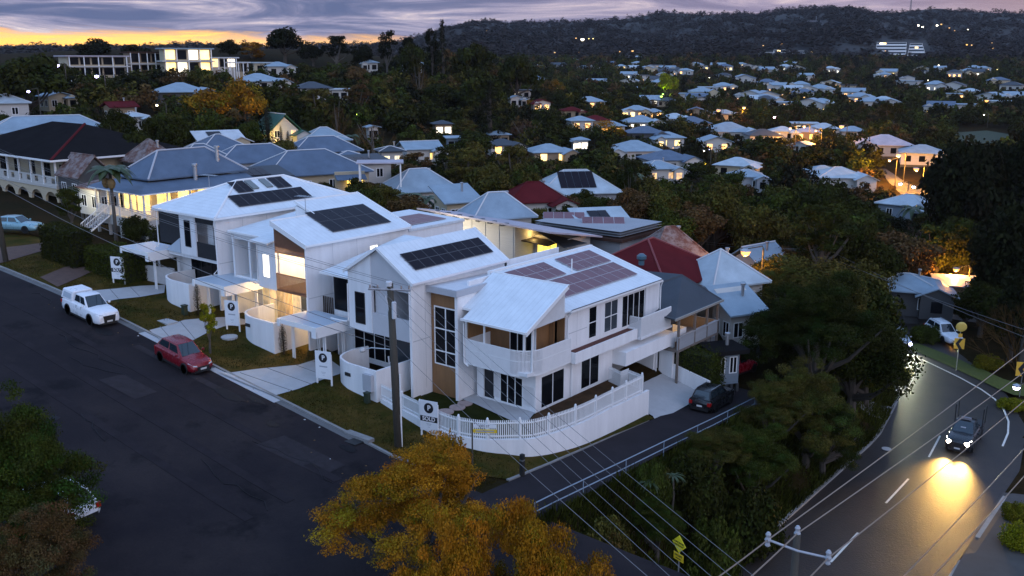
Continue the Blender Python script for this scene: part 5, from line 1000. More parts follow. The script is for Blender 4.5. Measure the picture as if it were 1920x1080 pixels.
for k in range(9):
    x = r_.uniform(-92, -38); y = r_.uniform(23, 35); P_ = [(x, y)]
    for j in range(int(r_.integers(5, 11))): P_.append((P_[-1][0]+r_.uniform(.5, 1.1), P_[-1][1]+r_.normal(0, .25)))
    strip('road_crack', P_, -.022, .022, zst2, .012, .034, OIL, step=5)
for y in (28.6, 31.9, 26.0): strip('wheel_track', [(-120, y), (-70, y+.15), (-38, y)], -.28, .28, zst2, .004, .019 if y != 26 else .016, mat('wheel_track', (.024, .020, .023), .95, var=.3, vscale=.8, spec=.05), step=3)
for k in range(26):
    x = r_.uniform(-75, -38); y = 35.9-abs(r_.normal(0, 1.6)); s_ = r_.uniform(.04, .1); o = MB().hexa([(x, y, float(zst(x))+.004), (x+s_, y+.02, float(zst(x))+.004), (x+s_, y+s_, float(zst(x))+.004), (x, y+s_, float(zst(x))+.004)], [(x, y, float(zst(x))+.03), (x+s_, y+.02, float(zst(x))+.03), (x+s_, y+s_, float(zst(x))+.03), (x, y+s_, float(zst(x))+.03)]).build('paper_scrap' if k % 3 == 0 else 'fallen_leaf', PLATE if k % 3 == 0 else mat('dry_leaf', (.14, .08, .03), .9, var=0)); tag(o, 'small white scrap lying on the street near the kerb' if k % 3 == 0 else 'small dry leaf lying on the street near the kerb', 'scrap' if k % 3 == 0 else 'leaf', 'white scraps along the street kerb' if k % 3 == 0 else 'dry leaves along the street kerb')
# ================================================================== neighbourhood houses
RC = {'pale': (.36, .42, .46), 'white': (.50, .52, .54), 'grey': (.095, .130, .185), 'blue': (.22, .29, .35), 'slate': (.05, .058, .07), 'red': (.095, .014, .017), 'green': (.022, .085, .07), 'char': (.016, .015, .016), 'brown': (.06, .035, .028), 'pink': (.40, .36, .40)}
def roofm(k):
    if k == 'rust': return two_tone('roof_rust', (.11, .045, .03), (.20, .16, .15), 1.2, .42, .58, .75, 6, .2, (.05, .02, .015), .8)
    return mat('roof_'+k, RC[k], .9 if k in ('char', 'brown', 'red') else .5, var=.22, vscale=.5, spec=0. if k in ('char', 'brown') else .03 if k == 'red' else .12 if k in ('slate', 'grey') else .35)
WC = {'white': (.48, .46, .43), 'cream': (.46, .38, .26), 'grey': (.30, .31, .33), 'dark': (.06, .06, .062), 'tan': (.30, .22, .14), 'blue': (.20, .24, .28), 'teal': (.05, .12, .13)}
def wallm(k): return mat('wall_'+k, WC[k], .7, var=.1, vscale=1.5, stretch=(.3, .3, 6), bump=.15, bscale=4)
LIT = [glow('lit_yellow', (1., .62, .12), 1.5, .5, .9), glow('lit_amber', (1., .50, .10), 1.3, .6, .9), glow('lit_cream', (1., .80, .45), 1.6, .4, .9)]
LITFAR = [glow('lit_far_yellow', (1., .66, .20), 2.6, .3, .5), glow('lit_far_white', (1., .88, .66), 2.6, .2, .5), glow('lit_far_amber', (1., .48, .10), 2.4, .3, .5)]
HB = []       # visible pixel boxes of houses with their depth, to keep trees from covering them
def roof_mesh(kind, x0, x1, y0, y1, z, rise, over=.5, th=.14):
    mb = MB(); x0 -= over; x1 += over; y0 -= over; y1 += over; w, d = x1-x0, y1-y0
    if kind == 'hip':
        s = min(w, d)/2
        if w >= d: P, Q = (x0+s, (y0+y1)/2, z+rise), (x1-s, (y0+y1)/2, z+rise)
        else: P, Q = ((x0+x1)/2, y0+s, z+rise), ((x0+x1)/2, y1-s, z+rise)
        A, B, C, D = (x0, y0, z), (x1, y0, z), (x1, y1, z), (x0, y1, z)
        if w >= d: F = [(0, 1, 5, 4), (1, 2, 5), (2, 3, 4, 5), (3, 0, 4)]
        else: F = [(0, 1, 4), (1, 2, 5, 4), (2, 3, 5), (3, 0, 4, 5)]
        low = [(p[0], p[1], p[2]-th) for p in (A, B, C, D)]
        mb.add([A, B, C, D, P, Q]+low, F+[(0, 6, 7, 1), (1, 7, 8, 2), (2, 8, 9, 3), (3, 9, 6, 0), (9, 8, 7, 6)])
        R = [(A, P), (B, Q if w >= d else P), (C, Q), (D, P if w >= d else Q), (P, Q)]
    elif kind == 'gable':      # ridge along y: gable faces the front
        xm = (x0+x1)/2; mb.slab([(x0, y0, z), (xm, y0, z+rise), (xm, y1, z+rise), (x0, y1, z)][::-1], th); mb.slab([(xm, y0, z+rise), (x1, y0, z), (x1, y1, z), (xm, y1, z+rise)][::-1], th); R = [((xm, y0, z+rise), (xm, y1, z+rise))]
    elif kind == 'gablex':
        ym = (y0+y1)/2; mb.slab([(x0, y0, z), (x1, y0, z), (x1, ym, z+rise), (x0, ym, z+rise)], th); mb.slab([(x0, ym, z+rise), (x1, ym, z+rise), (x1, y1, z), (x0, y1, z)], th); R = [((x0, ym, z+rise), (x1, ym, z+rise))]
    elif kind == 'skill':
        mb.slab([(x0, y0, z), (x1, y0, z), (x1, y1, z+rise), (x0, y1, z+rise)], th); R = []
    else: mb.box(x0, x1, y0, y1, z-.1, z+.25); R = []
    return mb, R
def house(label, px, py, Z, wpx, roof='hip', rc='pale', wc='white', dr=1.0, rise=None, rel=0., lit=0, ver=0, sol=0, h=None, lod=1, hh=None, name='house', cat='house', over=.55, storeys=1, group=None, litm=None, rz=None, vis=True, wing=True):
    """px, py: middle of the front eave in the photo at depth Z; wpx: width in photo pixels"""
    for _q in range(14):
        e = atZ(px, py, Z); k_ = e[2]-gz(e[0], e[1]); lo_ = 3.2 if lod < 3 else 2.9
        if k_ < lo_: Z *= .975
        elif k_ > 6.0*storeys+.5 and Z > 160: Z *= 1.025
        else: break
    e = atZ(px, py, Z); w = wpx*Z/FPX; d = w*dr; va = AZ-math.atan((px-960)/FPX/math.cos(PITCH)*1.0)
    rz_ = rz if rz is not None else va+R_(rel)
    c = Vector((e[0], e[1], 0))+Matrix.Rotation(rz_, 3, 'Z') @ Vector((0, d/2, 0))
    gr = min(gz(e[0], e[1]), gz(c.x, c.y)); ez = float(e[2])-gr; hw_ = max(2.3, min(ez-.3, h or 3.0*storeys)); fl = ez-hw_
    t = thing(name, label, cat, (c.x, c.y, gr), rz_, group); x0, x1, y0, y1 = -w/2, w/2, -d/2, d/2; B = lambda mb, n, m, p=None: mb.build(n, m, p or t, local=True)
    wm = wallm(wc); rise = rise if rise is not None else (.22*min(w, d) if roof in ('hip', 'gable', 'gablex') else .1*d)
    mb = MB(); mb.box(x0, x1, y0, y1, fl, ez-.02)
    if roof == 'gable': mb.prism([(x0, y0, ez-.02), (x1, y0, ez-.02), (0, y0, ez+rise*w/(w+2*over)-.1)], (0, d, 0))
    if roof == 'gablex': mb.prism([(x0, y0, ez-.02), (x0, y1, ez-.02), (x0, 0, ez+rise*d/(d+2*over)-.1)], (w, 0, 0))
    if roof == 'skill': mb.prism([(x0, y0, ez-.02), (x0, y1, ez-.02), (x0, y1, ez+rise*.95-.12)], (w, 0, 0))
    B(mb, 'wall', wm)
    if fl > .35:
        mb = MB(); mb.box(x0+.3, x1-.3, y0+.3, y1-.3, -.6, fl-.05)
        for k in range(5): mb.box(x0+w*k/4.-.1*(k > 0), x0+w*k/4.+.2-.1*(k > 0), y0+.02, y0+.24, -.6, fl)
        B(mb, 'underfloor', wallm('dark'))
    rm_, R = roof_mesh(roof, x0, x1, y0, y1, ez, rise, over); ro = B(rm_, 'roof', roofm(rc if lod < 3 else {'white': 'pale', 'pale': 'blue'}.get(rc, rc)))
    if R and lod < 3:
        mb = MB(); [mb.tube([(a[0], a[1], a[2]+.02), (b[0], b[1], b[2]+.02)], .09, 4) for a, b in R]; B(mb, 'ridge_capping', mat('capping', (.52, .52, .53), .5, var=0) if rc not in ('red', 'rust', 'char') else roofm(rc), ro)
    lm = litm or (LIT if lod < 3 else LITFAR)[int(rng.integers(3))]
    nf = max(2, int(w/3.2)); ns = max(2, int(d/3.5)); kk = 0
    for st in range(storeys):
        zb = fl+hw_/storeys*st
        for ax, n, a0, L, p, s in (('Y', nf, x0, w, y0, -1), ('X', ns, y0, d, x1, 1), ('X', ns, y0, d, x0, -1)):
            if lod == 3 and ax == 'X' and s == -1: continue
            for i in range(n):
                kk += 1; ca = a0+L*(i+.5)/n; ww = min(.55, L/n*.33); on = lit and ((ax == 'Y' and rng.random() < lit) or rng.random() < lit*.4)
                if ax == 'Y' and ver: continue
                gm = lm if on else GLASS
                if lod < 3: window(t, ax, p, ca-ww, ca+ww, zb+.85, zb+2.2, s, 2, 1, gm=gm, local=True, w=.08)
                else:
                    m = MB(); ww *= 1.3
                    if ax == 'Y': m.box(ca-ww, ca+ww, p-.04, p+.05, zb+.8, zb+2.25)
                    else: m.box(p-.05, p+.05, ca-ww, ca+ww, zb+.8, zb+2.25)
                    B(m, 'window', gm)
    if lod >= 2 and wing and roof != 'flat' and rng.random() < .75:
        sx = 1 if rng.random() < .6 else -1; ww_ = w*rng.uniform(.32, .5); a, b = (x1-ww_*.7, x1+ww_*.45) if sx > 0 else (x0-ww_*.45, x0+ww_*.7); ya = y0-rng.uniform(.8, 2.2); yb_ = y0+d*.5; ez2 = ez-.35
        mb = MB(); mb.box(a+.3, b-.3, ya, yb_, fl, ez2); mb.prism([(a+.3, ya, ez2), (b-.3, ya, ez2), ((a+b)/2, ya, ez2+(b-a)*.24)], (0, yb_-ya, 0)); wg = B(mb, 'wing', wm); rm2, R2 = roof_mesh('gable' if rng.random() < .7 else 'hip', a, b, ya, yb_, ez2, (b-a)*.26, .3); B(rm2, 'wing_roof', roofm(rc), ro)
        m = MB(); m.box((a+b)/2-.6, (a+b)/2+.6, ya-.05, ya+.04, fl+.8, fl+2.1); B(m, 'window', lm if rng.random() < lit else GLASS)
    if ver:      # front verandah: skirt roof, posts, floor, rail, wall openings
        vd = 2.3; zt = ez-.25; mb = MB(); mb.slab([(x0-.4, y0-vd-.3, zt-.55), (x1+.4, y0-vd-.3, zt-.55), (x1+.4, y0, zt), (x0-.4, y0, zt)], .1); B(mb, 'verandah_roof', roofm(rc))
        mb = MB(); mb.box(x0, x1, y0-vd, y0, fl-.2, fl); B(mb, 'verandah_floor', wallm('grey'))
        n = max(3, int(w/2.6))
        for i in range(n+1): x = x0+.08+(w-.16)*i/n; m = MB(); m.box(x-.07, x+.07, y0-vd, y0-vd+.14, -.4, zt-.5); B(m, 'post', TRIM)
        mb = MB(); mb.box(x0, x1, y0-vd+.03, y0-vd+.08, fl+.92, fl+1.0); battens(mb, [(x0, y0-vd+.05), (x1, y0-vd+.05)], fl+.1, fl+.93, .16 if lod < 2 else .4, .07, .03); B(mb, 'balustrade', TRIM)
        for i in range(n):
            ca = x0+w*(i+.5)/n; gm = lm if rng.random() < max(lit, .0) else GLASS
            window(t, 'Y', y0, ca-.6, ca+.6, fl+.1 if i % 2 else fl+.8, fl+2.2, -1, 2, 1, gm=gm, local=True, w=.08)
        if lit > .4 and lod < 3:
            l = bpy.data.lights.new('verandah_light', 'POINT'); l.energy = 90*lit; l.color = (1., .60, .18); l.shadow_soft_size = .2; lo = bpy.data.objects.new('verandah_light', l); COL.objects.link(lo); lo.parent = t; lo.location = (w*.2, y0-1.1, fl+2.1)
    if sol:
        nu = max(2, int(w*.5/1.1)); zz = lambda y: ez+.12+rise*(y-(y0-over))/((d+2*over)/2)
        for k in range(nu):
            x = -w*.25+k*1.1; m = MB(); a, b = y0+d*.06, y0+d*.06+3.2
            if roof == 'skill': zz = lambda y: ez+.12+rise*(y-(y0-over))/(d+2*over)
            m.hexa([(x, a, zz(a)-.05), (x+1.05, a, zz(a)-.05), (x+1.05, b, zz(b)-.05), (x, b, zz(b)-.05)], [(x, a, zz(a)), (x+1.05, a, zz(a)), (x+1.05, b, zz(b)), (x, b, zz(b))]); B(m, 'solar_panel', PANEL, ro)
    if lod < 3 and rng.random() < .6:
        m = MB(); m.lathe([(.14, -.5), (.14, .9), (.22, .95), (.22, 1.1)], (w*.22, d*.1, ez+rise*.55), 8); B(m, 'flue', STEEL)
    if vis: HB.append((px-wpx*.52, py-12-.5*rise*FPX/Z*1.2-d*.12*FPX/Z*.5, px+wpx*.52, py+(4 if lod == 3 else 10), Z))
    return t
HID = {}
# ---------------------------------------------------------------- near neighbours on the left
def box_house_A():
    t = thing('queenslander_house', 'blue grey roofed timber house with brightly lit yellow verandah and front stair', 'house', (-91, 56, 4), 0)
    x0, x1, y0, y1, fl, ez = -96.2, -86.8, 49.7, 63.0, 6.3, 9.0; B = lambda mb, n, m, p=None: mb.build(n, m, p or t)
    mb = MB(); mb.box(x0+1.9, x1-1.9, y0+2., y1-.2, fl, ez+.6); B(mb, 'wall', wallm('cream')); rs, GR = MB(), roofm('grey')
    # bullnose skirt
    rs = MB(); prof = [(0, 0), (.55, .33), (1.2, .58), (2.3, .85)]
    ring = lambda o, dz: [(x0-.5+o, y0-.5+o, ez+dz), (x1+.5-o, y0-.5+o, ez+dz), (x1+.5-o, y1, ez+dz), (x0-.5+o, y1, ez+dz)]
    for (a, b), (c, d) in zip(prof[:-1], prof[1:]):
        r0, r1_ = ring(a, b), ring(c, d); rs.add(r0+r1_, [(0, 1, 5, 4), (1, 2, 6, 5), (3, 0, 4, 7)])
    B(rs, 'verandah_roof', GR); mb = MB(); mb.box(x0-.5, x1+.5, y0-.52, y0-.42, ez-.1, ez+.02); mb.box(x1+.42, x1+.52, y0-.5, y1, ez-.1, ez+.02); B(mb, 'gutter', TRIM)
    rm_, R = roof_mesh('hip', x0+1.9, x1-1.9, y0+2, y1, ez+1.15, 2.5, .35); ro = B(rm_, 'roof', GR); mb = MB(); [mb.tube([(a[0], a[1], a[2]+.02), (b[0], b[1], b[2]+.02)], .1, 5) for a, b in R]; B(mb, 'ridge_capping', mat('capping2', (.42, .42, .45), .5, var=0), ro)
    MB().lathe([(.22, -1.), (.22, .9), (.32, .95), (.32, 1.15), (.1, 1.2)], (x1-1.2, 56.5, ez+1.2), 9).build('flue', STEEL, t); MB().lathe([(.2, -1.), (.2, 1.2), (.3, 1.25), (.3, 1.45)], (x1-3.0, 60.5, ez+2.4), 9).build('flue', STEEL, t)
    mb = MB(); mb.box(x0, x1, y0, y0+2, fl-.25, fl); mb.box(x1-1.9, x1, y0+2, y1, fl-.25, fl); B(mb, 'verandah_floor', wallm('white'))
    pts = [(x0+.1+k*(x1-x0-.2)/4, y0+.1) for k in range(5)]+[(x1-.1, y0+.1+k*2.6) for k in range(1, 5)]
    for p in pts: m = MB(); m.box(p[0]-.08, p[0]+.08, p[1]-.08, p[1]+.08, fl, ez); B(m, 'post', TRIM); m = MB(); m.box(p[0]-.12, p[0]+.12, p[1]-.12, p[1]+.12, 3., fl-.25); B(m, 'stump', wallm('white'))
    mb = MB(); battens(mb, [(x0, y0+.1), (x1-.1, y0+.1), (x1-.1, y1)], fl+.08, fl+.9, .14, .06, .03); mb.box(x0, x1, y0+.06, y0+.14, fl+.9, fl+.97); mb.box(x1-.14, x1-.06, y0+.1, y1, fl+.9, fl+.97); B(mb, 'balustrade', TRIM)
    mb = MB(); mb.box(x0, x1, y0+.02, y0+.12, fl-1.0, fl-.25); mb.box(x1-.12, x1-.02, y0+.12, y1, fl-1., fl-.25); B(mb, 'arched_skirt', wallm('white'))
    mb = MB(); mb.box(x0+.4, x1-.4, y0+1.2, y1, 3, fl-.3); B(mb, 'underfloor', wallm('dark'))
    Lm = glow('verandah_glass', (1., .66, .12), 2.0, .5, 1.4)
    for k in range(4): window(t, 'Y', y0+2.0, x0+2.2+k*1.35, x0+3.2+k*1.35, fl+.1, fl+2.3, -1, 2, 1, gm=Lm)
    for k in range(4): window(t, 'X', x1-1.9, y0+2.6+k*2.4, y0+4.2+k*2.4, fl+.1, fl+2.3, 1, 2, 1, gm=Lm if k < 3 else GLASS)
    for p in ((x1-1.2, y0+1., fl+2.3), (x1-4.5, y0+1., fl+2.3), (x1-1., y0+6, fl+2.3)): point_light(t, 'verandah_light', p, (1., .60, .14), 130)
    # front stair
    A, Bp = Vector((-94.0, 49.7, fl)), Vector((-94.3, 47.2, 4.55)); mb = MB(); n = 10
    d = (Bp-A); sd = Vector((-d.y, d.x, 0)).normalized()
    for k in range(n): c = A+d*(k+.5)/n; q = [c+sd*u*.6+d.normalized()*v*.16 for u, v in ((-1, -1), (1, -1), (1, 1), (-1, 1))]; mb.hexa([(p.x, p.y, c.z-.06) for p in q], [(p.x, p.y, c.z) for p in q])
    st = B(mb, 'stair', wallm('grey'))
    for u in (-.65, .65):
        mb = MB(); a, b = A+sd*u, Bp+sd*u; mb.tube([tuple(a+Vector((0, 0, .95))), tuple(b+Vector((0, 0, .95)))], .05, 5); mb.tube([tuple(a+Vector((0, 0, -.1))), tuple(b+Vector((0, 0, -.1)))], .09, 4)
        for k in range(16): c = a+(b-a)*k/15; mb.tube([tuple(c), tuple(c+Vector((0, 0, .93)))], .022, 4)
        B(mb, 'stair_rail', TRIM, st)
    mb = MB(); mb.box(-95.1, -93.5, 45.9, 47.2, 4.4, 4.55); [mb.box(x-.08, x+.08, 45.9, 46.06, 2.8, 5.6) for x in (-95.0, -93.6)]; mb.box(-95.0, -93.6, 45.94, 46.02, 5.45, 5.55); B(mb, 'stair_landing', TRIM)
    return t
box_house_A()
HB.append((165, 275, 445, 440, 97))
def arch_house():
    t = thing('arcaded_house', 'large house with black hipped roof, white balcony and arched ground floor', 'house', (-121, 60, 5), 0); B = lambda mb, n, m, p=None: mb.build(n, m, p or t)
    x0, x1, y0, y1, ez, g0 = -140, -114.3, 54.6, 71.5, 10.25, 3.5
    mb = MB(); mb.box(x0, x1-.6, y0+2.2, y1, g0, ez); B(mb, 'wall', wallm('cream'))
    rm_, R = roof_mesh('hip', x0, x1, y0, y1, ez, 3.4, 1.0); ro = B(rm_, 'roof', roofm('char')); mb = MB(); mb.tube([(R[1][0][0], R[1][0][1], R[1][0][2]+.03), (R[1][1][0], R[1][1][1], R[1][1][2]+.03)], .16, 5); B(mb, 'ridge_capping', roofm('red'), ro)
    mb = MB(); mb.box(x0-1, x1+1.05, y0-1.1, y0-.98, ez-.22, ez); mb.box(x1+.98, x1+1.1, y0-1, y1+1, ez-.22, ez); B(mb, 'gutter', TRIM, ro)
    mb = MB(); mb.box(x0, x1, y0-.2, y0+2.2, 6.7, 7.0); B(mb, 'balcony_floor', wallm('white'))
    for k in range(9): x = x0+.1+k*(x1-x0-.2)/8; m = MB(); m.box(x-.1, x+.1, y0-.15, y0+.05, 7.0, ez); B(m, 'post', TRIM)
    mb = MB(); wallY(mb, y0-.14, y0-.06, x0, x1, 7.0, 8.1, [(x0+1+k*2.13, x0+1.9+k*2.13, 7.25, 7.9) for k in range(12)]); B(mb, 'balustrade', wallm('white'))
    # arcade
    mb = MB(); n = 7; W_ = (x1-x0)/n
    for k in range(n):
        a = x0+k*W_; pts = [(a, y0-.1, g0-.5), (a+.35, y0-.1, g0-.5)]+[(a+W_/2-(W_/2-.35)*math.cos(math.pi*j/10), y0-.1, 5.0+1.2*math.sin(math.pi*j/10)) for j in range(11)]+[(a+W_-.0001, y0-.1, 5.0), (a+W_-.0001, y0-.1, 6.7), (a, y0-.1, 6.7)]
        mb.prism(pts, (0, .3, 0))
    B(mb, 'arcade', wallm('cream'))
    for k in range(6): window(t, 'Y', y0+2.2, x0+1.5+k*4.1, x0+3.2+k*4.1, 7.1, 9.2, -1, 2, 1, fm=BLACK)
    return t
arch_house(); HB.append((-20, 245, 275, 340, 118))
E6 = None
house('rust roofed timber shed with a gable beside the black roofed house', 128, 330, 112, 80, 'gablex', 'rust', 'dark', .8, 2.4, rz=0., name='shed', cat='shed', over=.3)
house('low rusty hipped roof between the black roofed house and the palm', 250, 303, 118, 78, 'hip', 'rust', 'dark', .9, 2.6, rz=0., over=.3)
t = house('narrow shed with a floodlit white wall behind the palm', 165, 352, 104, 75, 'skill', 'rust', 'white', .5, .5, rz=0, name='shed', cat='shed', over=.3, lit=0)
point_light(t, 'wall_light', tuple(Matrix.Translation(t.location) @ Vector((1.2, -3.4, 3.4))), (1., .93, .62), 420)
house('wide house with bright blue metal roof and amber window band at the left edge', 95, 247, 150, 210, 'hip', 'blue', 'white', .45, 2.3, rel=4, lit=.0)
t = house('upper pale roofed storey rising behind the wide blue roof at the left edge', 0, 193, 165, 95, 'hip', 'pale', 'white', .7, 1.5, rel=2)
q = atZ(40, 262, 149.5); w_ = thing('lit_window_bay', 'long amber lit window band under the wide blue roof', 'window bay', tuple(q), AZ+.45); MB().box(-6, 2.0, -.3, .2, -1.0, .9).build('glass', LIT[1], w_, local=True); MB().box(-2.2, -1.9, -.36, -.3, -1, .9).build('mullion', mat('dark_timber', (.04, .03, .02)), w_, local=True); MB().box(-6.2, 2.2, -.4, .3, .9, 1.1).build('head', TRIM, w_, local=True)
HS = [
 ('house with grey hipped roof left of the white solar skillion', 425, 283, 150, 95, 'hip', 'grey', 'white', .9, 2.2, 20, 0, 0, 0),
 ('white skillion roof with a blue strip of solar panels above the grey hipped roof', 415, 262, 163, 78, 'skill', 'white', 'cream', .6, 1.2, 12, 0, 0, 1),
 ('long low blue grey hipped roof behind the lit verandah house', 490, 303, 142, 150, 'hip', 'grey', 'white', .55, 2.2, 16, .2, 0, 0),
 ('small grey hip roof tucked against the long low roof at its left', 385, 300, 132, 95, 'hip', 'grey', 'cream', .8, 2.0, 14, .3, 0, 0),
 ('grey hipped roof beyond the long low roof, beneath the green roofed house', 615, 284, 168, 125, 'hip', 'grey', 'white', .6, 2.2, 18, .2, 0, 0),
 ('dark flat roof laid with black solar panels behind the hipped townhouse', 490, 332, 122, 110, 'skill', 'slate', 'grey', .55, .9, 22, 0, 0, 1),
 ('broad blue grey hipped house with cream wall and one bright yellow window', 600, 326, 130, 200, 'hip', 'grey', 'cream', .62, 2.9, 22, .25, 0, 0),
 ('low roof of brownish solar panels beside the broad blue grey house', 690, 306, 138, 95, 'skill', 'slate', 'white', .7, .8, 25, .2, 0, 1),
 ('green roofed two storey house with white gable and lit lower windows', 535, 250, 185, 66, 'gable', 'green', 'white', 1.1, 3.6, 24, .6, 0, 0),
 ('pale blue roofed cottage just right of the green roofed house', 612, 258, 195, 66, 'hip', 'blue', 'white', .8, 1.8, 10, .2, 0, 0),
 ('blue hipped house with a white water heater behind the banana plants', 800, 358, 140, 120, 'hip', 'blue', 'white', .7, 2.6, 22, .2, 0, 0),
 ('small blue lean-to roof right of the white water heater house', 868, 378, 138, 66, 'skill', 'blue', 'cream', .9, 1.6, 25, 0, 0, 0),
 ('plain bright blue hipped roof behind the white skillion house', 945, 408, 116, 112, 'hip', 'blue', 'white', .7, 2.4, 22, 0, 0, 0),
 ('maroon roofed cottage with two small white gables in the valley', 1010, 378, 160, 104, 'hip', 'red', 'white', .75, 2.2, 16, 0, 0, 0),
 ('large pale roofed house on stilts with side stair and solar panels', 1090, 362, 182, 150, 'hip', 'pale', 'grey', .7, 3.0, 14, 0, 0, 1),
 ('low house with a bright solar panelled roof among the trees beyond the skillion house', 1140, 425, 128, 90, 'skill', 'pale', 'grey', .8, 1.4, 20, 0, 0, 1),
 ('white gabled house beneath the orange street lamp', 1395, 490, 104, 62, 'gable', 'blue', 'white', 1.3, 1.6, -38, 0, 0, 0),
]
for (lab, px, py, Z, wpx, rf_, rc, wc, dr, rise, rel, lit, ver, sol) in HS: house(lab, px, py, Z, wpx, rf_, rc, wc, dr, rise, rel, lit, ver, sol, lod=1 if Z < 150 else 2, storeys=2 if 'two storey' in lab else 1)
# yellow window and covered balcony of the broad house, white water heater
t = thing('covered_balcony', 'covered rear balcony on white posts with lattice rail beside the yellow window', 'balcony', tuple(atZ(715, 385, 124)), AZ+.12)
mb = MB(); mb.box(-3, 3, -2, 2, 5.6, 5.75); mb.build('roof', roofm('pink'), t, local=True)
for x, y in ((-2.6, -1.7), (2.6, -1.7), (2.6, 1.7), (-2.6, 1.7)): MB().box(x-.09, x+.09, y-.09, y+.09, -3.2, 5.6).build('post', TRIM, t, local=True)
MB().box(-3, 3, -2, 2, .9, 1.1).build('floor', wallm('white'), t, local=True); mb = MB(); battens(mb, [(-2.7, -1.8), (2.7, -1.8), (2.7, 1.8)], 1.1, 2.1, .2, .1, .03); mb.box(-2.7, 2.7, -1.85, -1.75, 2.1, 2.2); mb.build('balustrade', TRIM, t, local=True)
q = atZ(666, 350, 126); t = thing('yellow_window_bay', 'bright yellow window under a grey awning on the cream house', 'window bay', tuple(q), AZ+.35); MB().box(-1.0, 1.0, -.1, .3, -.9, 1.0).build('glass', glow('bay_yellow', (1., .66, .10), 2.2, .3, 2), t, local=True); MB().box(-.06, .06, -.16, -.1, -.9, 1.).build('mullion', TRIM, t, local=True); mb = MB(); mb.slab([(-2.6, -1.2, 1.1), (1.4, -1.2, 1.1), (1.4, .3, 1.6), (-2.6, .3, 1.6)], .08); mb.build('awning', roofm('grey'), t, local=True); MB().box(-2.6, 1.4, .31, .6, -1.8, 2.).build('wall', wallm('cream'), t, local=True)
q = atZ(788, 328, 139); a = MB(); a.T = Matrix.Translation(tuple(q)) @ Matrix.Rotation(AZ+.2, 4, 'Z') @ Matrix.Rotation(math.pi/2, 4, 'Y'); a.lathe([(.3, -.95), (.42, -.9), (.42, .9), (.3, .95)], (0, 0, 0), 12); tag(a.build('water_heater', TRIM), 'white cylinder water heater on the blue roof behind the banana plants', 'water heater')
# white skillion house and its grey neighbour with tilted solar frames
t = thing('skillion_house', 'white panelled house with a long mauve skillion roof and glowing yellow doors', 'house', (-58, 76, 2), 0); B = lambda mb, n, m, p=None: mb.build(n, m, p or t)
x0, x1, y0 = -66.3, -55.6, 69.3; zt = lambda x: 7.25-(x-x0)*.035
mb = MB(); mb.hexa([(x0, y0+.2, 1.5), (x1, y0+.2, 1.5), (x1, y0+7, 1.5), (x0, y0+7, 1.5)], [(x0, y0+.2, zt(x0)-.3), (x1, y0+.2, zt(x1)-.3), (x1, y0+7, zt(x1)-1.7), (x0, y0+7, zt(x0)-1.7)]); mb.box(x1, -51.5, 72.5, 76.2, 1.5, 5.4); B(mb, 'wall', wallm('white'))
mb = MB(); [mb.box(x0+k*1.75, x0+k*1.75+.05, y0+.16, y0+.2, 1.6, zt(x0+k*1.75)-.3) for k in range(7)]; B(mb, 'panel_joints', mat('joint_grey', (.3, .3, .3), .7, var=0))
mb = MB(); mb.slab([(x0-1.2, y0-.9, zt(x0)+.1), (-50.6, y0-.9, zt(-50.6)+.1), (-50.6, 77, zt(-50.6)-1.5), (x0-1.2, 77, zt(x0)-1.5)], .16); ro = B(mb, 'roof', roofm('pink'))
mb = MB(); [mb.box(x0+.6+k*1.5, x0+1.0+k*1.5, y0-.8, y0+.2, zt(x0+k*1.5)-.28, zt(x0+k*1.5)-.08) for k in range(7)]; B(mb, 'rafter_ends', wallm('dark'), ro)
window(t, 'Y', y0+.2, x0+5.6, x0+7.2, 3.9, 5.2, -1, 1, 1, gm=mat('green_blind', (.08, .26, .16), .5, var=.1))
window(t, 'Y', 72.5, -55.2, -52.8, 2.4, 4.9, -1, 3, 1, gm=glow('door_yellow', (1., .70, .08), 2.0, .35, 2.), name='glazed_door')
mb = MB(); mb.slab([(x1+.05, 70.4, 5.15), (-52.4, 70.4, 5.0), (-52.4, 72.5, 5.15), (x1+.05, 72.5, 5.15)], .1); B(mb, 'awning', DARKT)
point_light(t, 'wall_light', (x1+.5, 71.8, 5.6), (1., .66, .2), 45); point_light(t, 'wall_light', (x0+4, y0-3.6, 5.0), (1., .88, .66), 1100)
mb = MB(); mb.prism([(-54.5, 71.2, 6.1), (-50.5, 70.4, 5.0), (-50.2, 73.8, 5.0)], (0, 0, .04)); B(mb, 'shade_sail', BLACK)
MB().box(-52.6, -46.8, 71.0, 71.2, 1.5, 3.6).build('screen_wall', DARKT, t)
HB.append((835, 400, 1060, 480, 91))
t = thing('solar_house', 'grey weatherboard house carrying two raised rows of mauve solar panels', 'house', (-45, 78, 1), 0); B = lambda mb, n, m, p=None: mb.build(n, m, p or t)
c_ = atZ(1112, 437, 96.5); x0, x1, y0, y1, ez = c_[0]-6.3, c_[0]+4.2, c_[1]-1.5, c_[1]+6.5, float(c_[2])
mb = MB(); mb.box(x0, x1, y0, y1, .2, ez-.2); [mb.box(x0-.01, x1+.012, y0-.012, y1, .4+.25*k, .415+.25*k) for k in range(0, 22)]; B(mb, 'wall', wallm('grey'))
mb = MB(); mb.box(x0-.4, x1+.5, y0-.5, y1+.4, ez-.2, ez+.1); ro = B(mb, 'roof', roofm('brown'))
for a in (0, 1): panels(ro, (x0+.6+a*5.0, y0+.6, ez+.25), (.80, .60, 0.0), (-.55, .75, .30), 4, 2, 1.08, 1.5, PANELL)
window(t, 'X', x1, y0+4.0, y0+4.8, ez-2.6, ez-1.0, 1, 1, 1, gm=glow('side_cream', (1., .86, .6), 1.6)); window(t, 'Y', y0, x0+1, x0+2.2, ez-2.4, ez-1.1, -1)
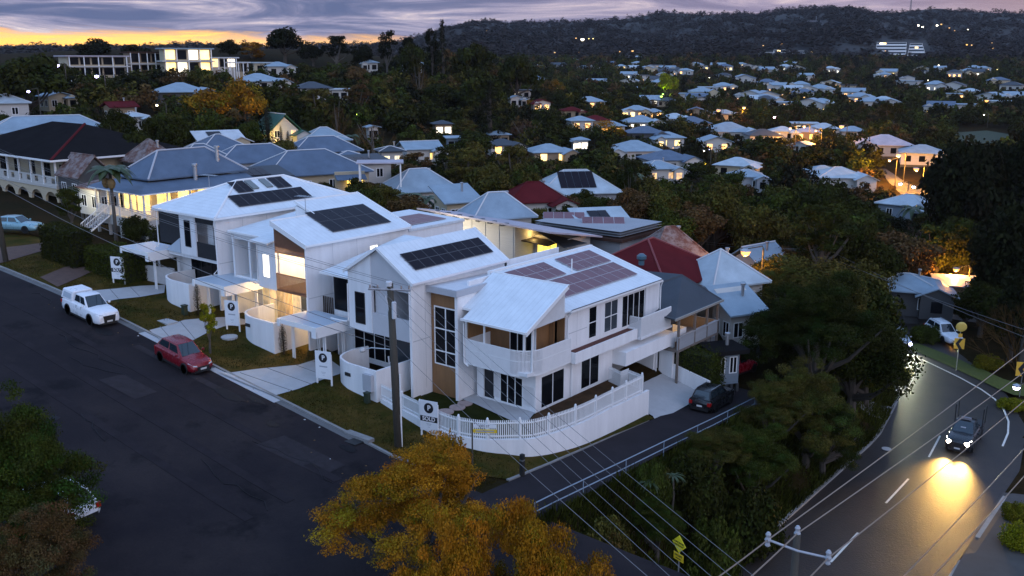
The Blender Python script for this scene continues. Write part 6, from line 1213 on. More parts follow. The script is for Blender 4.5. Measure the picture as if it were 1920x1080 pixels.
MB().box(x1, x1+1.0, y0+2.2, y0+3.2, ez-3.0, ez-1.6).build('window_hood', roofm('brown'), t)
HB.append((1040, 415, 1178, 495, 96))
# dark roofed deck house, maroon house and blue roofs right of the corner townhouse
t = thing('deck_house', 'charcoal roofed house with open timber deck and warm lit room behind the corner townhouse', 'house', (-37, 64, -2), 0); B = lambda mb, n, m, p=None: mb.build(n, m, p or t)
x1, y0, y1, ez = -33.0, 60.9, 67.4, 3.5; xl = -38.6
mb = MB(); mb.slab([(x1+.1, y0-.9, ez-.05), (x1+.1, y1+.3, ez-.05), (-35.6, y1-1.6, ez+1.95), (-39.5, y1-2.4, ez+1.9), (-39.0, y0-.9, ez+.3)], .1); ro = B(mb, 'roof', roofm('slate')); mb = MB(); mb.box(x1+.1, x1+.2, y0-.9, y1+.3, ez-.2, ez-.03); B(mb, 'gutter', mat('deck_trim', (.30, .28, .25), .6, var=.1), ro)
DT = mat('deck_timber', (.16, .13, .11), .75, var=.25, vscale=5); mb = MB(); mb.box(xl, x1, y0, y1, .62, .8); B(mb, 'deck', DT)
for x, y in ((x1-.1, y0+.1), (x1-.1, y0+2.6), (x1-.1, y0+4.6), (x1-.1, y1-.1), (xl+.6, y0+.1)): MB().box(x-.08, x+.08, y-.08, y+.08, -3.4, ez-.1).build('post', DT, t)
mb = MB(); mb.box(x1-.12, x1-.04, y0, y1, .8, 1.75); mb.box(x1-.2, x1+.02, y0, y1, 1.75, 1.83); B(mb, 'balustrade', wallm('grey')); mb = MB(); mb.box(xl, x1-.2, y1-.1, y1, 1.72, 1.8); mb.box(xl, x1-.2, y1-.08, y1-.04, .8, 1.72); B(mb, 'balustrade', wallm('tan'))
mb = MB(); mb.box(xl-3, -36.6, y0+.4, y1-.5, -3, 4.2); B(mb, 'wall', wallm('dark')); MB().box(-36.6, -36.5, y0+.6, y0+2.0, .8, 3.0).build('door', LIT[1], t)
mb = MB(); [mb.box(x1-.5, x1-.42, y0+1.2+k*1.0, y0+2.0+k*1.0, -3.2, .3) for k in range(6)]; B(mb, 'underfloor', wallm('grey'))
point_light(t, 'deck_light', (-35.2, y0+2.0, 3.0), (1., .55, .12), 45); point_light(t, 'room_light', (-34.6, y0+4.2, 1.5), (1., .5, .1), 14)
for y in (y0+2.9, y0+4.2): MB().lathe([(.02, .45), (.36, .45), (.36, .5), (.05, .5)], (x1-1.2, y, .8), 12).build('round_table', mat('honey_timber', (.5, .26, .05), .5, var=.1), t) if 0 else None
HB.append((1232, 520, 1350, 700, 72))
t = thing('maroon_house', 'maroon roofed house with a front verandah and dark blue roof vent', 'house', (-42, 74, -3), 0); B = lambda mb, n, m, p=None: mb.build(n, m, p or t)
x0, x1, y0, y1, ez = -47.5, -38.4, 68.2, 78.2, 3.3
mb = MB(); mb.box(x0, x1, y0, y1, -3.5, ez); B(mb, 'wall', wallm('white')); rm_, R = roof_mesh('hip', x0, x1, y0, y1, ez, 3.1, .6); ro = B(rm_, 'roof', roofm('red')); mb = MB(); [mb.tube([(a[0], a[1], a[2]+.02), (b[0], b[1], b[2]+.02)], .1, 5) for a, b in R]; B(mb, 'ridge_capping', mat('maroon_cap', (.19, .03, .03), .5, var=0), ro)
MB().lathe([(.25, -.3), (.25, .1), (.42, .25), (.42, .5), (.2, .68)], (-41.3, 69.0, 5.2), 12).build('roof_vent', mat('vent_blue', (.06, .12, .16), .35, var=0), ro)
mb = MB(); mb.slab([(x1+.6, y0+.5, ez-.35), (x1+3.2, y0+.5, ez-1.15), (x1+3.2, y1+.4, ez-1.15), (x1+.6, y1+.4, ez-.35)], .08); B(mb, 'verandah_roof', roofm('red')); mb = MB(); mb.slab([(x1+1.8, y0+1.5, ez-.64), (x1+3.25, y0+1.5, ez-1.08), (x1+3.25, y1-2.4, ez-1.08), (x1+1.8, y1-2.4, ez-.64)], .05); B(mb, 'translucent_sheet', mat('poly_sheet', (.14, .12, .12), .4, var=.2, stretch=(.2, 6, 1)))
for y in (y0+4, y1-.2): MB().box(x1+2.9, x1+3.05, y-.08, y+.08, -3.5, ez-1.1).build('post', TRIM, t)
mb = MB(); mb.box(x1, x1+3.1, y0+.5, y1+.4, -1.0, -.85); B(mb, 'verandah_floor', wallm('white')); mb = MB(); battens(mb, [(x1+3, y0+3), (x1+3, y1+.3), (x1, y1+.3)], -.85, .1, .2, .08, .03); mb.box(x1+2.95, x1+3.05, y0+3, y1+.3, .1, .18); B(mb, 'balustrade', TRIM); MB().box(x1, x1+.06, y0+5.5, y0+6.4, -.85, 1.4).build('door', TRIM, t)
HB.append((1195, 462, 1375, 620, 84))
house('rust streaked hipped roof behind the maroon house', 1275, 482, 98, 105, 'hip', 'rust', 'grey', .8, 2.6, 30, 0, 0, 0, over=.4)
t = house('pale blue metal roofed house stepping down beside the maroon house', 1385, 532, 92, 115, 'hip', 'pale', 'white', 1.0, 2.6, 40, 0, 0, 0)
house('low pale blue lean-to roof half hidden by the dark tree', 1400, 585, 86, 70, 'skill', 'blue', 'white', .8, 1.8, 40, 0, 0, 0)
house('grey garage with a blank wall beneath the deck house', 1365, 660, 80, 50, 'flat', 'char', 'blue', .8, .2, 30, 0, 0, 0, h=2.6, name='garage', cat='garage', vis=False)
# ---------------------------------------------------------------- valley houses: (px, eave y, Z, width px, roof, roof colour, wall, lit, rel, label)
VH = [
 (1198, 283, 232, 92, 'hip', 'pale', 'white', 0, 14, 'pale double hipped roof left of the grey hip in the valley'), (1262, 300, 224, 84, 'hip', 'grey', 'white', 0, 22, 'grey hipped roof directly behind the lit valley house with deck'), (1243, 316, 205, 66, 'hip', 'blue', 'white', .9, 24, 'blue roofed house with yellow lit front windows and dark deck in the valley'),
 (1375, 310, 225, 70, 'hip', 'white', 'cream', .0, -14, 'white gable roofed house left of the round dark valley tree'), (1402, 331, 212, 58, 'hip', 'blue', 'grey', 0, 8, 'low blue hip peeping over dark trees right of the lit valley tree'), (1372, 247, 300, 86, 'hip', 'pale', 'white', 0, 12, 'large pyramid roof in the middle of the valley'),
 (1345, 266, 278, 56, 'gable', 'pale', 'white', .9, 16, 'house with brightly lit yellow gable end in the valley'), (1258, 258, 282, 52, 'hip', 'blue', 'white', .9, 20, 'small blue hip with a glowing side window in the valley'), (1302, 231, 318, 62, 'hip', 'grey', 'white', .2, 14, 'wide grey roof behind the valley pyramid roof'),
 (1205, 229, 322, 62, 'hip', 'pale', 'white', .6, 10, 'pale roofed cottage with cream lit gable at the valley head'), (1150, 236, 312, 44, 'hip', 'pale', 'white', .9, 12, 'small pale cottage with warm windows left of the golden tree'), (1212, 249, 300, 62, 'hip', 'grey', 'dark', 0, 8, 'dark walled house under a long grey roof'),
 (1305, 209, 360, 40, 'gable', 'grey', 'tan', .2, 0, 'tall grey gabled house near the first orange lamp'), (1268, 222, 345, 48, 'hip', 'white', 'white', 0, 10, 'white flat pitched roof above the small glowing house'), (1436, 254, 290, 58, 'hip', 'slate', 'white', 0, 16, 'slate roofed bungalow right of the pyramid roof'),
 (1470, 246, 300, 44, 'hip', 'white', 'white', .2, 10, 'white roofed bungalow beside the slate roofed bungalow'), (1510, 232, 330, 46, 'flat', 'white', 'tan', .5, 6, 'flat white roof of a lit block by the purple lamp'), (1512, 247, 302, 40, 'hip', 'pink', 'tan', .8, 0, 'tan house glowing amber below the flat white roof'),
 (1548, 241, 318, 50, 'hip', 'white', 'white', .3, 10, 'white hip roof below the orange lamp on the pole'), (1602, 246, 330, 46, 'hip', 'blue', 'white', .2, 14, 'white house with blue hip beside the leaning pole'), (1664, 272, 292, 92, 'hip', 'pink', 'grey', 0, 10, 'broad mauve roof of the corner store by the orange lamps'), (1730, 287, 282, 74, 'hip', 'pale', 'white', 0, 4, 'pale roof right of the mauve roofed store'),
 (1582, 333, 208, 86, 'hip', 'pale', 'white', .2, 18, 'big pale double roofed house left of the lit road'), (1548, 322, 224, 54, 'hip', 'blue', 'white', 0, 16, 'blue roof overlapping the big pale double roof'), (1690, 384, 168, 86, 'hip', 'pale', 'blue', 0, -20, 'bright blue roof with palm beside the lit road'), (1540, 292, 262, 34, 'gable', 'blue', 'white', 0, 10, 'narrow blue gabled house among trees above the double roof'),
 (1500, 271, 280, 30, 'gable', 'blue', 'white', 0, -20, 'tiny triangular blue roof below the slate bungalow'), (1120, 225, 335, 44, 'hip', 'red', 'tan', 0, 14, 'dark red roofed house on the valley head'), (1075, 207, 350, 34, 'hip', 'red', 'tan', 0, 14, 'red roof high among the trees left of the valley head'), (1092, 226, 335, 42, 'hip', 'pale', 'white', .7, 16, 'pale cottage with lit side below the dark red roof'), (1018, 192, 345, 30, 'gable', 'red', 'white', .4, 18, 'small red gabled house high above the maroon cottage'),
 (970, 184, 330, 26, 'gable', 'blue', 'white', .2, 14, 'small blue gabled roof left of the small red gable'), (978, 170, 370, 36, 'flat', 'slate', 'white', .6, 8, 'flat roofed house with pale purple lit front on the spur'),
 (948, 272, 238, 56, 'hip', 'slate', 'white', .9, 18, 'dark roofed house with a row of lit windows under trees'), (1037, 285, 222, 72, 'hip', 'blue', 'tan', .7, 18, 'weathered blue roofed house with lit windows right of the dark roofed house'), (938, 252, 262, 34, 'hip', 'blue', 'tan', .2, 14, 'small blue hip above the dark roofed house'),
 (795, 279, 212, 66, 'gablex', 'blue', 'white', .3, 18, 'bright blue steep roof with white gable below the conifers'), (735, 283, 205, 40, 'hip', 'slate', 'white', .95, 12, 'dark roofed house glowing yellow left of the steep blue roof'), (852, 258, 235, 24, 'skill', 'blue', 'blue', 0, 10, 'narrow blue shed against the dark conifers'), (832, 232, 262, 32, 'hip', 'slate', 'tan', .95, 12, 'house glowing yellow through the trees on the spur'),
 (700, 238, 250, 18, 'gable', 'pale', 'white', 0, 20, 'tiny white shed on the wooded spur'), (655, 290, 185, 30, 'hip', 'grey', 'tan', .9, 10, 'glowing window wall peeping between bare trees'),
 (495, 152, 258, 76, 'hip', 'blue', 'white', .0, 20, 'white queenslander with pale blue pyramid roof on the hillside'), (590, 165, 240, 62, 'hip', 'slate', 'white', 0, 12, 'slate roofed house half hidden by trees on the hillside'), (637, 168, 236, 30, 'flat', 'white', 'white', 0, 0, 'stark white walled block on the hillside'), (345, 172, 232, 88, 'hip', 'blue', 'dark', 0, 10, 'low blue roof behind the golden tree on the left hill'),
 (232, 200, 195, 46, 'gablex', 'red', 'tan', 0, 20, 'terracotta roof between the dark conifers'), (255, 218, 180, 36, 'hip', 'pale', 'white', 0, 20, 'pale grey roof under the terracotta roof'), (112, 180, 200, 44, 'gable', 'blue', 'cream', .0, 24, 'cream cottage with steep blue gable behind the big left tree'), (524, 124, 300, 44, 'hip', 'blue', 'white', 0, 10, 'thin blue roof right of the lit ridge houses'), (497, 118, 310, 40, 'flat', 'white', 'cream', .4, 4, 'low cream pavilion at the foot of the ridge trees'),
 (695, 117, 300, 26, 'hip', 'pale', 'white', 0, 10, 'pale roof glimpsed under the skyline trees'), (768, 118, 300, 30, 'gable', 'pale', 'white', .3, -20, 'pale gable with one lit corner under the hoop pine'), (640, 262, 196, 30, 'hip', 'blue', 'white', 0, 10, 'small blue hip beside the dark palms'),
 (1090, 262, 300, 26, 'hip', 'blue', 'white', .6, 10, 'tiny lit cottage left of the golden valley tree'), (1228, 210, 380, 32, 'hip', 'blue', 'white', .3, 10, 'blue hip among the trees at the valley head'), (1180, 208, 390, 26, 'gable', 'white', 'white', .5, 10, 'small white gable at the valley head'),
 (1700, 545, 120, 120, 'hip', 'blue', 'dark', 0, 6, 'blue lit roof behind the round brown tree at the bend'), (1800, 535, 128, 70, 'skill', 'pink', 'tan', .3, 10, 'carport roof glowing orange under the street lamp'),
]
for (px, py, Z, wpx, rf_, rc, wc, lit, rel, lab) in VH: house(lab, px, py, Z, wpx, rf_, rc, wc, .85, None, rel, lit, lod=2 if Z < 215 else 3, over=.6, storeys=2 if ('tall' in lab or 'two' in lab) else 1, vis=py < 520)
# ridge houses: flat modern blocks
def block(lab, px, py, Z, wpx, hpx, dpx=.6, lit=.5, wc='cream', slabs=2, over=.8, rc='white', rel=10., pent=False):
    e = atZ(px, py, Z); w = wpx*Z/FPX; h = hpx*Z/FPX; t = thing('flat_roofed_house', lab, 'house', (e[0], e[1], e[2]-h), AZ-math.atan((px-960)/FPX)+R_(rel)); d = w*dpx
    fh = h/slabs
    for k in range(slabs):
        z = k*fh; MB().box(-w/2, w/2, 0, d, z-(3 if k == 0 else 0), z+fh-.3).build('wall', wallm(wc), t, local=True); MB().box(-w/2-over, w/2+over, -1.6, d+over, z+fh-.3, z+fh).build('roof' if k == slabs-1 else 'floor_slab', roofm(rc) if k == slabs-1 else wallm('white'), t, local=True)
        n = max(3, int(w/2.4))
        for i in range(n):
            a = -w/2+w*(i+.08)/n; b = -w/2+w*(i+.92)/n; m = MB(); m.box(a, b, -.08, .05, z+.3, z+fh-.5); m.build('window', (LITFAR[int(rng.integers(2))] if rng.random() < lit else GLASS), t, local=True)
        for i in range(5): x = -w/2+w*i/4; MB().box(x-.1, x+.1, -1.5, -1.3, z-(3 if k == 0 else 0), z+fh-.3).build('post', TRIM, t, local=True)
    HB.append((px-wpx*.52, py-4, px+wpx*.52, py+hpx, Z)); return t
block('flat roofed cream house with dark balconies on the left ridge', 180, 104, 232, 104, 38, .5, .0, 'cream', 2, rel=18, rc='pink')
block('large flat roofed glass house blazing with light on the left ridge', 350, 90, 240, 84, 46, .5, .7, 'cream', 2, rel=12, rc='blue')
block('tan windowed wing beside the blazing glass house on the ridge', 272, 97, 243, 60, 42, .6, .05, 'tan', 2, rel=16, rc='brown')
block('small lit pavilion with thin white roof right of the glass house', 418, 107, 248, 44, 20, .6, .7, 'white', 1, rel=10)
block('pale low block with a dark terrace right of the lit pavilion', 445, 116, 250, 34, 20, .6, .2, 'cream', 1, rel=10)
# far slopes: small pale houses, many lit
FAR = [(1008, 125), (1020, 106), (1040, 108), (1046, 122), (1075, 113), (1095, 127), (1108, 127), (1125, 118), (1142, 118), (1150, 103), (1158, 107), (1172, 104), (1185, 108), (1190, 126), (1197, 118), (1204, 130), (1214, 129), (1205, 141), (1178, 139), (1165, 124), (1196, 108), (1222, 126), (1236, 122), (1250, 128), (1265, 131), (1283, 132), (1300, 121), (1320, 124), (1345, 122), (1362, 124), (1388, 120), (1405, 124), (1412, 124), (1440, 130), (1470, 125), (1482, 118), (1495, 127), (1500, 128), (1250, 134), (1262, 128), (1198, 167), (1180, 152), (1296, 176), (1305, 182), (1318, 172), (1432, 186), (1440, 178), (1476, 163), (1490, 166), (1500, 158), (1510, 172), (1516, 166), (1590, 160), (1600, 172), (1640, 190), (1660, 188), (1728, 128), (1740, 133), (1762, 127), (1790, 135), (1815, 133), (1852, 180), (1870, 190), (1905, 178), (1878, 150), (1755, 158), (1785, 160), (1700, 152), (1665, 134), (1560, 128)]
cols = ['pale', 'grey', 'blue', 'slate', 'pale', 'blue', 'white']
LM = [(1250, 160, 'green lit tree'), (1690, 92, 'pale terraced apartments'), (1090, 74, 'white floodlit clearing'), (1140, 100, 'lamp row on the middle slope'), (1355, 208, 'left orange valley lamp'), (1452, 222, 'purple valley lamp'), (1578, 236, 'orange lamp on the leaning pole'), (1850, 188, 'lone orange pole at the right'), (1372, 235, 'valley pyramid roof'), (1664, 262, 'mauve roofed store'), (820, 75, 'tall hoop pine'), (535, 240, 'green roofed house'), (1010, 370, 'maroon roofed cottage'), (345, 110, 'blazing glass house'), (1400, 470, 'orange lamp by the blue roofs'), (1090, 345, 'pale stilted house'), (945, 395, 'bright blue hip roof'), (1300, 490, 'maroon house'), (950, 430, 'white skillion house'), (800, 370, 'banana plants'), (300, 330, 'lit verandah house'), (130, 280, 'black roofed house'), (600, 320, 'broad blue grey house'), (1795, 690, 'amber mirror'), (1680, 650, 'oncoming car'), (1785, 810, 'utility with glaring headlights'), (1270, 1020, 'yellow diamond sign'), (1210, 700, 'garage driveway'), (805, 790, 'SOLD board'), (90, 955, 'half hidden white wagon'), (1460, 180, 'amber cluster on the middle slope'), (1200, 120, 'white house row on the far slope'), (1650, 640, 'road bend'), (1170, 280, 'pale double hipped roof'), (1560, 330, 'big pale double roof'), (1730, 360, 'lit road'), (495, 150, 'hillside queenslander'), (637, 168, 'stark white block'), (800, 270, 'steep blue roof'), (1037, 280, 'weathered blue roof'), (240, 205, 'terracotta roof'), (1890, 100, 'right skyline')]
USED = set()
def where(px, py, base, sizes=('',)):
    """a unique label: base + where it stands next to things one can find"""
    near_ = sorted(LM, key=lambda l: math.hypot(l[0]-px, (l[1]-py)*1.4))
    for l in near_[:10]:
        dx, dy = px-l[0], (py-l[1])*1.4; dist = math.hypot(dx, dy); far_ = 'just ' if dist < 45 else 'well ' if dist > 140 else ''
        for s in ((('right of' if dx > 0 else 'left of') if abs(dx) > abs(dy) else ('below' if dy > 0 else 'above')), (('below' if dy > 0 else 'above') if abs(dx) > abs(dy) else ('right of' if dx > 0 else 'left of')), ('below and right of' if dx > 0 and dy > 0 else 'below and left of' if dy > 0 else 'above and right of' if dx > 0 else 'above and left of')):
            lab = f'{base} {far_}{s} the {l[2]}'
            if lab not in USED and len(lab.split()) <= 16: USED.add(lab); return lab
    return f'{base} among dark trees'
_r5 = np.random.default_rng(21); FAR += [(float(_r5.uniform(1000, 1560)), float(_r5.uniform(140, 215))) for _ in range(34)]+[(float(_r5.uniform(1560, 1900)), float(_r5.uniform(125, 205))) for _ in range(12)]
GF = 'small houses on the far slopes'
for i, (px, py) in enumerate(FAR):
    Z = float(np.interp(py, [100, 110, 125, 140, 160, 175, 192, 216], [980, 900, 760, 640, 540, 470, 420, 370])); w_ = float(rng.uniform(8, 12.5)); wp_ = w_*FPX/Z
    lit = float(rng.choice([0, .6, .9, .9])); rc = cols[i % 7]
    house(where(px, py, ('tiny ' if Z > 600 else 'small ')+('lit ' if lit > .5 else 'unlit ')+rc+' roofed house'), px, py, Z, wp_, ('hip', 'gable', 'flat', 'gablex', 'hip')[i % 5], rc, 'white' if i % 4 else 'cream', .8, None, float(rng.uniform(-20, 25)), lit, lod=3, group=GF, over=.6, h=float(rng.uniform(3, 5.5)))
# pale terraced apartments on the far hill
def terraces(px, py, Z, wpx, n, lab, step=.06, lh=3.2, lit=.25):
    e = atZ(px, py, Z); t = thing('apartment_block', lab, 'apartments', tuple(e), AZ-math.atan((px-960)/FPX)); w = wpx*Z/FPX
    for k in range(n):
        x0, x1, y0 = -w/2-k*w*step*.2, w/2+k*w*step-k*.5, -k*3.4; z = -k*lh
        MB().box(x0, x1, y0, y0+10, z-lh, z).build('terrace', wallm('white'), t, local=True); MB().box(x0-.3, x1+.3, y0-1.2, y0+.1, z-lh, z-lh+1.0).build('balustrade', TRIM, t, local=True)
        m = MB(); m.box(x0+.5, x1-.5, y0-.06, y0-.01, z-lh+1.0, z-.5); m.build('glazing_band', GLASSG, t, local=True)
        for j in range(int(w/9)):
            if rng.random() < lit: a = x0+1+rng.random()*(x1-x0-6); MB().box(a, a+3.4, y0-.14, y0-.07, z-lh+1.0, z-.5).build('window', LITFAR[int(rng.integers(2))], t, local=True)
    HB.append((px-wpx*.6, py-3, px+wpx*.65, py+n*lh*FPX/Z+6, Z))
terraces(1672, 79, 1000, 52, 8, 'pale stepped apartment terraces stacked down the far hill, left wing', .02); terraces(1718, 81, 1005, 22, 9, 'pale stepped apartment terraces stacked down the far hill, narrow right wing', .14)
terraces(1565, 85, 1010, 22, 2, 'short white apartment row left of the terraced apartments', .0); terraces(1598, 90, 1000, 34, 3, 'white apartment row directly left of the terraced apartments', .0, lit=.5); terraces(1500, 95, 1000, 40, 3, 'white balcony block in the middle of the far apartment row', .0, lit=.3); terraces(1436, 98, 980, 26, 3, 'white boxy block at the left of the far apartment row', .0, lit=.5); terraces(1462, 93, 1000, 22, 2, 'pale low block beside the boxy block on the far slope', 0, lit=.2); terraces(1525, 96, 1000, 20, 3, 'narrow white block right of the balcony block', 0)
e = atZ(1535, 40, 1500); t = thing('hilltop_hall', 'flat dark hall with a pale roof edge high on the far hill', 'hall', tuple(e), AZ-.3); MB().box(-17, 17, 0, 12, -9, 0).build('wall', wallm('dark'), t, local=True); MB().box(-17.5, 17.5, -.6, 12.4, 0, .8).build('roof', roofm('pink'), t, local=True); MB().tube([(-4, 6, 0), (-4, 6, 8)], .25, 5).build('mast', STEEL, t, local=True)
for px, py, Z, h, lab in ((1707, 20, 2080, 38, 'tall lattice mast on the right skyline'), (1216, 28, 2090, 13, 'short mast on the middle skyline')):
    e = atZ(px, py, Z); t = thing('radio_mast', lab, 'mast', (e[0], e[1], e[2]-4)); m = MB()
    for k in range(4): a = k*math.pi/2; m.tube([(2.2*math.cos(a), 2.2*math.sin(a), 0), (.5*math.cos(a), .5*math.sin(a), h)], .3, 4)
    for j in range(8):
        z = h*j/8; r0 = 2.2-1.7*j/8
        m.box(-r0, r0, -r0, r0, z, z+.5)
    m.build('lattice', mat('mast_grey', (.2, .19, .2), .6, var=0), t, local=True)
# ================================================================== vegetation
def leaves(centers, radii, n, size, seed, aspect=1.0, flat=.0, up=.25, shell=.55, hv=.06, cv=.27):
    """leaf quads spread through clumps; returns verts, faces, tint"""
    r = np.random.default_rng(seed); centers = np.asarray(centers, float); radii = np.asarray(radii, float)
    if radii.ndim == 1: radii = np.repeat(radii[:, None], 3, 1)
    p = radii.prod(1)**(2/3.); p /= p.sum(); ci = r.choice(len(centers), n, p=p)
    d = r.normal(size=(n, 3)); d /= np.linalg.norm(d, axis=1)[:, None]; rad = np.power(r.uniform(shell**3, 1, n), 1/3.)*(1+.12*r.normal(size=n))
    P = centers[ci]+d*radii[ci]*rad[:, None]
    nrm = d+r.normal(size=(n, 3))*.7; nrm[:, 2] += up; nrm /= np.linalg.norm(nrm, axis=1)[:, None]
    a = np.cross(nrm, r.normal(size=(n, 3))); a /= np.linalg.norm(a, axis=1)[:, None]; b = np.cross(nrm, a)
    s = size*r.uniform(.55, 1.25, n)[:, None]; a = a*s*.5; b = b*s*.5*aspect
    V = np.stack([P-a, P-b*.8+a*.1, P+a, P+b*.8+a*.1], 1).reshape(-1, 3)
    F = np.arange(4*n).reshape(n, 4)
    ct = r.uniform(1-cv, 1+cv, len(centers)); hue = r.normal(0, .06, (len(centers), 3)); hue[:, 0] += -abs(hv)*1.6*np.clip(r.normal(.1, 1, len(centers)), 0, 1.6)*(hv > .1)
    lv = .3 if cv > .2 else .08; t = ct[ci][:, None]*r.uniform(1-lv, 1+lv, n)[:, None]*(1+hue[ci]); return V, F, np.repeat(t, 4, 0)
def clumps(kind, R, H, seed, k=40):
    """clump centres and radii for a crown R wide (radius), H tall, base at z=0"""
    r = np.random.default_rng(seed); C = []; A = []
    if kind in ('broad', 'autumn', 'olive'):
        lobes = [(r.normal(0, .34, 2)*R, r.uniform(.35, .8)) for _ in range(6)]
        for i in range(k):
            th = r.uniform(0, 2*math.pi); u = r.uniform(-.55, 1); q = math.sqrt(max(0, 1-u*u)); rr = r.uniform(.45, 1.0)
            w = 1+.22*math.sin(3*th+seed)+.15*math.sin(5*th+2*seed)
            C.append((R*.82*q*rr*w*math.cos(th), R*.82*q*rr*w*math.sin(th), H*(.46+.46*u*rr*(1+.12*math.sin(2*th+seed))))); s = R*r.uniform(.17, .34); A.append((s*1.15, s*1.15, s*.8))
    elif kind == 'feather':
        lobes = [(R*.82*math.sqrt((j+.4)/18)*math.cos(j*2.4+seed+r.normal(0, .3)), R*.82*math.sqrt((j+.4)/18)*math.sin(j*2.4+seed+r.normal(0, .3)), H*r.uniform(.42, .94)-H*.30*((j+.5)/18), R*r.uniform(.17, .38)) for j in range(18)]
        for i in range(k):
            l = lobes[i % 18]; th = r.uniform(0, 2*math.pi); u = r.uniform(-.7, 1); q = math.sqrt(1-u*u)*r.uniform(.5, 1.05); C.append((l[0]+l[3]*q*math.cos(th), l[1]+l[3]*q*math.sin(th), l[2]+l[3]*.62*u)); s = R*r.uniform(.06, .14); A.append((s*1.25, s*1.25, s*.55))
    elif kind == 'gum':
        for i in range(k):
            th = r.uniform(0, 2*math.pi); z = r.uniform(.25, 1.); q = (1-abs(z-.62)/.75)*r.uniform(.3, 1.05); C.append((R*.9*q*math.cos(th), R*.9*q*math.sin(th), H*z)); s = R*r.uniform(.14, .30); A.append((s, s, s*.62))
    elif kind == 'pine':
        for i in range(k):
            z = (i+.5)/k; th = i*2.4; q = (1-z)**.8*r.uniform(.35, 1.); C.append((R*q*math.cos(th), R*q*math.sin(th), H*z)); s = R*(.24+.1*(1-z)); A.append((s, s, s*.55))
    elif kind == 'cypress':
        for i in range(k):
            z = (i+.5)/k; th = i*2.4; w = R*.5*math.sin(math.pi*min(1, z*.85+.12))**.6; C.append((w*math.cos(th), w*math.sin(th), H*z)); A.append((w*.9+.1, w*.9+.1, H*.07))
    elif kind == 'shrub':
        for i in range(k):
            th = r.uniform(0, 2*math.pi); q = math.sqrt(r.random()); C.append((R*.85*q*math.cos(th), R*.85*q*math.sin(th), H*r.uniform(.15, .85)*(1-.4*q))); s = R*r.uniform(.2, .36); A.append((s, s, min(s, H*.3)))
    return C, A
LEAF = mat('leaf', (.03, .04, .012), .7, var=0, objcol=True, tint=True, spec=.03)
BARK = mat('bark', (.055, .045, .036), .9, var=.3, vscale=6, bump=.4); BARKP = mat('pale_bark', (.08, .068, .056), .85, var=.3, vscale=5)
def trunk_mb(R, H, th, C, seed, nl=7):
    r = np.random.default_rng(seed); mb = MB(); rr = max(.09, .035*(H+th)); s = r.normal(0, .03, 2)*(th+H); top = (s[0], s[1], th+H*.45)
    mb.tube([(0, 0, -1.5), (s[0]*.2, s[1]*.2, th*.5), (s[0]*.6, s[1]*.6, th), top], [rr*1.25, rr, rr*.8, rr*.35], 7)
    idx = np.argsort([-math.hypot(c[0], c[1])-.4*c[2] for c in C])[:nl*2:2] if len(C) > nl*2 else range(min(nl, len(C)))
    for i in idx:
        c = np.array(C[i])+[0, 0, th]; a = np.array([s[0]*.55, s[1]*.55, th*r.uniform(.75, 1.1)]); m = (a+c)/2+[0, 0, -.08*H]
        mb.tube([tuple(a), tuple(m), tuple(c)], [rr*.5, rr*.3, rr*.1], 5)
    return mb
PROTO = {}
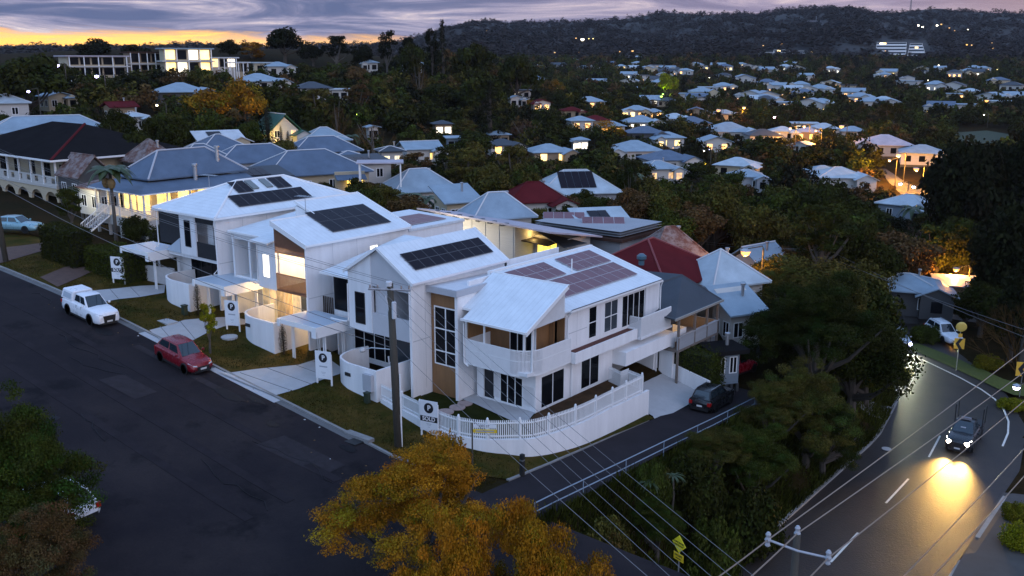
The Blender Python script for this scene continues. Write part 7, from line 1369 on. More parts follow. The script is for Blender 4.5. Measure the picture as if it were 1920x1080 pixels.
def proto(kind, v, lod):
    """tree of crown radius 1 x crown height given per kind (scaled per copy); returns (trunk mesh, crown mesh)"""
    k = (kind, v, lod)
    if k in PROTO: return PROTO[k]
    n, size, kc = {0: (46000, .052, 90), 1: (11000, .10, 60), 2: (4200, .145, 40), 3: (1300, .24, 26)}[lod]; sd = v*17+len(kind)*5
    if kind in ('gum', 'autumn', 'bare'): n = int(n*.75)
    if kind == 'feather': n, size, kc = int(n*1.9), size*.56, 380
    if kind in ('cypress', 'pine'): size *= .75
    if kind == 'bare':
        r = np.random.default_rng(sd); mb = MB()
        def br(p, d, L, w, dep):
            q = p+d*L; mb.tube([tuple(p), tuple(p+d*L*.5+r.normal(0, .03, 3)*L), tuple(q)], [w, w*.8, w*.55], 3 if dep < 3 else 4, False)
            if dep: 
                for _ in range(3 if dep > 1 else 4): e = d+r.normal(0, .42, 3)+[0, 0, .16]; br(q, e/np.linalg.norm(e), L*.68, w*.58, dep-1)
        for j in range(6 if lod < 2 else 4): e = np.array([r.normal(0, .5), r.normal(0, .5), 1.]); br(np.array([0, 0, -.1]), e/np.linalg.norm(e), .62, .022 if lod < 2 else .03, 4 if lod < 2 else 3)
        C, A = clumps('gum', 1, 1.5, sd, 24); me = bpy.data.meshes.new('crown'); V0 = np.array(mb.v); V, F, T = leaves(C, A, 900 if lod < 2 else 300, .05 if lod < 2 else .1, sd, .3); F = [tuple(x+len(V0)) for x in F]; me.from_pydata([tuple(x) for x in V0]+[tuple(x) for x in V], [], list(mb.f)+F)
        a = me.attributes.new('tint', 'FLOAT_COLOR', 'POINT'); c = np.ones((len(V0)+len(V), 4), np.float32); c[len(V0):, :3] = T; a.data.foreach_set('color', c.ravel()); me.materials.append(LEAF)
        t = trunk_mb(1, 1.4, .6, C, sd, 2).build('trunk', BARKP, None, local=True); PROTO[k] = (t.data, me, 1.5, .6); bpy.data.objects.remove(t); return PROTO[k]
    H, th = {'broad': (1.5, .45), 'olive': (1.6, .5), 'autumn': (1.25, .7), 'gum': (2.1, .8), 'pine': (5., .4), 'cypress': (5.5, .15), 'shrub': (1.1, .02), 'feather': (1.35, .35)}[kind]
    C, A = clumps(kind, 1., H, sd, kc); V, F, T = leaves(C, A, n, size, sd, .55 if kind in ('autumn', 'gum', 'feather') else .8, shell=.3 if kind in ('autumn', 'feather') else .6, hv=.15 if kind in ('autumn', 'feather') else .06)
    V = V+[0, 0, th]; o = np_mesh('crown', V, F, LEAF, T); t = trunk_mb(1, H, th, C, sd, 9 if lod < 2 else 5).build('trunk', BARKP if kind == 'gum' else BARK, None, local=True)
    PROTO[k] = (t.data, o.data, H+th, th); bpy.data.objects.remove(o); bpy.data.objects.remove(t); return PROTO[k]
TC = {'dark': (.027, .030, .006), 'green': (.040, .048, .008), 'olive': (.066, .056, .012), 'gold': (.22, .10, .010), 'orange': (.30, .125, .009), 'brown': (.080, .047, .018), 'mauve': (.085, .054, .043), 'yellow': (.115, .10, .008), 'black': (.013, .014, .005), 'lime': (.15, .15, .008)}
NAMES = {'broad': ('broadleaf_tree', 'broad crowned'), 'olive': ('broadleaf_tree', 'rounded'), 'autumn': ('feathery_tree', 'feathery'), 'gum': ('gum_tree', 'open crowned'), 'pine': ('hoop_pine', 'tall tiered'), 'cypress': ('cypress', 'slender columnar'), 'bare': ('bare_tree', 'bare twiggy'), 'shrub': ('shrub', 'rounded'), 'feather': ('feathery_tree', 'wide feathery')}
CN = {'dark': 'dark green', 'green': 'mid green', 'olive': 'olive', 'gold': 'golden', 'orange': 'orange', 'brown': 'brown', 'mauve': 'mauve grey', 'yellow': 'yellow green', 'black': 'near black', 'lime': 'lime green'}
NT = 0
def tree_at(kind, col, x, y, R, H, label=None, lod=1, v=None, cat=None, group=None, zoff=0., pxl=None):
    """crown radius R, total height H metres at world x, y"""
    global NT; NT += 1
    v = v if v is not None else int(rng.integers(3)); tm, cm, h0, th = proto(kind, v, lod); z = gz(x, y)+zoff; c = np.array(TC[col])*rng.uniform(.85, 1.15); nm = NAMES[kind][0]
    lab = label or where(*(pxl or pix((x, y, z+H*.6))[:2]), f'{CN[col]} {NAMES[kind][1]} {"shrub" if kind == "shrub" else "tree"}')
    ca = cat or ('shrub' if kind == 'shrub' else 'tree')
    t = thing(nm, lab, ca, (x, y, z), float(rng.uniform(0, 6.28)), group); t.scale = (R, R, H/h0)
    for nme, me in (('trunk', tm), ('crown', cm)):
        o = bpy.data.objects.new(nme, me); COL.objects.link(o); o.parent = t; o.color = (*c, 1)
    return t
def tree_box(kind, col, x0, y0, x1, y1, Z, label=None, lod=1, v=None, group=None, hbase=True):
    """crown filling a pixel box of the photo at depth Z; its trunk reaches the ground there"""
    c = atZ((x0+x1)/2, (y0+y1)/2, Z); R = (x1-x0)/2*Z/FPX; top = atZ((x0+x1)/2, y0, Z)[2]-.0; g_ = gz(c[0], c[1]); H = max(1.5*R if kind not in ('cypress', 'pine', 'shrub') else 2, top-g_)
    t = tree_at(kind, col, c[0], c[1], R, H, label, lod, v, group=group, zoff=min(0, top-g_-H)*1., pxl=((x0+x1)/2, (y0+y1)/2)); TB.append(((x0+x1)/2, (y0+y1)/2, Z, R)); return t
TB = []
# --- the trees that carry the picture
tree_box('feather', 'orange', 618, 828, 952, 1200, 42, 'large orange leaved feathery tree at the bottom, left of two', 0, 0)
tree_box('feather', 'orange', 862, 925, 1150, 1290, 38, 'large orange leaved feathery tree at the bottom, right of two', 0, 1)
tree_box('feather', 'orange', 690, 960, 950, 1240, 36.5, 'low orange leaved feathery tree at the bottom, between the two large ones', 0, 2)
tree_box('feather', 'green', -140, 800, 150, 1020, 40, 'dark leafy tree low at the left edge over the wagon roof', 0, 1)
t = tree_box('autumn', 'orange', 795, 803, 895, 880, 45, 'small orange sapling with sparse leaves before the picket fence', 2, 2)
tree_box('feather', 'green', -150, 735, 182, 1085, 41, 'leafy green tree at the left edge above the half hidden wagon', 0, 0); tree_box('feather', 'brown', -70, 960, 190, 1160, 36, 'rusty brown leaved tree in the bottom left corner', 0, 2)
tree_box('feather', 'dark', 1400, 505, 1660, 790, 73, 'tallest full dark tree above the bank and the road bend', 0, 1); tree_box('broad', 'olive', 1375, 478, 1605, 760, 88, 'dusky olive tree rising behind the dark bank of trees at right', 0, 1); tree_box('feather', 'dark', 1385, 540, 1590, 800, 76, 'dense dark tree with speckled leaves right of the deck house', 0, 2); tree_box('broad', 'dark', 1500, 580, 1705, 800, 76, 'dense dark spreading tree overhanging the main road bend', 0, 0)
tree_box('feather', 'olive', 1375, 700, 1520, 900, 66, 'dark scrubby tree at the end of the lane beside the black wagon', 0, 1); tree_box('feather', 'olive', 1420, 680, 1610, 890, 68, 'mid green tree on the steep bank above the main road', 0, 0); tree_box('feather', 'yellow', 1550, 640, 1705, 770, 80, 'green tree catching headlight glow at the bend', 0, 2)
tree_box('shrub', 'green', 1190, 860, 1260, 930, 55, 'spiky green shrub on the bank just below the lane rail', 1, 0); tree_box('shrub', 'dark', 1240, 845, 1360, 960, 57, 'dark shrub mass on the bank below the lane rail', 1, 1); tree_box('shrub', 'dark', 1330, 900, 1470, 1000, 58, 'low dark shrub halfway down the grassy bank', 1, 2)
for a in (('feather', 'olive', 1270, 800, 1410, 900, 60, 'scrubby olive tree crowding the lane rail below the black wagon'), ('feather', 'green', 1330, 790, 1500, 930, 61, 'low leafy tree above the middle of the grassy bank'), ('feather', 'dark', 1480, 740, 1620, 850, 68, 'dark leafy tree on the bank above the road kerb'), ('broad', 'dark', 1440, 600, 1600, 760, 78, 'dense dark tree filling the middle of the bank woodland'), ('feather', 'olive', 1400, 500, 1560, 640, 86, 'olive topped tree in the middle of the bank woodland'), ('broad', 'dark', 1520, 520, 1640, 680, 88, 'dark tree behind the overhanging one at the bend'), ('feather', 'green', 1180, 930, 1290, 1010, 53, 'low green scrub above the yellow diamond sign'), ('shrub', 'green', 1290, 960, 1390, 1040, 54, 'green scrub right of the yellow diamond sign'), ('shrub', 'olive', 1080, 960, 1190, 1060, 50, 'dry brownish scrub at the end of the lane rail')): tree_box(*a[:7], a[7], 0 if a[0] != 'shrub' else 1)
BIG = [('broad', 'black', 560, 84, 612, 118, 302, 'dark domed tree on the skyline between two taller ones'), ('broad', 'black', 655, 84, 706, 114, 302, 'dark rounded tree on the skyline left of the twin headed gum'), ('broad', 'black', 225, 84, 285, 112, 312, 'dark tree on the skyline between the two ridge houses'), ('gum', 'black', 742, 74, 790, 116, 298, 'dark ragged tree on the skyline right of the twin headed gum'), ('broad', 'dark', 1555, 440, 1690, 560, 112, 'dark tree pressed against the left of the round brown tree'), ('broad', 'black', 1690, 415, 1790, 500, 142, 'near black tree above the carport roof'), ('broad', 'black', 1850, 235, 2000, 420, 155, 'near black tree at the right edge below the lone orange pole'), ('broad', 'black', 1868, 470, 2010, 690, 92, 'near black tree at the right edge beside the double chevron'), ('broad', 'dark', 1480, 270, 1570, 345, 235, 'dark tree left of the narrow blue gabled house'), ('broad', 'dark', 1590, 385, 1680, 470, 165, 'dark tree left of the bright blue roof'), ('broad', 'black', 1630, 405, 1730, 480, 150, 'near black tree below the bright blue roof'), ('gum', 'dark', 1160, 300, 1205, 400, 150, 'tall dark gum right of the pale stilted house'), ('broad', 'dark', 1040, 240, 1110, 300, 245, 'dark tree left of the orange brown valley tree'), ('broad', 'black', 700, 180, 790, 270, 235, 'near black tree under the bare reddish brown tree'), ('broad', 'dark', 770, 150, 860, 240, 255, 'dark tree in the heart of the spur woodland'), ('olive', 'brown', 640, 120, 700, 160, 270, 'brown tree right of the hillside queenslander roofline'), ('broad', 'dark', 1420, 262, 1470, 305, 270, 'dark tree below the slate bungalow'), ('olive', 'brown', 1600, 425, 1752, 570, 124, 'round brown tree in front of the blue lit roof'), ('broad', 'black', 1730, 250, 1890, 470, 140, 'near black giant tree on the right beneath the green paddock'), ('broad', 'black', 1820, 370, 1990, 620, 104, 'near black tree filling the right edge above the chevron boards'), ('broad', 'dark', 1745, 400, 1860, 560, 128, 'dark tree between the side street and the right edge'), ('gum', 'dark', 1640, 195, 1700, 260, 300, 'spreading dark tree behind the mauve store roof'),
 ('broad', 'dark', 1500, 330, 1620, 470, 150, 'big dark tree left of the round brown tree'), ('broad', 'green', 1400, 345, 1530, 480, 140, 'big green tree above the orange lamp'), ('gum', 'green', 1290, 325, 1420, 470, 140, 'tall ragged green tree left of the orange lamp'), ('broad', 'dark', 1195, 365, 1320, 480, 122, 'dark green tree behind the grey solar house'), ('olive', 'olive', 1160, 385, 1225, 450, 130, 'olive tree right of the bright solar roof'), ('olive', 'dark', 1380, 258, 1495, 345, 230, 'large round dark tree in the middle of the valley'), ('broad', 'dark', 1280, 300, 1350, 350, 200, 'dark spreading tree over the golden valley light'),
 ('olive', 'dark', 1088, 338, 1126, 388, 158, 'neat dark round tree before the pale stilted house'), ('olive', 'olive', 690, 140, 730, 185, 240, 'olive tree on the spur left of the bare brown tree'), ('bare', 'brown', 762, 118, 808, 178, 250, 'bare reddish brown tree on the spur'), ('pine', 'black', 812, 38, 846, 120, 290, 'tall hoop pine breaking the skyline'), ('gum', 'black', 790, 58, 828, 118, 296, 'tall dark gum beside the hoop pine on the skyline'), ('gum', 'black', 703, 60, 748, 108, 300, 'dark twin headed gum on the skyline'), ('gum', 'black', 600, 70, 666, 112, 300, 'dark spreading gum on the skyline left of the twin headed gum'),
 ('broad', 'black', 494, 47, 572, 116, 300, 'tallest dark domed tree on the skyline behind the ridge houses'), ('broad', 'black', 404, 75, 455, 112, 300, 'dark domed tree on the skyline right of the glass house'), ('gum', 'gold', 445, 80, 505, 116, 304, 'sunset lit thin tree between two dark domed skyline trees'), ('broad', 'black', 136, 73, 218, 108, 310, 'dark flat topped tree on the skyline behind the cream ridge house'), ('broad', 'dark', -30, 92, 124, 205, 180, 'big dark tree at the left edge below the skyline'), ('olive', 'dark', 100, 120, 150, 165, 220, 'dark tree in front of the cream ridge house'),
 ('autumn', 'gold', 330, 165, 432, 250, 178, 'golden feathery tree on the left hillside, left of two'), ('autumn', 'gold', 405, 150, 505, 240, 184, 'golden feathery tree on the left hillside, right of two'), ('olive', 'dark', 190, 203, 265, 290, 148, 'dark dense tree left of the terracotta roof'), ('olive', 'dark', 262, 212, 330, 290, 146, 'dark dense tree right of the terracotta roof'), ('olive', 'dark', 330, 238, 380, 280, 150, 'dark tree beneath the golden tree'), ('bare', 'mauve', 150, 198, 198, 230, 165, 'mauve grey bare tree above the wide blue roof'),
 ('cypress', 'black', 488, 200, 514, 275, 172, 'tall black cypress beside the green roofed house'), ('cypress', 'black', 522, 236, 532, 278, 174, 'short cypress in front of the green roofed house, left of two'), ('cypress', 'black', 535, 246, 545, 280, 174, 'short cypress in front of the green roofed house, right of two'), ('broad', 'dark', 860, 130, 950, 235, 250, 'dark green dome tree on the spur'), ('broad', 'dark', 930, 95, 1010, 170, 300, 'dark crown right of the spur skyline'), ('broad', 'dark', 850, 78, 930, 150, 300, 'dark crown under the distant hill at the spur top'), ('broad', 'dark', 740, 78, 800, 130, 290, 'dark crown at the foot of the hoop pine'),
 ('pine', 'black', 885, 150, 952, 290, 225, 'large dark conifer standing above the dark roofed lit house'), ('gum', 'olive', 555, 170, 640, 240, 200, 'tall brownish gum right of the hillside queenslander'), ('gum', 'brown', 640, 160, 700, 235, 215, 'brown gum right of the stark white block'), ('gum', 'olive', 840, 225, 905, 290, 205, 'olive gum below the large dark conifer'), ('bare', 'brown', 660, 225, 740, 300, 178, 'bare brown thicket in front of the glowing dark house'), ('bare', 'brown', 600, 190, 660, 260, 190, 'bare brown tree below the stark white block'), ('autumn', 'gold', 955, 185, 1005, 230, 300, 'golden tree among the red roofed spur houses'), ('autumn', 'gold', 1025, 150, 1060, 205, 350, 'tall golden tree near the red roofs at the valley head'), ('autumn', 'orange', 1100, 228, 1180, 275, 268, 'orange brown tree in front of the small lit valley cottage'), ('bare', 'mauve', 950, 225, 1020, 275, 232, 'mauve bare tree right of the large dark conifer'), ('bare', 'mauve', 1190, 180, 1260, 205, 420, 'mauve bare grove at the valley head'), ('olive', 'lime', 1232, 132, 1272, 182, 480, 'lime green floodlit tree on the valley floor'),
 ('broad', 'dark', 560, 225, 600, 262, 188, 'dark tree between the green roofed house and the blue cottage'), ('broad', 'dark', 745, 365, 800, 420, 122, 'dark bushy tree at the left of the banana plants'), ('broad', 'green', 800, 372, 880, 425, 120, 'green bushy tree below the banana plants'), ('olive', 'dark', 850, 240, 930, 330, 190, 'dark mass of tree left of the dark roofed lit house'), ('broad', 'dark', 1000, 300, 1080, 350, 205, 'dark tree above the maroon cottage'), ('olive', 'olive', 900, 330, 965, 385, 160, 'olive tree between the maroon cottage and the lean-to roof'), ('broad', 'dark', 1170, 300, 1230, 360, 190, 'dark tree left of the lit valley house with deck'), ('gum', 'olive', 1340, 330, 1400, 400, 170, 'olive gum below the white gabled valley house'), ('broad', 'dark', 1180, 430, 1240, 490, 108, 'dark tree between the grey solar house and the maroon house'), ('broad', 'brown', 1330, 400, 1480, 480, 118, 'brown lit tree above the orange lamp'), ('olive', 'brown', 1430, 455, 1500, 520, 104, 'amber lit tree right of the orange lamp')]
for (kd, cl, x0, y0, x1, y1, Z, lab) in BIG: tree_box(kd, cl, x0, y0, x1, y1, Z, lab, 1 if Z < 175 else 2)
# --- palms, bananas, hedges, young street tree
def frond(mb, base, az_, L, droop, w, n=7, seg=6):
    d = np.array([math.cos(az_), math.sin(az_), 0]); s = np.array([-d[1], d[0], 0]); pts = []
    for k in range(seg+1):
        t = k/seg; pts.append(np.array(base)+d*L*t*(1-.15*t)+np.array([0, 0, L*(.55*t-droop*t*t)]))
    for k in range(seg):
        w0 = w*math.sin(math.pi*min(.98, (k+.15)/seg)); w1 = w*math.sin(math.pi*min(.98, (k+1.1)/seg)); a, b = pts[k], pts[k+1]; dz = np.array([0, 0, -.35])
        mb.add([tuple(a), tuple(a+s*w0+dz*w0), tuple(b+s*w1+dz*w1), tuple(b)], [(0, 1, 2, 3)]); mb.add([tuple(a), tuple(a-s*w0+dz*w0), tuple(b-s*w1+dz*w1), tuple(b)], [(3, 2, 1, 0)])
LEAFP = mat('palm_leaf', (.030, .048, .012), .5, var=.3, vscale=3, spec=.4); LEAFB = mat('banana_leaf', (.045, .065, .016), .45, var=.3, vscale=3)
def palm(x0, px, py_top, Z, lab, L=2.6, nfr=16, m=None, trunk=.16, w=.42, z_top=None, cat='palm', name='palm_tree'):
    c = atZ(px, py_top, Z); g_ = gz(c[0], c[1]); h = max(1.2, float(c[2])-g_); t = thing(name, lab, cat, (c[0], c[1], g_)); r = np.random.default_rng(int(px))
    MB().tube([(0, 0, -.5), (.1, 0, h*.5), (0, 0, h)], [trunk*1.3, trunk, trunk*.9], 8).build('trunk', BARKP, t, local=True)
    for k in range(nfr): mb = MB(); frond(mb, (0, 0, h), k*2.4+r.normal(0, .2), L*r.uniform(.8, 1.15), r.uniform(.5, 1.15), w); mb.build('frond', m or LEAFP, t, local=True)
    return t, h
t, h = palm(0, 205, 318, 92, 'tall palm with a fruit cluster in front of the lit verandah house', 2.7, 18, w=.5)
for s in (-.45, .5): a = MB(); a.lathe([(.05, .5), (.32, .35), (.42, 0), (.3, -.4), (.06, -.55)], (s, -.2, h-1.3), 9); a.build('fruit_cluster', mat('fruit', (.20, .13, .05), .8, var=.3, vscale=9), t, local=True)
palm(0, 1712, 392, 150, 'dark palm beside the bright blue roof at the lit road', 3.2, 14); palm(0, 1062, 375, 150, 'small palm beside the maroon cottage', 2.0, 12); palm(0, 1190, 328, 160, 'pale crowned palm right of the stilted house', 2.6, 12, LEAFB); palm(0, 640, 258, 190, 'dark palm right of the small blue hip, left of two', 3.2, 14); palm(0, 660, 255, 192, 'dark palm right of the small blue hip, right of two', 3.2, 14); palm(0, 1345, 408, 128, 'ragged palm in the green thicket above the maroon house', 3.0, 14)
for i, (px, py, Z, L) in enumerate(((742, 368, 120, 2.2), (765, 352, 120, 2.9), (790, 362, 118, 2.6), (815, 358, 117, 3.2), (838, 372, 116, 2.8), (860, 382, 116, 2.4), (825, 385, 113, 2.6))):
    palm(0, px, py+14, Z, f'banana plant with broad ragged leaves behind the lit townhouse, {("first", "second", "third", "fourth", "fifth", "sixth", "lowest")[i]} from the left' if i < 6 else 'lowest banana plant in the clump behind the lit townhouse', L, 9, LEAFB, .14, .34, cat='banana plant', name='banana_plant')
for (px, py, Z, lab) in ((1218, 905, 54.5, 'spiky dark dracaena on the bank below the lane rail'), (1262, 893, 55.5, 'spiky dark dracaena right of the first one on the bank')): palm(0, px, py, Z, lab, .9, 22, LEAFP, .06, .06, cat='spiky plant', name='spiky_plant')
def hedge(x0, x1, y0, y1, z0, z1, lab, n, size, col, rz=0, c=None, seed=3):
    r = np.random.default_rng(seed); cx, cy = (x0+x1)/2, (y0+y1)/2; t = thing('hedge', lab, 'hedge', (cx, cy, z0)); w, d, h = (x1-x0)/2, (y1-y0)/2, z1-z0
    mb = MB(); mb.box(-w+.15, w-.15, -d+.15, d-.15, -.5, h-.15); mb.build('hedge_core', mat('hedge_core', (.008, .010, .005), .95, var=.3), t, local=True)
    f = r.choice(5, n, p=np.array([w*d, w*h, w*h, d*h, d*h])/(w*d+2*w*h+2*d*h)); u, v = r.uniform(-1, 1, n), r.uniform(-1, 1, n); P = np.where((f == 0)[:, None], np.stack([u*w, v*d, np.full(n, h)], -1), np.where((f < 3)[:, None], np.stack([u*w, np.where(f == 1, -d, d), (v+1)/2*h], -1), np.stack([np.where(f == 3, -w, w), u*d, (v+1)/2*h], -1)))
    P += r.normal(0, .07, (n, 3)); V, F, T = leaves(P, np.full(n, .02), n, size, seed, .7); V = V.reshape(n, 4, 3); V = (V-V.mean(1, keepdims=True)+P[:, None]).reshape(-1, 3)
    o = np_mesh('foliage', V, F, LEAF, T); o.parent = t; o.color = (*TC[col], 1); return t
hedge(-33.6, -30.7, 61.75, 64.2, -2.6, .55, 'clipped green hedge block between the driveway wall and the red hatchback', 9000, .16, 'green')
a = gp(118, 495, 0); hedge(a[0]-3.3, a[0]+2.6, a[1]-.3, a[1]+1.7, a[2]-.3, a[2]+3.3, 'tall clipped dark hedge left of the white stair', 9000, .22, 'dark', seed=5); hedge(a[0]+3.6, a[0]+10.2, a[1]+.3, a[1]+3.4, a[2]-.6, a[2]+2.0, 'tall clipped dark hedge right of the white stair', 10000, .22, 'green', seed=6)
p = gp(394, 662, .1); tree_at('gum', 'lime', p[0], p[1], .85, 3.7, 'slender young tree with lime leaves on the verge by the red hatchback', 2, 1)
for (px, py, R, H, lab) in ((372, 590, .35, 2.6, 'thin dark shrub trained up the first curved white wall'), (532, 664, .35, 2.3, 'thin dark shrub trained up the second curved white wall')):
    p = gp(px, py, .1); tree_at('cypress', 'black', p[0], p[1], R, H, lab, 2, 0, cat='shrub')
p = atz(728, 722, -.05); tree_at('shrub', 'dark', p[0], p[1], .8, 1.0, 'small dark bush behind the pickets beside the power pole', 2, 0); p = atz(1146, 715, -.1); tree_at('shrub', 'green', p[0], p[1], .5, .8, 'small green bush in the garden bed by the picket gate', 2, 1)
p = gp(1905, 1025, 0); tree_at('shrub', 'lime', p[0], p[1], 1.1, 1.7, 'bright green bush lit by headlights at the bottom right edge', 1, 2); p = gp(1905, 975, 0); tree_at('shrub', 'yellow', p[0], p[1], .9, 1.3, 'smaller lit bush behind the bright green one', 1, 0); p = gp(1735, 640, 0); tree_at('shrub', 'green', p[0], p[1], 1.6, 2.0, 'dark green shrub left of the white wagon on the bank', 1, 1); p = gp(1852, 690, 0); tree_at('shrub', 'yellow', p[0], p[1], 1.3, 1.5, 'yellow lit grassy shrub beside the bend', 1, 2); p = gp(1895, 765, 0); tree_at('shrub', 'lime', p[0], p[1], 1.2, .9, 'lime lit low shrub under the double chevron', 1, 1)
p = gp(255, 412, 0); tree_at('broad', 'dark', -86, 48.2, 1.6, 3.4, 'bushy dark plant below the lit verandah', 1, 1); tree_at('gum', 'green', -97.5, 47.5, 1.6, 4.6, 'ragged plant in front of the floodlit shed wall', 1, 2); tree_at('broad', 'dark', -80.5, 48.5, 1.8, 3.6, 'dark bush between the lit verandah and hipped townhouse', 1, 0)
# --- scatter: one tree after another between the houses
def blocked(x, y, z, R, H, Z):
    px0, pyb, _ = pix((x, y, z)); pxt, pyt, _ = pix((x, y, z+H)); w = R*FPX/Z
    for (a, b, c, d, hz) in HB:
        if Z < hz+2:
            ox = min(px0+w, c)-max(px0-w, a); oy = min(pyb, d)-max(pyt, b)
            if ox > 0 and oy > 0 and ox*oy > (.14 if hz < 215 else .26 if hz < 300 else .38 if hz < 400 else .6)*(c-a)*(d-b): return True
    for l in LAMPS:
        if Z < l[2] and abs(px0-l[0]) < w+3 and pyt < l[1]+12 and pyb > l[1]: return True
    return False
SKYL = ([-200, 0, 120, 250, 400, 600, 720, 800, 860, 950, 1010, 2100], [112, 112, 116, 116, 116, 112, 104, 90, 82, 84, 93, 96])
def over_sky(x, y, z, H):
    a, b, c = pix((x, y, z+H)); return b < np.interp(a, *SKYL)+2
def onroad(a, b, c):
    if not 190 < c < 320: return 0
    y = np.interp(a, [1640, 1655, 1700, 1750, 1800], [312, 322, 352, 370, 388]); return 0 if not 1635 < a < 1805 else 2 if -12 < b-y < 16 else 1 if 16 <= b-y < 60 else 0
LAMPS = [(1355, 208, 360), (1400, 202, 352), (1578, 236, 300), (1850, 188, 390), (1398, 471, 106), (1793, 504, 122), (1685, 292, 270), (1717, 315, 245), (1235, 185, 480), (1262, 275, 240), (1320, 322, 205), (1655, 340, 240), (1700, 365, 225), (1740, 380, 215), (1690, 580, 118), (1760, 570, 124)]
FOOT = []
for o in list(COL.objects):
    if o.get('category') in ('house', 'apartments', 'shed', 'garage') : FOOT.append((o.location.x, o.location.y))
FOOT = np.array(FOOT); TXY = []; n_ind = 0
KINDS_ = ['broad', 'olive', 'broad', 'gum', 'broad', 'olive', 'bare', 'broad', 'gum', 'broad', 'olive', 'broad', 'autumn', 'gum']; COLS_ = {'broad': ['dark', 'dark', 'green', 'dark'], 'olive': ['olive', 'dark', 'brown', 'dark'], 'gum': ['olive', 'dark', 'green', 'brown'], 'bare': ['mauve', 'brown'], 'autumn': ['brown', 'olive']}
cand = []
for i in range(9000):
    Z = float(75*(420/75.)**rng.random()); px = float(rng.uniform(-60, 1980)); P = O_+(cF+(px-960)/FPX*cR)*Z; x, y = P[0], P[1]
    cand.append((Z, px, x, y))
cand.sort(key=lambda c: c[0])
for Z, px, x, y in cand:
    if n_ind > 215: break
    z = gz(x, y); ppx, ppy, zz = pix((x, y, z))
    if zz < 70 or not (-80 < ppx < 2000): continue
    if y < 66 and x < -20: continue
    if -74 < x < -44 and y < 71: continue
    if x > bankx(y)-2 and x < bankx(y)+14 and y < 132: continue
    kind = KINDS_[int(rng.integers(14))]; R = float(rng.uniform(2.8, 5.8))*(1.15 if zz > 200 else .9); H = float(R*rng.uniform(1.5, 2.3)+1.5)
    if np.min((FOOT[:, 0]-x)**2+(FOOT[:, 1]-y)**2) < (R*.7+5)**2: continue
    if TXY and min((a-x)**2+(b-y)**2 for a, b, c in TXY[-400:]) < (R*.95+1.0)**2: continue
    if over_sky(x, y, z, H):
        if over_sky(x, y, z, H*.5): continue
        H *= .5; R *= .75
    if any((bx-ppx)**2 < (20)**2 and abs(bz-zz) < 6 for bx, by, bz, br_ in TB): continue
    if blocked(x, y, z, R, H, zz): 
        R *= .6; H *= .5; kind = 'olive' if kind != 'shrub' else kind
        if blocked(x, y, z, R, H, zz): continue
    if onroad(ppx, ppy, zz): continue
    tree_at(kind, COLS_[kind][int(rng.integers(len(COLS_[kind])))], x, y, R, H, None, 1 if zz < 120 else 2 if zz < 260 else 3); TXY.append((x, y, R)); n_ind += 1
print('scattered', n_ind, 'last Z', zz, 'trees', NT)
# --- the wooded rest: one mass
def forest(name, label, pts, kinds, seed, cols, nl=60, ls=.5, cv=.27):
    """pts: x, y, z, R, H"""
    r = np.random.default_rng(seed); Vs = []; Ts = []
    base = [leaves(*clumps('broad', 1., 1.5, s, 14), nl, ls, s, .9, cv=cv, up=3. if cv < .2 else .25) for s in range(6)]
    for (x, y, z, R, H) in pts:
        V, F, T = base[int(r.integers(6))]; a = r.uniform(0, 6.28); c, s = math.cos(a), math.sin(a); U = V.copy(); U[:, 0], U[:, 1] = (V[:, 0]*c-V[:, 1]*s)*R+x, (V[:, 0]*s+V[:, 1]*c)*R+y; U[:, 2] = (V[:, 2]*.72-.05)*H/1.1+z
        Vs.append(U); Ts.append(T*np.array(cols[int(r.integers(len(cols)))])/.03*r.uniform(.8, 1.2))
    V = np.vstack(Vs); T = np.vstack(Ts); o = np_mesh(name, V, np.arange(len(V)).reshape(-1, 4), LEAF, T); o.color = (.03, .03, .03, 1); return tag(o, label, 'woodland', kind='stuff')
pts = []
far_t = np.array([(a, b) for a, b, c in TXY]) if TXY else np.zeros((0, 2))
for i in range(16000):
    Z = float(150*(980/150.)**(rng.random()**.75)); px = float(rng.uniform(-150, 2070)); P = O_+(cF+(px-960)/FPX*cR)*Z; x, y = P[0], P[1]; cand = (x, y)
    pts.append((x, y, Z))
pa = np.array(pts); zg = g(pa[:, 0], pa[:, 1]); dm = np.full(len(pa), 1e9)
for k in range(0, len(pa), 2000): dm[k:k+2000] = ((pa[k:k+2000, None, :2]-FOOT[None])**2).sum(-1).min(1)
out = []; cell = {}
for (x, y, Z), z, d in zip(pa, zg, dm):
    R = float(rng.uniform(2.8, 5.0)); H = R*float(rng.uniform(1.3, 1.9))
    if d < (R+4.5)**2: continue
    key = (int(x//4.2), int(y//4.2))
    if key in cell: continue
    ppx, ppy, zz = pix((x, y, z))
    if onroad(ppx, ppy, zz): R *= .5; H *= .4
    if onroad(ppx, ppy, zz) == 2: continue
    if Z < 330 and len(far_t) and ((far_t-[x, y])**2).sum(1).min() < 16: continue
    if blocked(x, y, z, R, H, zz):
        R *= .55; H *= .45
        if blocked(x, y, z, R, H, zz): continue
    if 1780 < ppx < 1905 and 238 < ppy < 300 and zz > 180: continue
    if over_sky(x, y, z, H*1.05):
        if over_sky(x, y, z, H*.55): continue
        H *= .5; R *= .8
    cell[key] = 1; out.append((x, y, z, R, H))
print('forest', len(out))
wc_ = [TC['dark'], TC['dark'], TC['green'], TC['dark'], TC['olive'], TC['black'], TC['black'], TC['brown']]
nr = [q for q in out if math.hypot(q[0], q[1]) < 430]; fr_ = [q for q in out if math.hypot(q[0], q[1]) >= 430]
forest('woodland', 'dark mass of mixed trees filling the near valley between the houses', nr, None, 8, wc_, 420, .20); forest('woodland', 'dark mass of mixed trees on the far valley floor and slopes', fr_, None, 18, wc_, 140, .36)
hp = []; nZ, nP = HV.shape[:2]
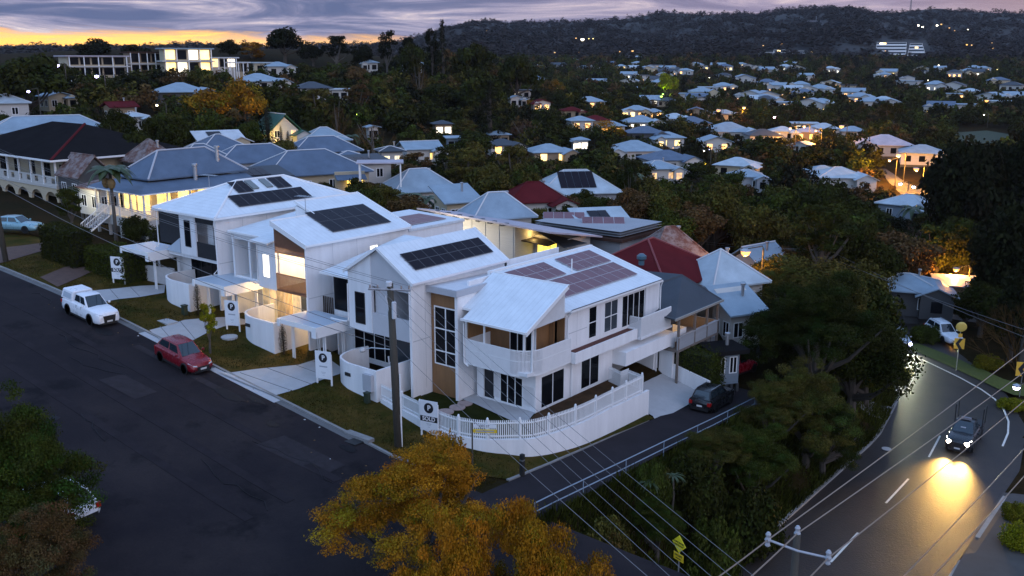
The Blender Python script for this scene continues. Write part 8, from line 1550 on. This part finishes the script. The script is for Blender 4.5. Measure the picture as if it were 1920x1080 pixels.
for i in range(19000):
    a = rng.random()**1.2*(nZ-9); b = rng.random()*(nP-1); i0, j0 = int(a), int(b)
    P = HV[i0, j0]*(1-(b-j0))+HV[i0, min(nP-1, j0+1)]*(b-j0); Q = HV[i0+1, j0]; P = P*(1-(a-i0))+(HV[i0+1, j0]*(1-(b-j0))+HV[i0+1, min(nP-1, j0+1)]*(b-j0))*(a-i0)
    ppx, ppy, zz = pix(P)
    if not -100 < ppx < 2020: continue
    if any(abs(ppx-c) < w_ and abs(ppy-d) < h_ for c, d, w_, h_ in ((1690, 94, 58, 19), (1597, 93, 20, 8), (1502, 98, 22, 8), (1440, 102, 18, 7), (1535, 44, 20, 5))): continue
    R = float(rng.uniform(5, 10)); hp.append((P[0], P[1], P[2]-1, R, R*float(rng.uniform(.9, 1.5))))
print('hill trees', len(hp))
forest('hill_forest', 'dark eucalypt forest covering the distant hills up to the skyline', hp, None, 9, [(.031, .024, .020), (.028, .022, .018), (.035, .026, .021)], 60, .44, .1)
# grass and weeds on the steep bank
gv = []
HAZE = .00004
# ================================================================== street lamps and far lights
def lamp(px, py, Z, lab, col, e, r=.22, w=0, arm=(1, 0), group=None, polem=None, hmin=5.):
    q = atZ(px, py, Z)
    if Z > 224 and py > 100: q = gp(px, py, 6.5 if w else 5.); hmin = 4.
    g_ = gz(q[0], q[1]); h = max(hmin, float(q[2])-g_); b = float(q[2])-h
    t = thing('street_lamp', lab, 'street lamp', (q[0], q[1], b), AZ-math.atan((px-960)/FPX), group)
    MB().tube([(1.6, .3, 0), (1.6, .3, h+.2), (1.5, .28, h+.5), (.2, 0, h+.25)], [.12, .09, .06, .05], 6).build('post', polem or POLE, t, local=True)
    MB().lathe([(.05, .22), (r*1.1, .12), (r*1.15, .02)], (0, 0, h), 9).build('lamp_hood', STEEL, t, local=True)
    MB().lathe([(r*.9, .02), (r, -.05), (r*.7, -r*.8), (.03, -r)], (0, 0, h), 9).build('lamp_glass', glow('lamp_%02d_%02d_%02d_%d' % (*[int(c*20) for c in col], e*10), col, e), t, local=True)
    if w:
        l = bpy.data.lights.new('lamp_light', 'POINT'); l.energy = w; l.color = col; l.shadow_soft_size = .25; o = bpy.data.objects.new('lamp_light', l); COL.objects.link(o); o.parent = t; o.location = (0, 0, h-.55)
    return t
OR = (1., .42, .05)
lamp(1398, 471, 88, 'orange street lamp glaring over the blue roofs right of the maroon house', OR, 2.2, .46, 1800)
lamp(1793, 504, 122, 'orange street lamp above the carport roof in the side street', OR, 2.2, 0.39, 7000)
lamp(1685, 290, 270, 'orange street lamp over the lit road, left of two', OR, 2.2, 0.57, 30000); lamp(1718, 316, 245, 'orange street lamp over the lit road, right of two', OR, 2.2, 0.57, 30000)
lamp(1578, 236, 300, 'orange street lamp on the leaning pole in the valley', OR, 2.2, 0.69, 22000); lamp(1347, 206, 360, 'left orange street lamp in the middle valley', OR, 2.2, 0.69, 20000); lamp(1395, 201, 352, 'orange street lamp right of the tall grey gabled house', OR, 2.2, 0.63, 20000); lamp(1850, 188, 390, 'lone orange street lamp on a tall pole at the right', OR, 2.2, 0.80, 26000); lamp(1508, 236, 326, 'orange lamp over the flat white roofed block', OR, 2.2, 0.46, 9000)
lamp(1452, 219, 335, 'purple white lamp by the slate bungalow', (1., .55, .8), 40, .45, 0); lamp(1688, 344, 232, 'violet white lamp at the far end of the lit road', (.6, .5, 1.), 40, .35, 0); lamp(1713, 350, 228, 'white headlamp glow partway along the lit road', (.9, .9, 1.), 40, .3, 0)  # third one: a post lamp added in place of car headlamps
lamp(107, 122, 215, 'bluish white street lamp beside the cream ridge house', (.62, .50, 1.), 40, .42, 0); lamp(181, 142, 205, 'bluish white street lamp in front of the cream ridge house', (.62, .50, 1.), 40, .42, 0); lamp(53, 171, 170, 'bluish white street lamp in the big dark left tree', (.55, .45, 1.), 25, .25, 0); lamp(663, 212, 215, 'blue white street lamp on the wooded spur', (.55, .62, 1.), 40, .4, 60)
lamp(294, 197, 175, 'small cream garden lamp above the pale grey roof', (1, .85, .5), 20, .2, 0)
lamp(1906, 725, 68, 'bright violet white lamp under the double chevron board', (.8, .65, 1.), 22, .24, 160, hmin=1.2)
GL = 'tiny lamps on the far hillsides'
FL = [(1092, 73, 1, 1.6), (1080, 71, 0, .7), (1104, 72, 2, .6), (1112, 72, 2, .6), (912, 57, 0, .6), (990, 96, 0, .7), (977, 123, 0, .5), (1011, 117, 0, .9), (1040, 98, 0, .7), (1085, 98, 0, .8), (1163, 96, 0, 1.), (1186, 95, 0, 1.1), (1297, 98, 0, .9), (1323, 98, 0, .8), (1354, 94, 0, .9), (1465, 82, 0, .9), (1431, 85, 0, .6), (1572, 56, 1, 1.2), (1563, 44, 0, .5), (1584, 40, 0, .5), (1616, 55, 2, .7), (1640, 52, 2, .7), (1632, 60, 2, .5), (1722, 47, 1, .9), (1730, 50, 1, .8), (1757, 47, 1, .9), (1765, 45, 0, .8), (1780, 52, 0, .6), (1790, 57, 0, .5), (1815, 55, 1, .5), (1588, 67, 2, .6), (1588, 76, 0, .5), (1600, 44, 0, .6), (1614, 68, 0, .4), (1505, 60, 0, .4), (1520, 52, 1, .5), (1540, 58, 2, .4), (1642, 88, 2, .9), (1660, 95, 0, .5), (1813, 83, 0, 1.), (1822, 84, 0, .7), (1862, 90, 0, .9), (1466, 177, 0, 1.4), (1480, 174, 0, .8), (1508, 182, 0, .8), (1565, 166, 2, .8), (1570, 178, 0, .8), (1760, 122, 1, .6), (1762, 120, 4, 1.0), (1863, 146, 4, 1.2), (1560, 170, 0, .5), (1470, 195, 0, .9), (1495, 192, 0, .6), (1240, 180, 3, 1.2), (1243, 176, 3, .9), (1280, 162, 2, .5), (1330, 145, 1, .5), (1345, 205, 0, .4), (1740, 150, 1, .4), (1840, 210, 0, .8), (1845, 215, 1, .6), (1690, 178, 0, .4), (1810, 300, 1, .3), (1870, 130, 2, .5), (1130, 175, 2, .5), (1320, 283, 1, .6), (1330, 280, 4, .4), (1262, 277, 0, .5), (1860, 80, 0, .4), (1045, 166, 2, .6)]
LC = [(1., .50, .08), (1., .88, .66), (1., .72, .18), (.55, 1., .10), (.55, .50, 1.)]
for (px, py, c, s) in FL:
    Z = float(np.interp(py, [40, 80, 98, 110, 140, 175, 215, 290], [1500, 1150, 960, 860, 600, 450, 340, 230])); nm = ('orange', 'white', 'yellow', 'green', 'violet')[c]
    q = atZ(px, py, Z)
    lamp(px, py, Z, where(px, py, f'tiny {nm} lamp'), LC[c], (2.2, 12, 4, 4, 6)[c], .70*s*Z/600, 0, group=GL, hmin=5)
# extra light pools that the photo shows: lit trees and road
def yard_light(px, py, Z, col, w, lab, dz=0.):
    q = atZ(px, py, Z); g_ = gz(q[0], q[1]); t = thing('garden_lamp', lab, 'garden lamp', (q[0], q[1], g_)); h = max(.8, float(q[2])-g_)
    MB().tube([(0, 0, -.3), (0, 0, h)], .05, 5).build('post', BLACK, t, local=True); MB().lathe([(.03, 0), (.14, .05), (.14, .2), (.03, .3)], (0, 0, h), 7).build('lamp_glass', glow('garden_glass_%d' % int(col[1]*20), col, 8), t, local=True)
    l = bpy.data.lights.new('lamp_light', 'POINT'); l.energy = w; l.color = col; l.shadow_soft_size = .2; o = bpy.data.objects.new('lamp_light', l); COL.objects.link(o); o.parent = t; o.location = (0, 0, h+.6)
yard_light(1322, 315, 199, (1., .70, .12), 1500, 'golden floodlight under the dark spreading valley tree'); yard_light(1243, 178, 474, (.6, 1., .1), 2200, 'green floodlight at the foot of the lime green tree'); yard_light(500, 262, 176, (1., .66, .12), 1500, 'yellow garden light beside the tall black cypress'); yard_light(668, 216, 212, (.3, 1., .2), 120, 'green tinged garden light under the blue white street lamp')
# road and grass in the lit side streets
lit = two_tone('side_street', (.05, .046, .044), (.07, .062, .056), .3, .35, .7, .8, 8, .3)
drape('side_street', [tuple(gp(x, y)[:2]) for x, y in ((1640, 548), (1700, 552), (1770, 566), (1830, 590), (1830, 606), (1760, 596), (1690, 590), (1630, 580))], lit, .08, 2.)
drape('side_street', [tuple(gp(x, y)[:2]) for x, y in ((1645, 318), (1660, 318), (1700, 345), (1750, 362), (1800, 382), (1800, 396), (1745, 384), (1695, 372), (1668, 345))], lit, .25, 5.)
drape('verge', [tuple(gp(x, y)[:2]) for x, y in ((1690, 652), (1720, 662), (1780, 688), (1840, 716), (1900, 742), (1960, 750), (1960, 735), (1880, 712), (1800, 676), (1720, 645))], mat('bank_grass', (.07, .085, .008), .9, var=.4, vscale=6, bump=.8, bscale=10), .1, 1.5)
drape('paddock', [tuple(gp(x, y)[:2]) for x, y in ((1790, 250), (1850, 246), (1905, 255), (1900, 285), (1850, 292), (1800, 275))], mat('paddock_grass', (.035, .045, .02), .95, var=.2, vscale=.5), .3, 6.)
drape('footpath', [tuple(gp(x, y)[:2]) for x, y in ((1830, 1000), (1880, 925), (1990, 940), (1990, 1090), (1780, 1090))], mat('path_concrete', (.06, .055, .05), .9, var=.25, vscale=1.2), .08, 1.2)
drape('path', [tuple(gp(x, y)[:2]) for x, y in ((1610, 735), (1672, 765), (1660, 790), (1600, 755))], CONCD, .12, 1.)
o = MB().lathe([(.36, 0), (.36, .03), (.33, .035)], tuple(gp(1662, 843, 0)+np.array([0, 0, .06])), 16).build('manhole_cover', CONC); tag(o, 'pale round manhole cover in the main road near the left kerb', 'manhole')
# weeds and long grass on the bank
r = np.random.default_rng(4); n = 46000; xx = r.uniform(-27, -21.9, n); yy_ = r.uniform(34, 92, n); xx = np.where(yy_ > 74, xx+(bankx(yy_)+21.8), xx); zz_ = g(xx, yy_); a = r.uniform(0, 6.28, n); h = r.uniform(.12, .55, n)*(1+.6*np.sin(xx*1.3)*np.sin(yy_*.9)); w = r.uniform(.02, .06, n); lean = r.normal(0, .25, (n, 2))+[.25, 0]
V = np.stack([np.stack([xx-np.cos(a)*w, yy_-np.sin(a)*w, zz_-.05], -1), np.stack([xx+np.cos(a)*w, yy_+np.sin(a)*w, zz_-.05], -1), np.stack([xx+lean[:, 0]*h+np.cos(a)*w*.3, yy_+lean[:, 1]*h+np.sin(a)*w*.3, zz_+h], -1), np.stack([xx+lean[:, 0]*h-np.cos(a)*w*.3, yy_+lean[:, 1]*h-np.sin(a)*w*.3, zz_+h*.96], -1)], 1).reshape(-1, 3)
o = np_mesh('grass', V, np.arange(4*n).reshape(n, 4), LEAF, np.repeat(r.uniform(.4, 1.5, (n, 1))*(1+.5*np.sin(xx*.7+yy_*.4)*np.sin(yy_*.5))[:, None]*[1, 1, 1], 4, 0)); o.color = (.042, .048, .008, 1); tag(o, 'long grass and weeds on the steep bank above the main road', 'grass', kind='stuff')

for (px, py, Z, w, lab) in ((1530, 244, 312, 9000, 'orange street lamp among the houses left of the leaning pole'), (1482, 240, 300, 7000, 'orange street lamp between the slate bungalow and the lit block'), (1668, 300, 262, 12000, 'orange street lamp at the bend of the lit road'), (1770, 372, 215, 12000, 'orange street lamp at the near end of the lit road')): lamp(px, py, Z, lab, OR, 2.2, .34, w)
# ---------------------------------------------------------------- evening air
hz = MB(); hz.box(-2600, 900, -60, 3000, -12, 160); ho = hz.build('haze', mat('haze_air', (1, 1, 1), .5, var=0)); tag(ho, kind='stuff')
hm = bpy.data.materials['haze_air']; t_ = hm.node_tree; t_.nodes.clear(); pv = t_.nodes.new('ShaderNodeVolumePrincipled'); pv.inputs['Color'].default_value = (.85, .86, .95, 1); pv.inputs['Density'].default_value = HAZE; pv.inputs['Anisotropy'].default_value = .2; mo = t_.nodes.new('ShaderNodeOutputMaterial'); t_.links.new(pv.outputs[0], mo.inputs['Volume'])

n = 26000; xx = r.uniform(-90, -31.5, n); yy_ = r.uniform(KERB_Y+.25, 42.5, n); zz_ = g(xx, yy_)+.05; a = r.uniform(0, 6.28, n); h = r.uniform(.04, .13, n); w = r.uniform(.02, .05, n)
ok = np.ones(n, bool); pp = np.array([pix((a_, b_, c_))[:2] for a_, b_, c_ in zip(xx, yy_, zz_)])
def inpoly(pts, poly):
    ins = np.zeros(len(pts), bool); j = len(poly)-1
    for i in range(len(poly)):
        xi, yi = poly[i]; xj, yj = poly[j]; ins ^= ((yi > pts[:, 1]) != (yj > pts[:, 1])) & (pts[:, 0] < (xj-xi)*(pts[:, 1]-yi)/(yj-yi+1e-9)+xi); j = i
    return ins
for pl_ in ([(508, 745), (596, 718), (644, 700), (644, 684), (560, 680), (480, 688), (400, 695)], [(276, 621), (345, 597), (388, 592), (474, 594), (474, 606), (392, 626), (336, 658)], [(168, 547), (262, 533), (312, 531), (310, 552), (196, 570)], [(70, 520), (150, 490), (190, 503), (108, 542)]): ok &= ~inpoly(pp, pl_)
for cx_ in (-43.96, -54.78, -65.9): ok &= ~((xx > cx_-4.9) & (xx < cx_+.1) & (yy_ > 40.2))
ok &= ~((xx > -44) & (yy_ > 39.3+np.clip(xx+36, 0, 9)*.55)); xx, yy_, zz_, a, h, w = [q[ok] for q in (xx, yy_, zz_, a, h, w)]; n = len(xx); ln = r.normal(0, .5, (n, 2))
V = np.stack([np.stack([xx-np.cos(a)*w, yy_-np.sin(a)*w, zz_], -1), np.stack([xx+np.cos(a)*w, yy_+np.sin(a)*w, zz_], -1), np.stack([xx+ln[:, 0]*h+np.cos(a)*w*.4, yy_+ln[:, 1]*h, zz_+h], -1), np.stack([xx+ln[:, 0]*h-np.cos(a)*w*.4, yy_+ln[:, 1]*h, zz_+h*.95], -1)], 1).reshape(-1, 3)
pat = (.8+.5*np.sin(xx*.8+1)*np.sin(yy_*1.3))[:, None]
o = np_mesh('grass', V, np.arange(4*n).reshape(n, 4), LEAF, np.repeat(r.uniform(.5, 1.6, (n, 1))*pat*[1, 1, 1], 4, 0)); o.color = (.070, .056, .012, 1); tag(o, 'short dry grass on the verges in front of the white townhouses', 'grass', kind='stuff')
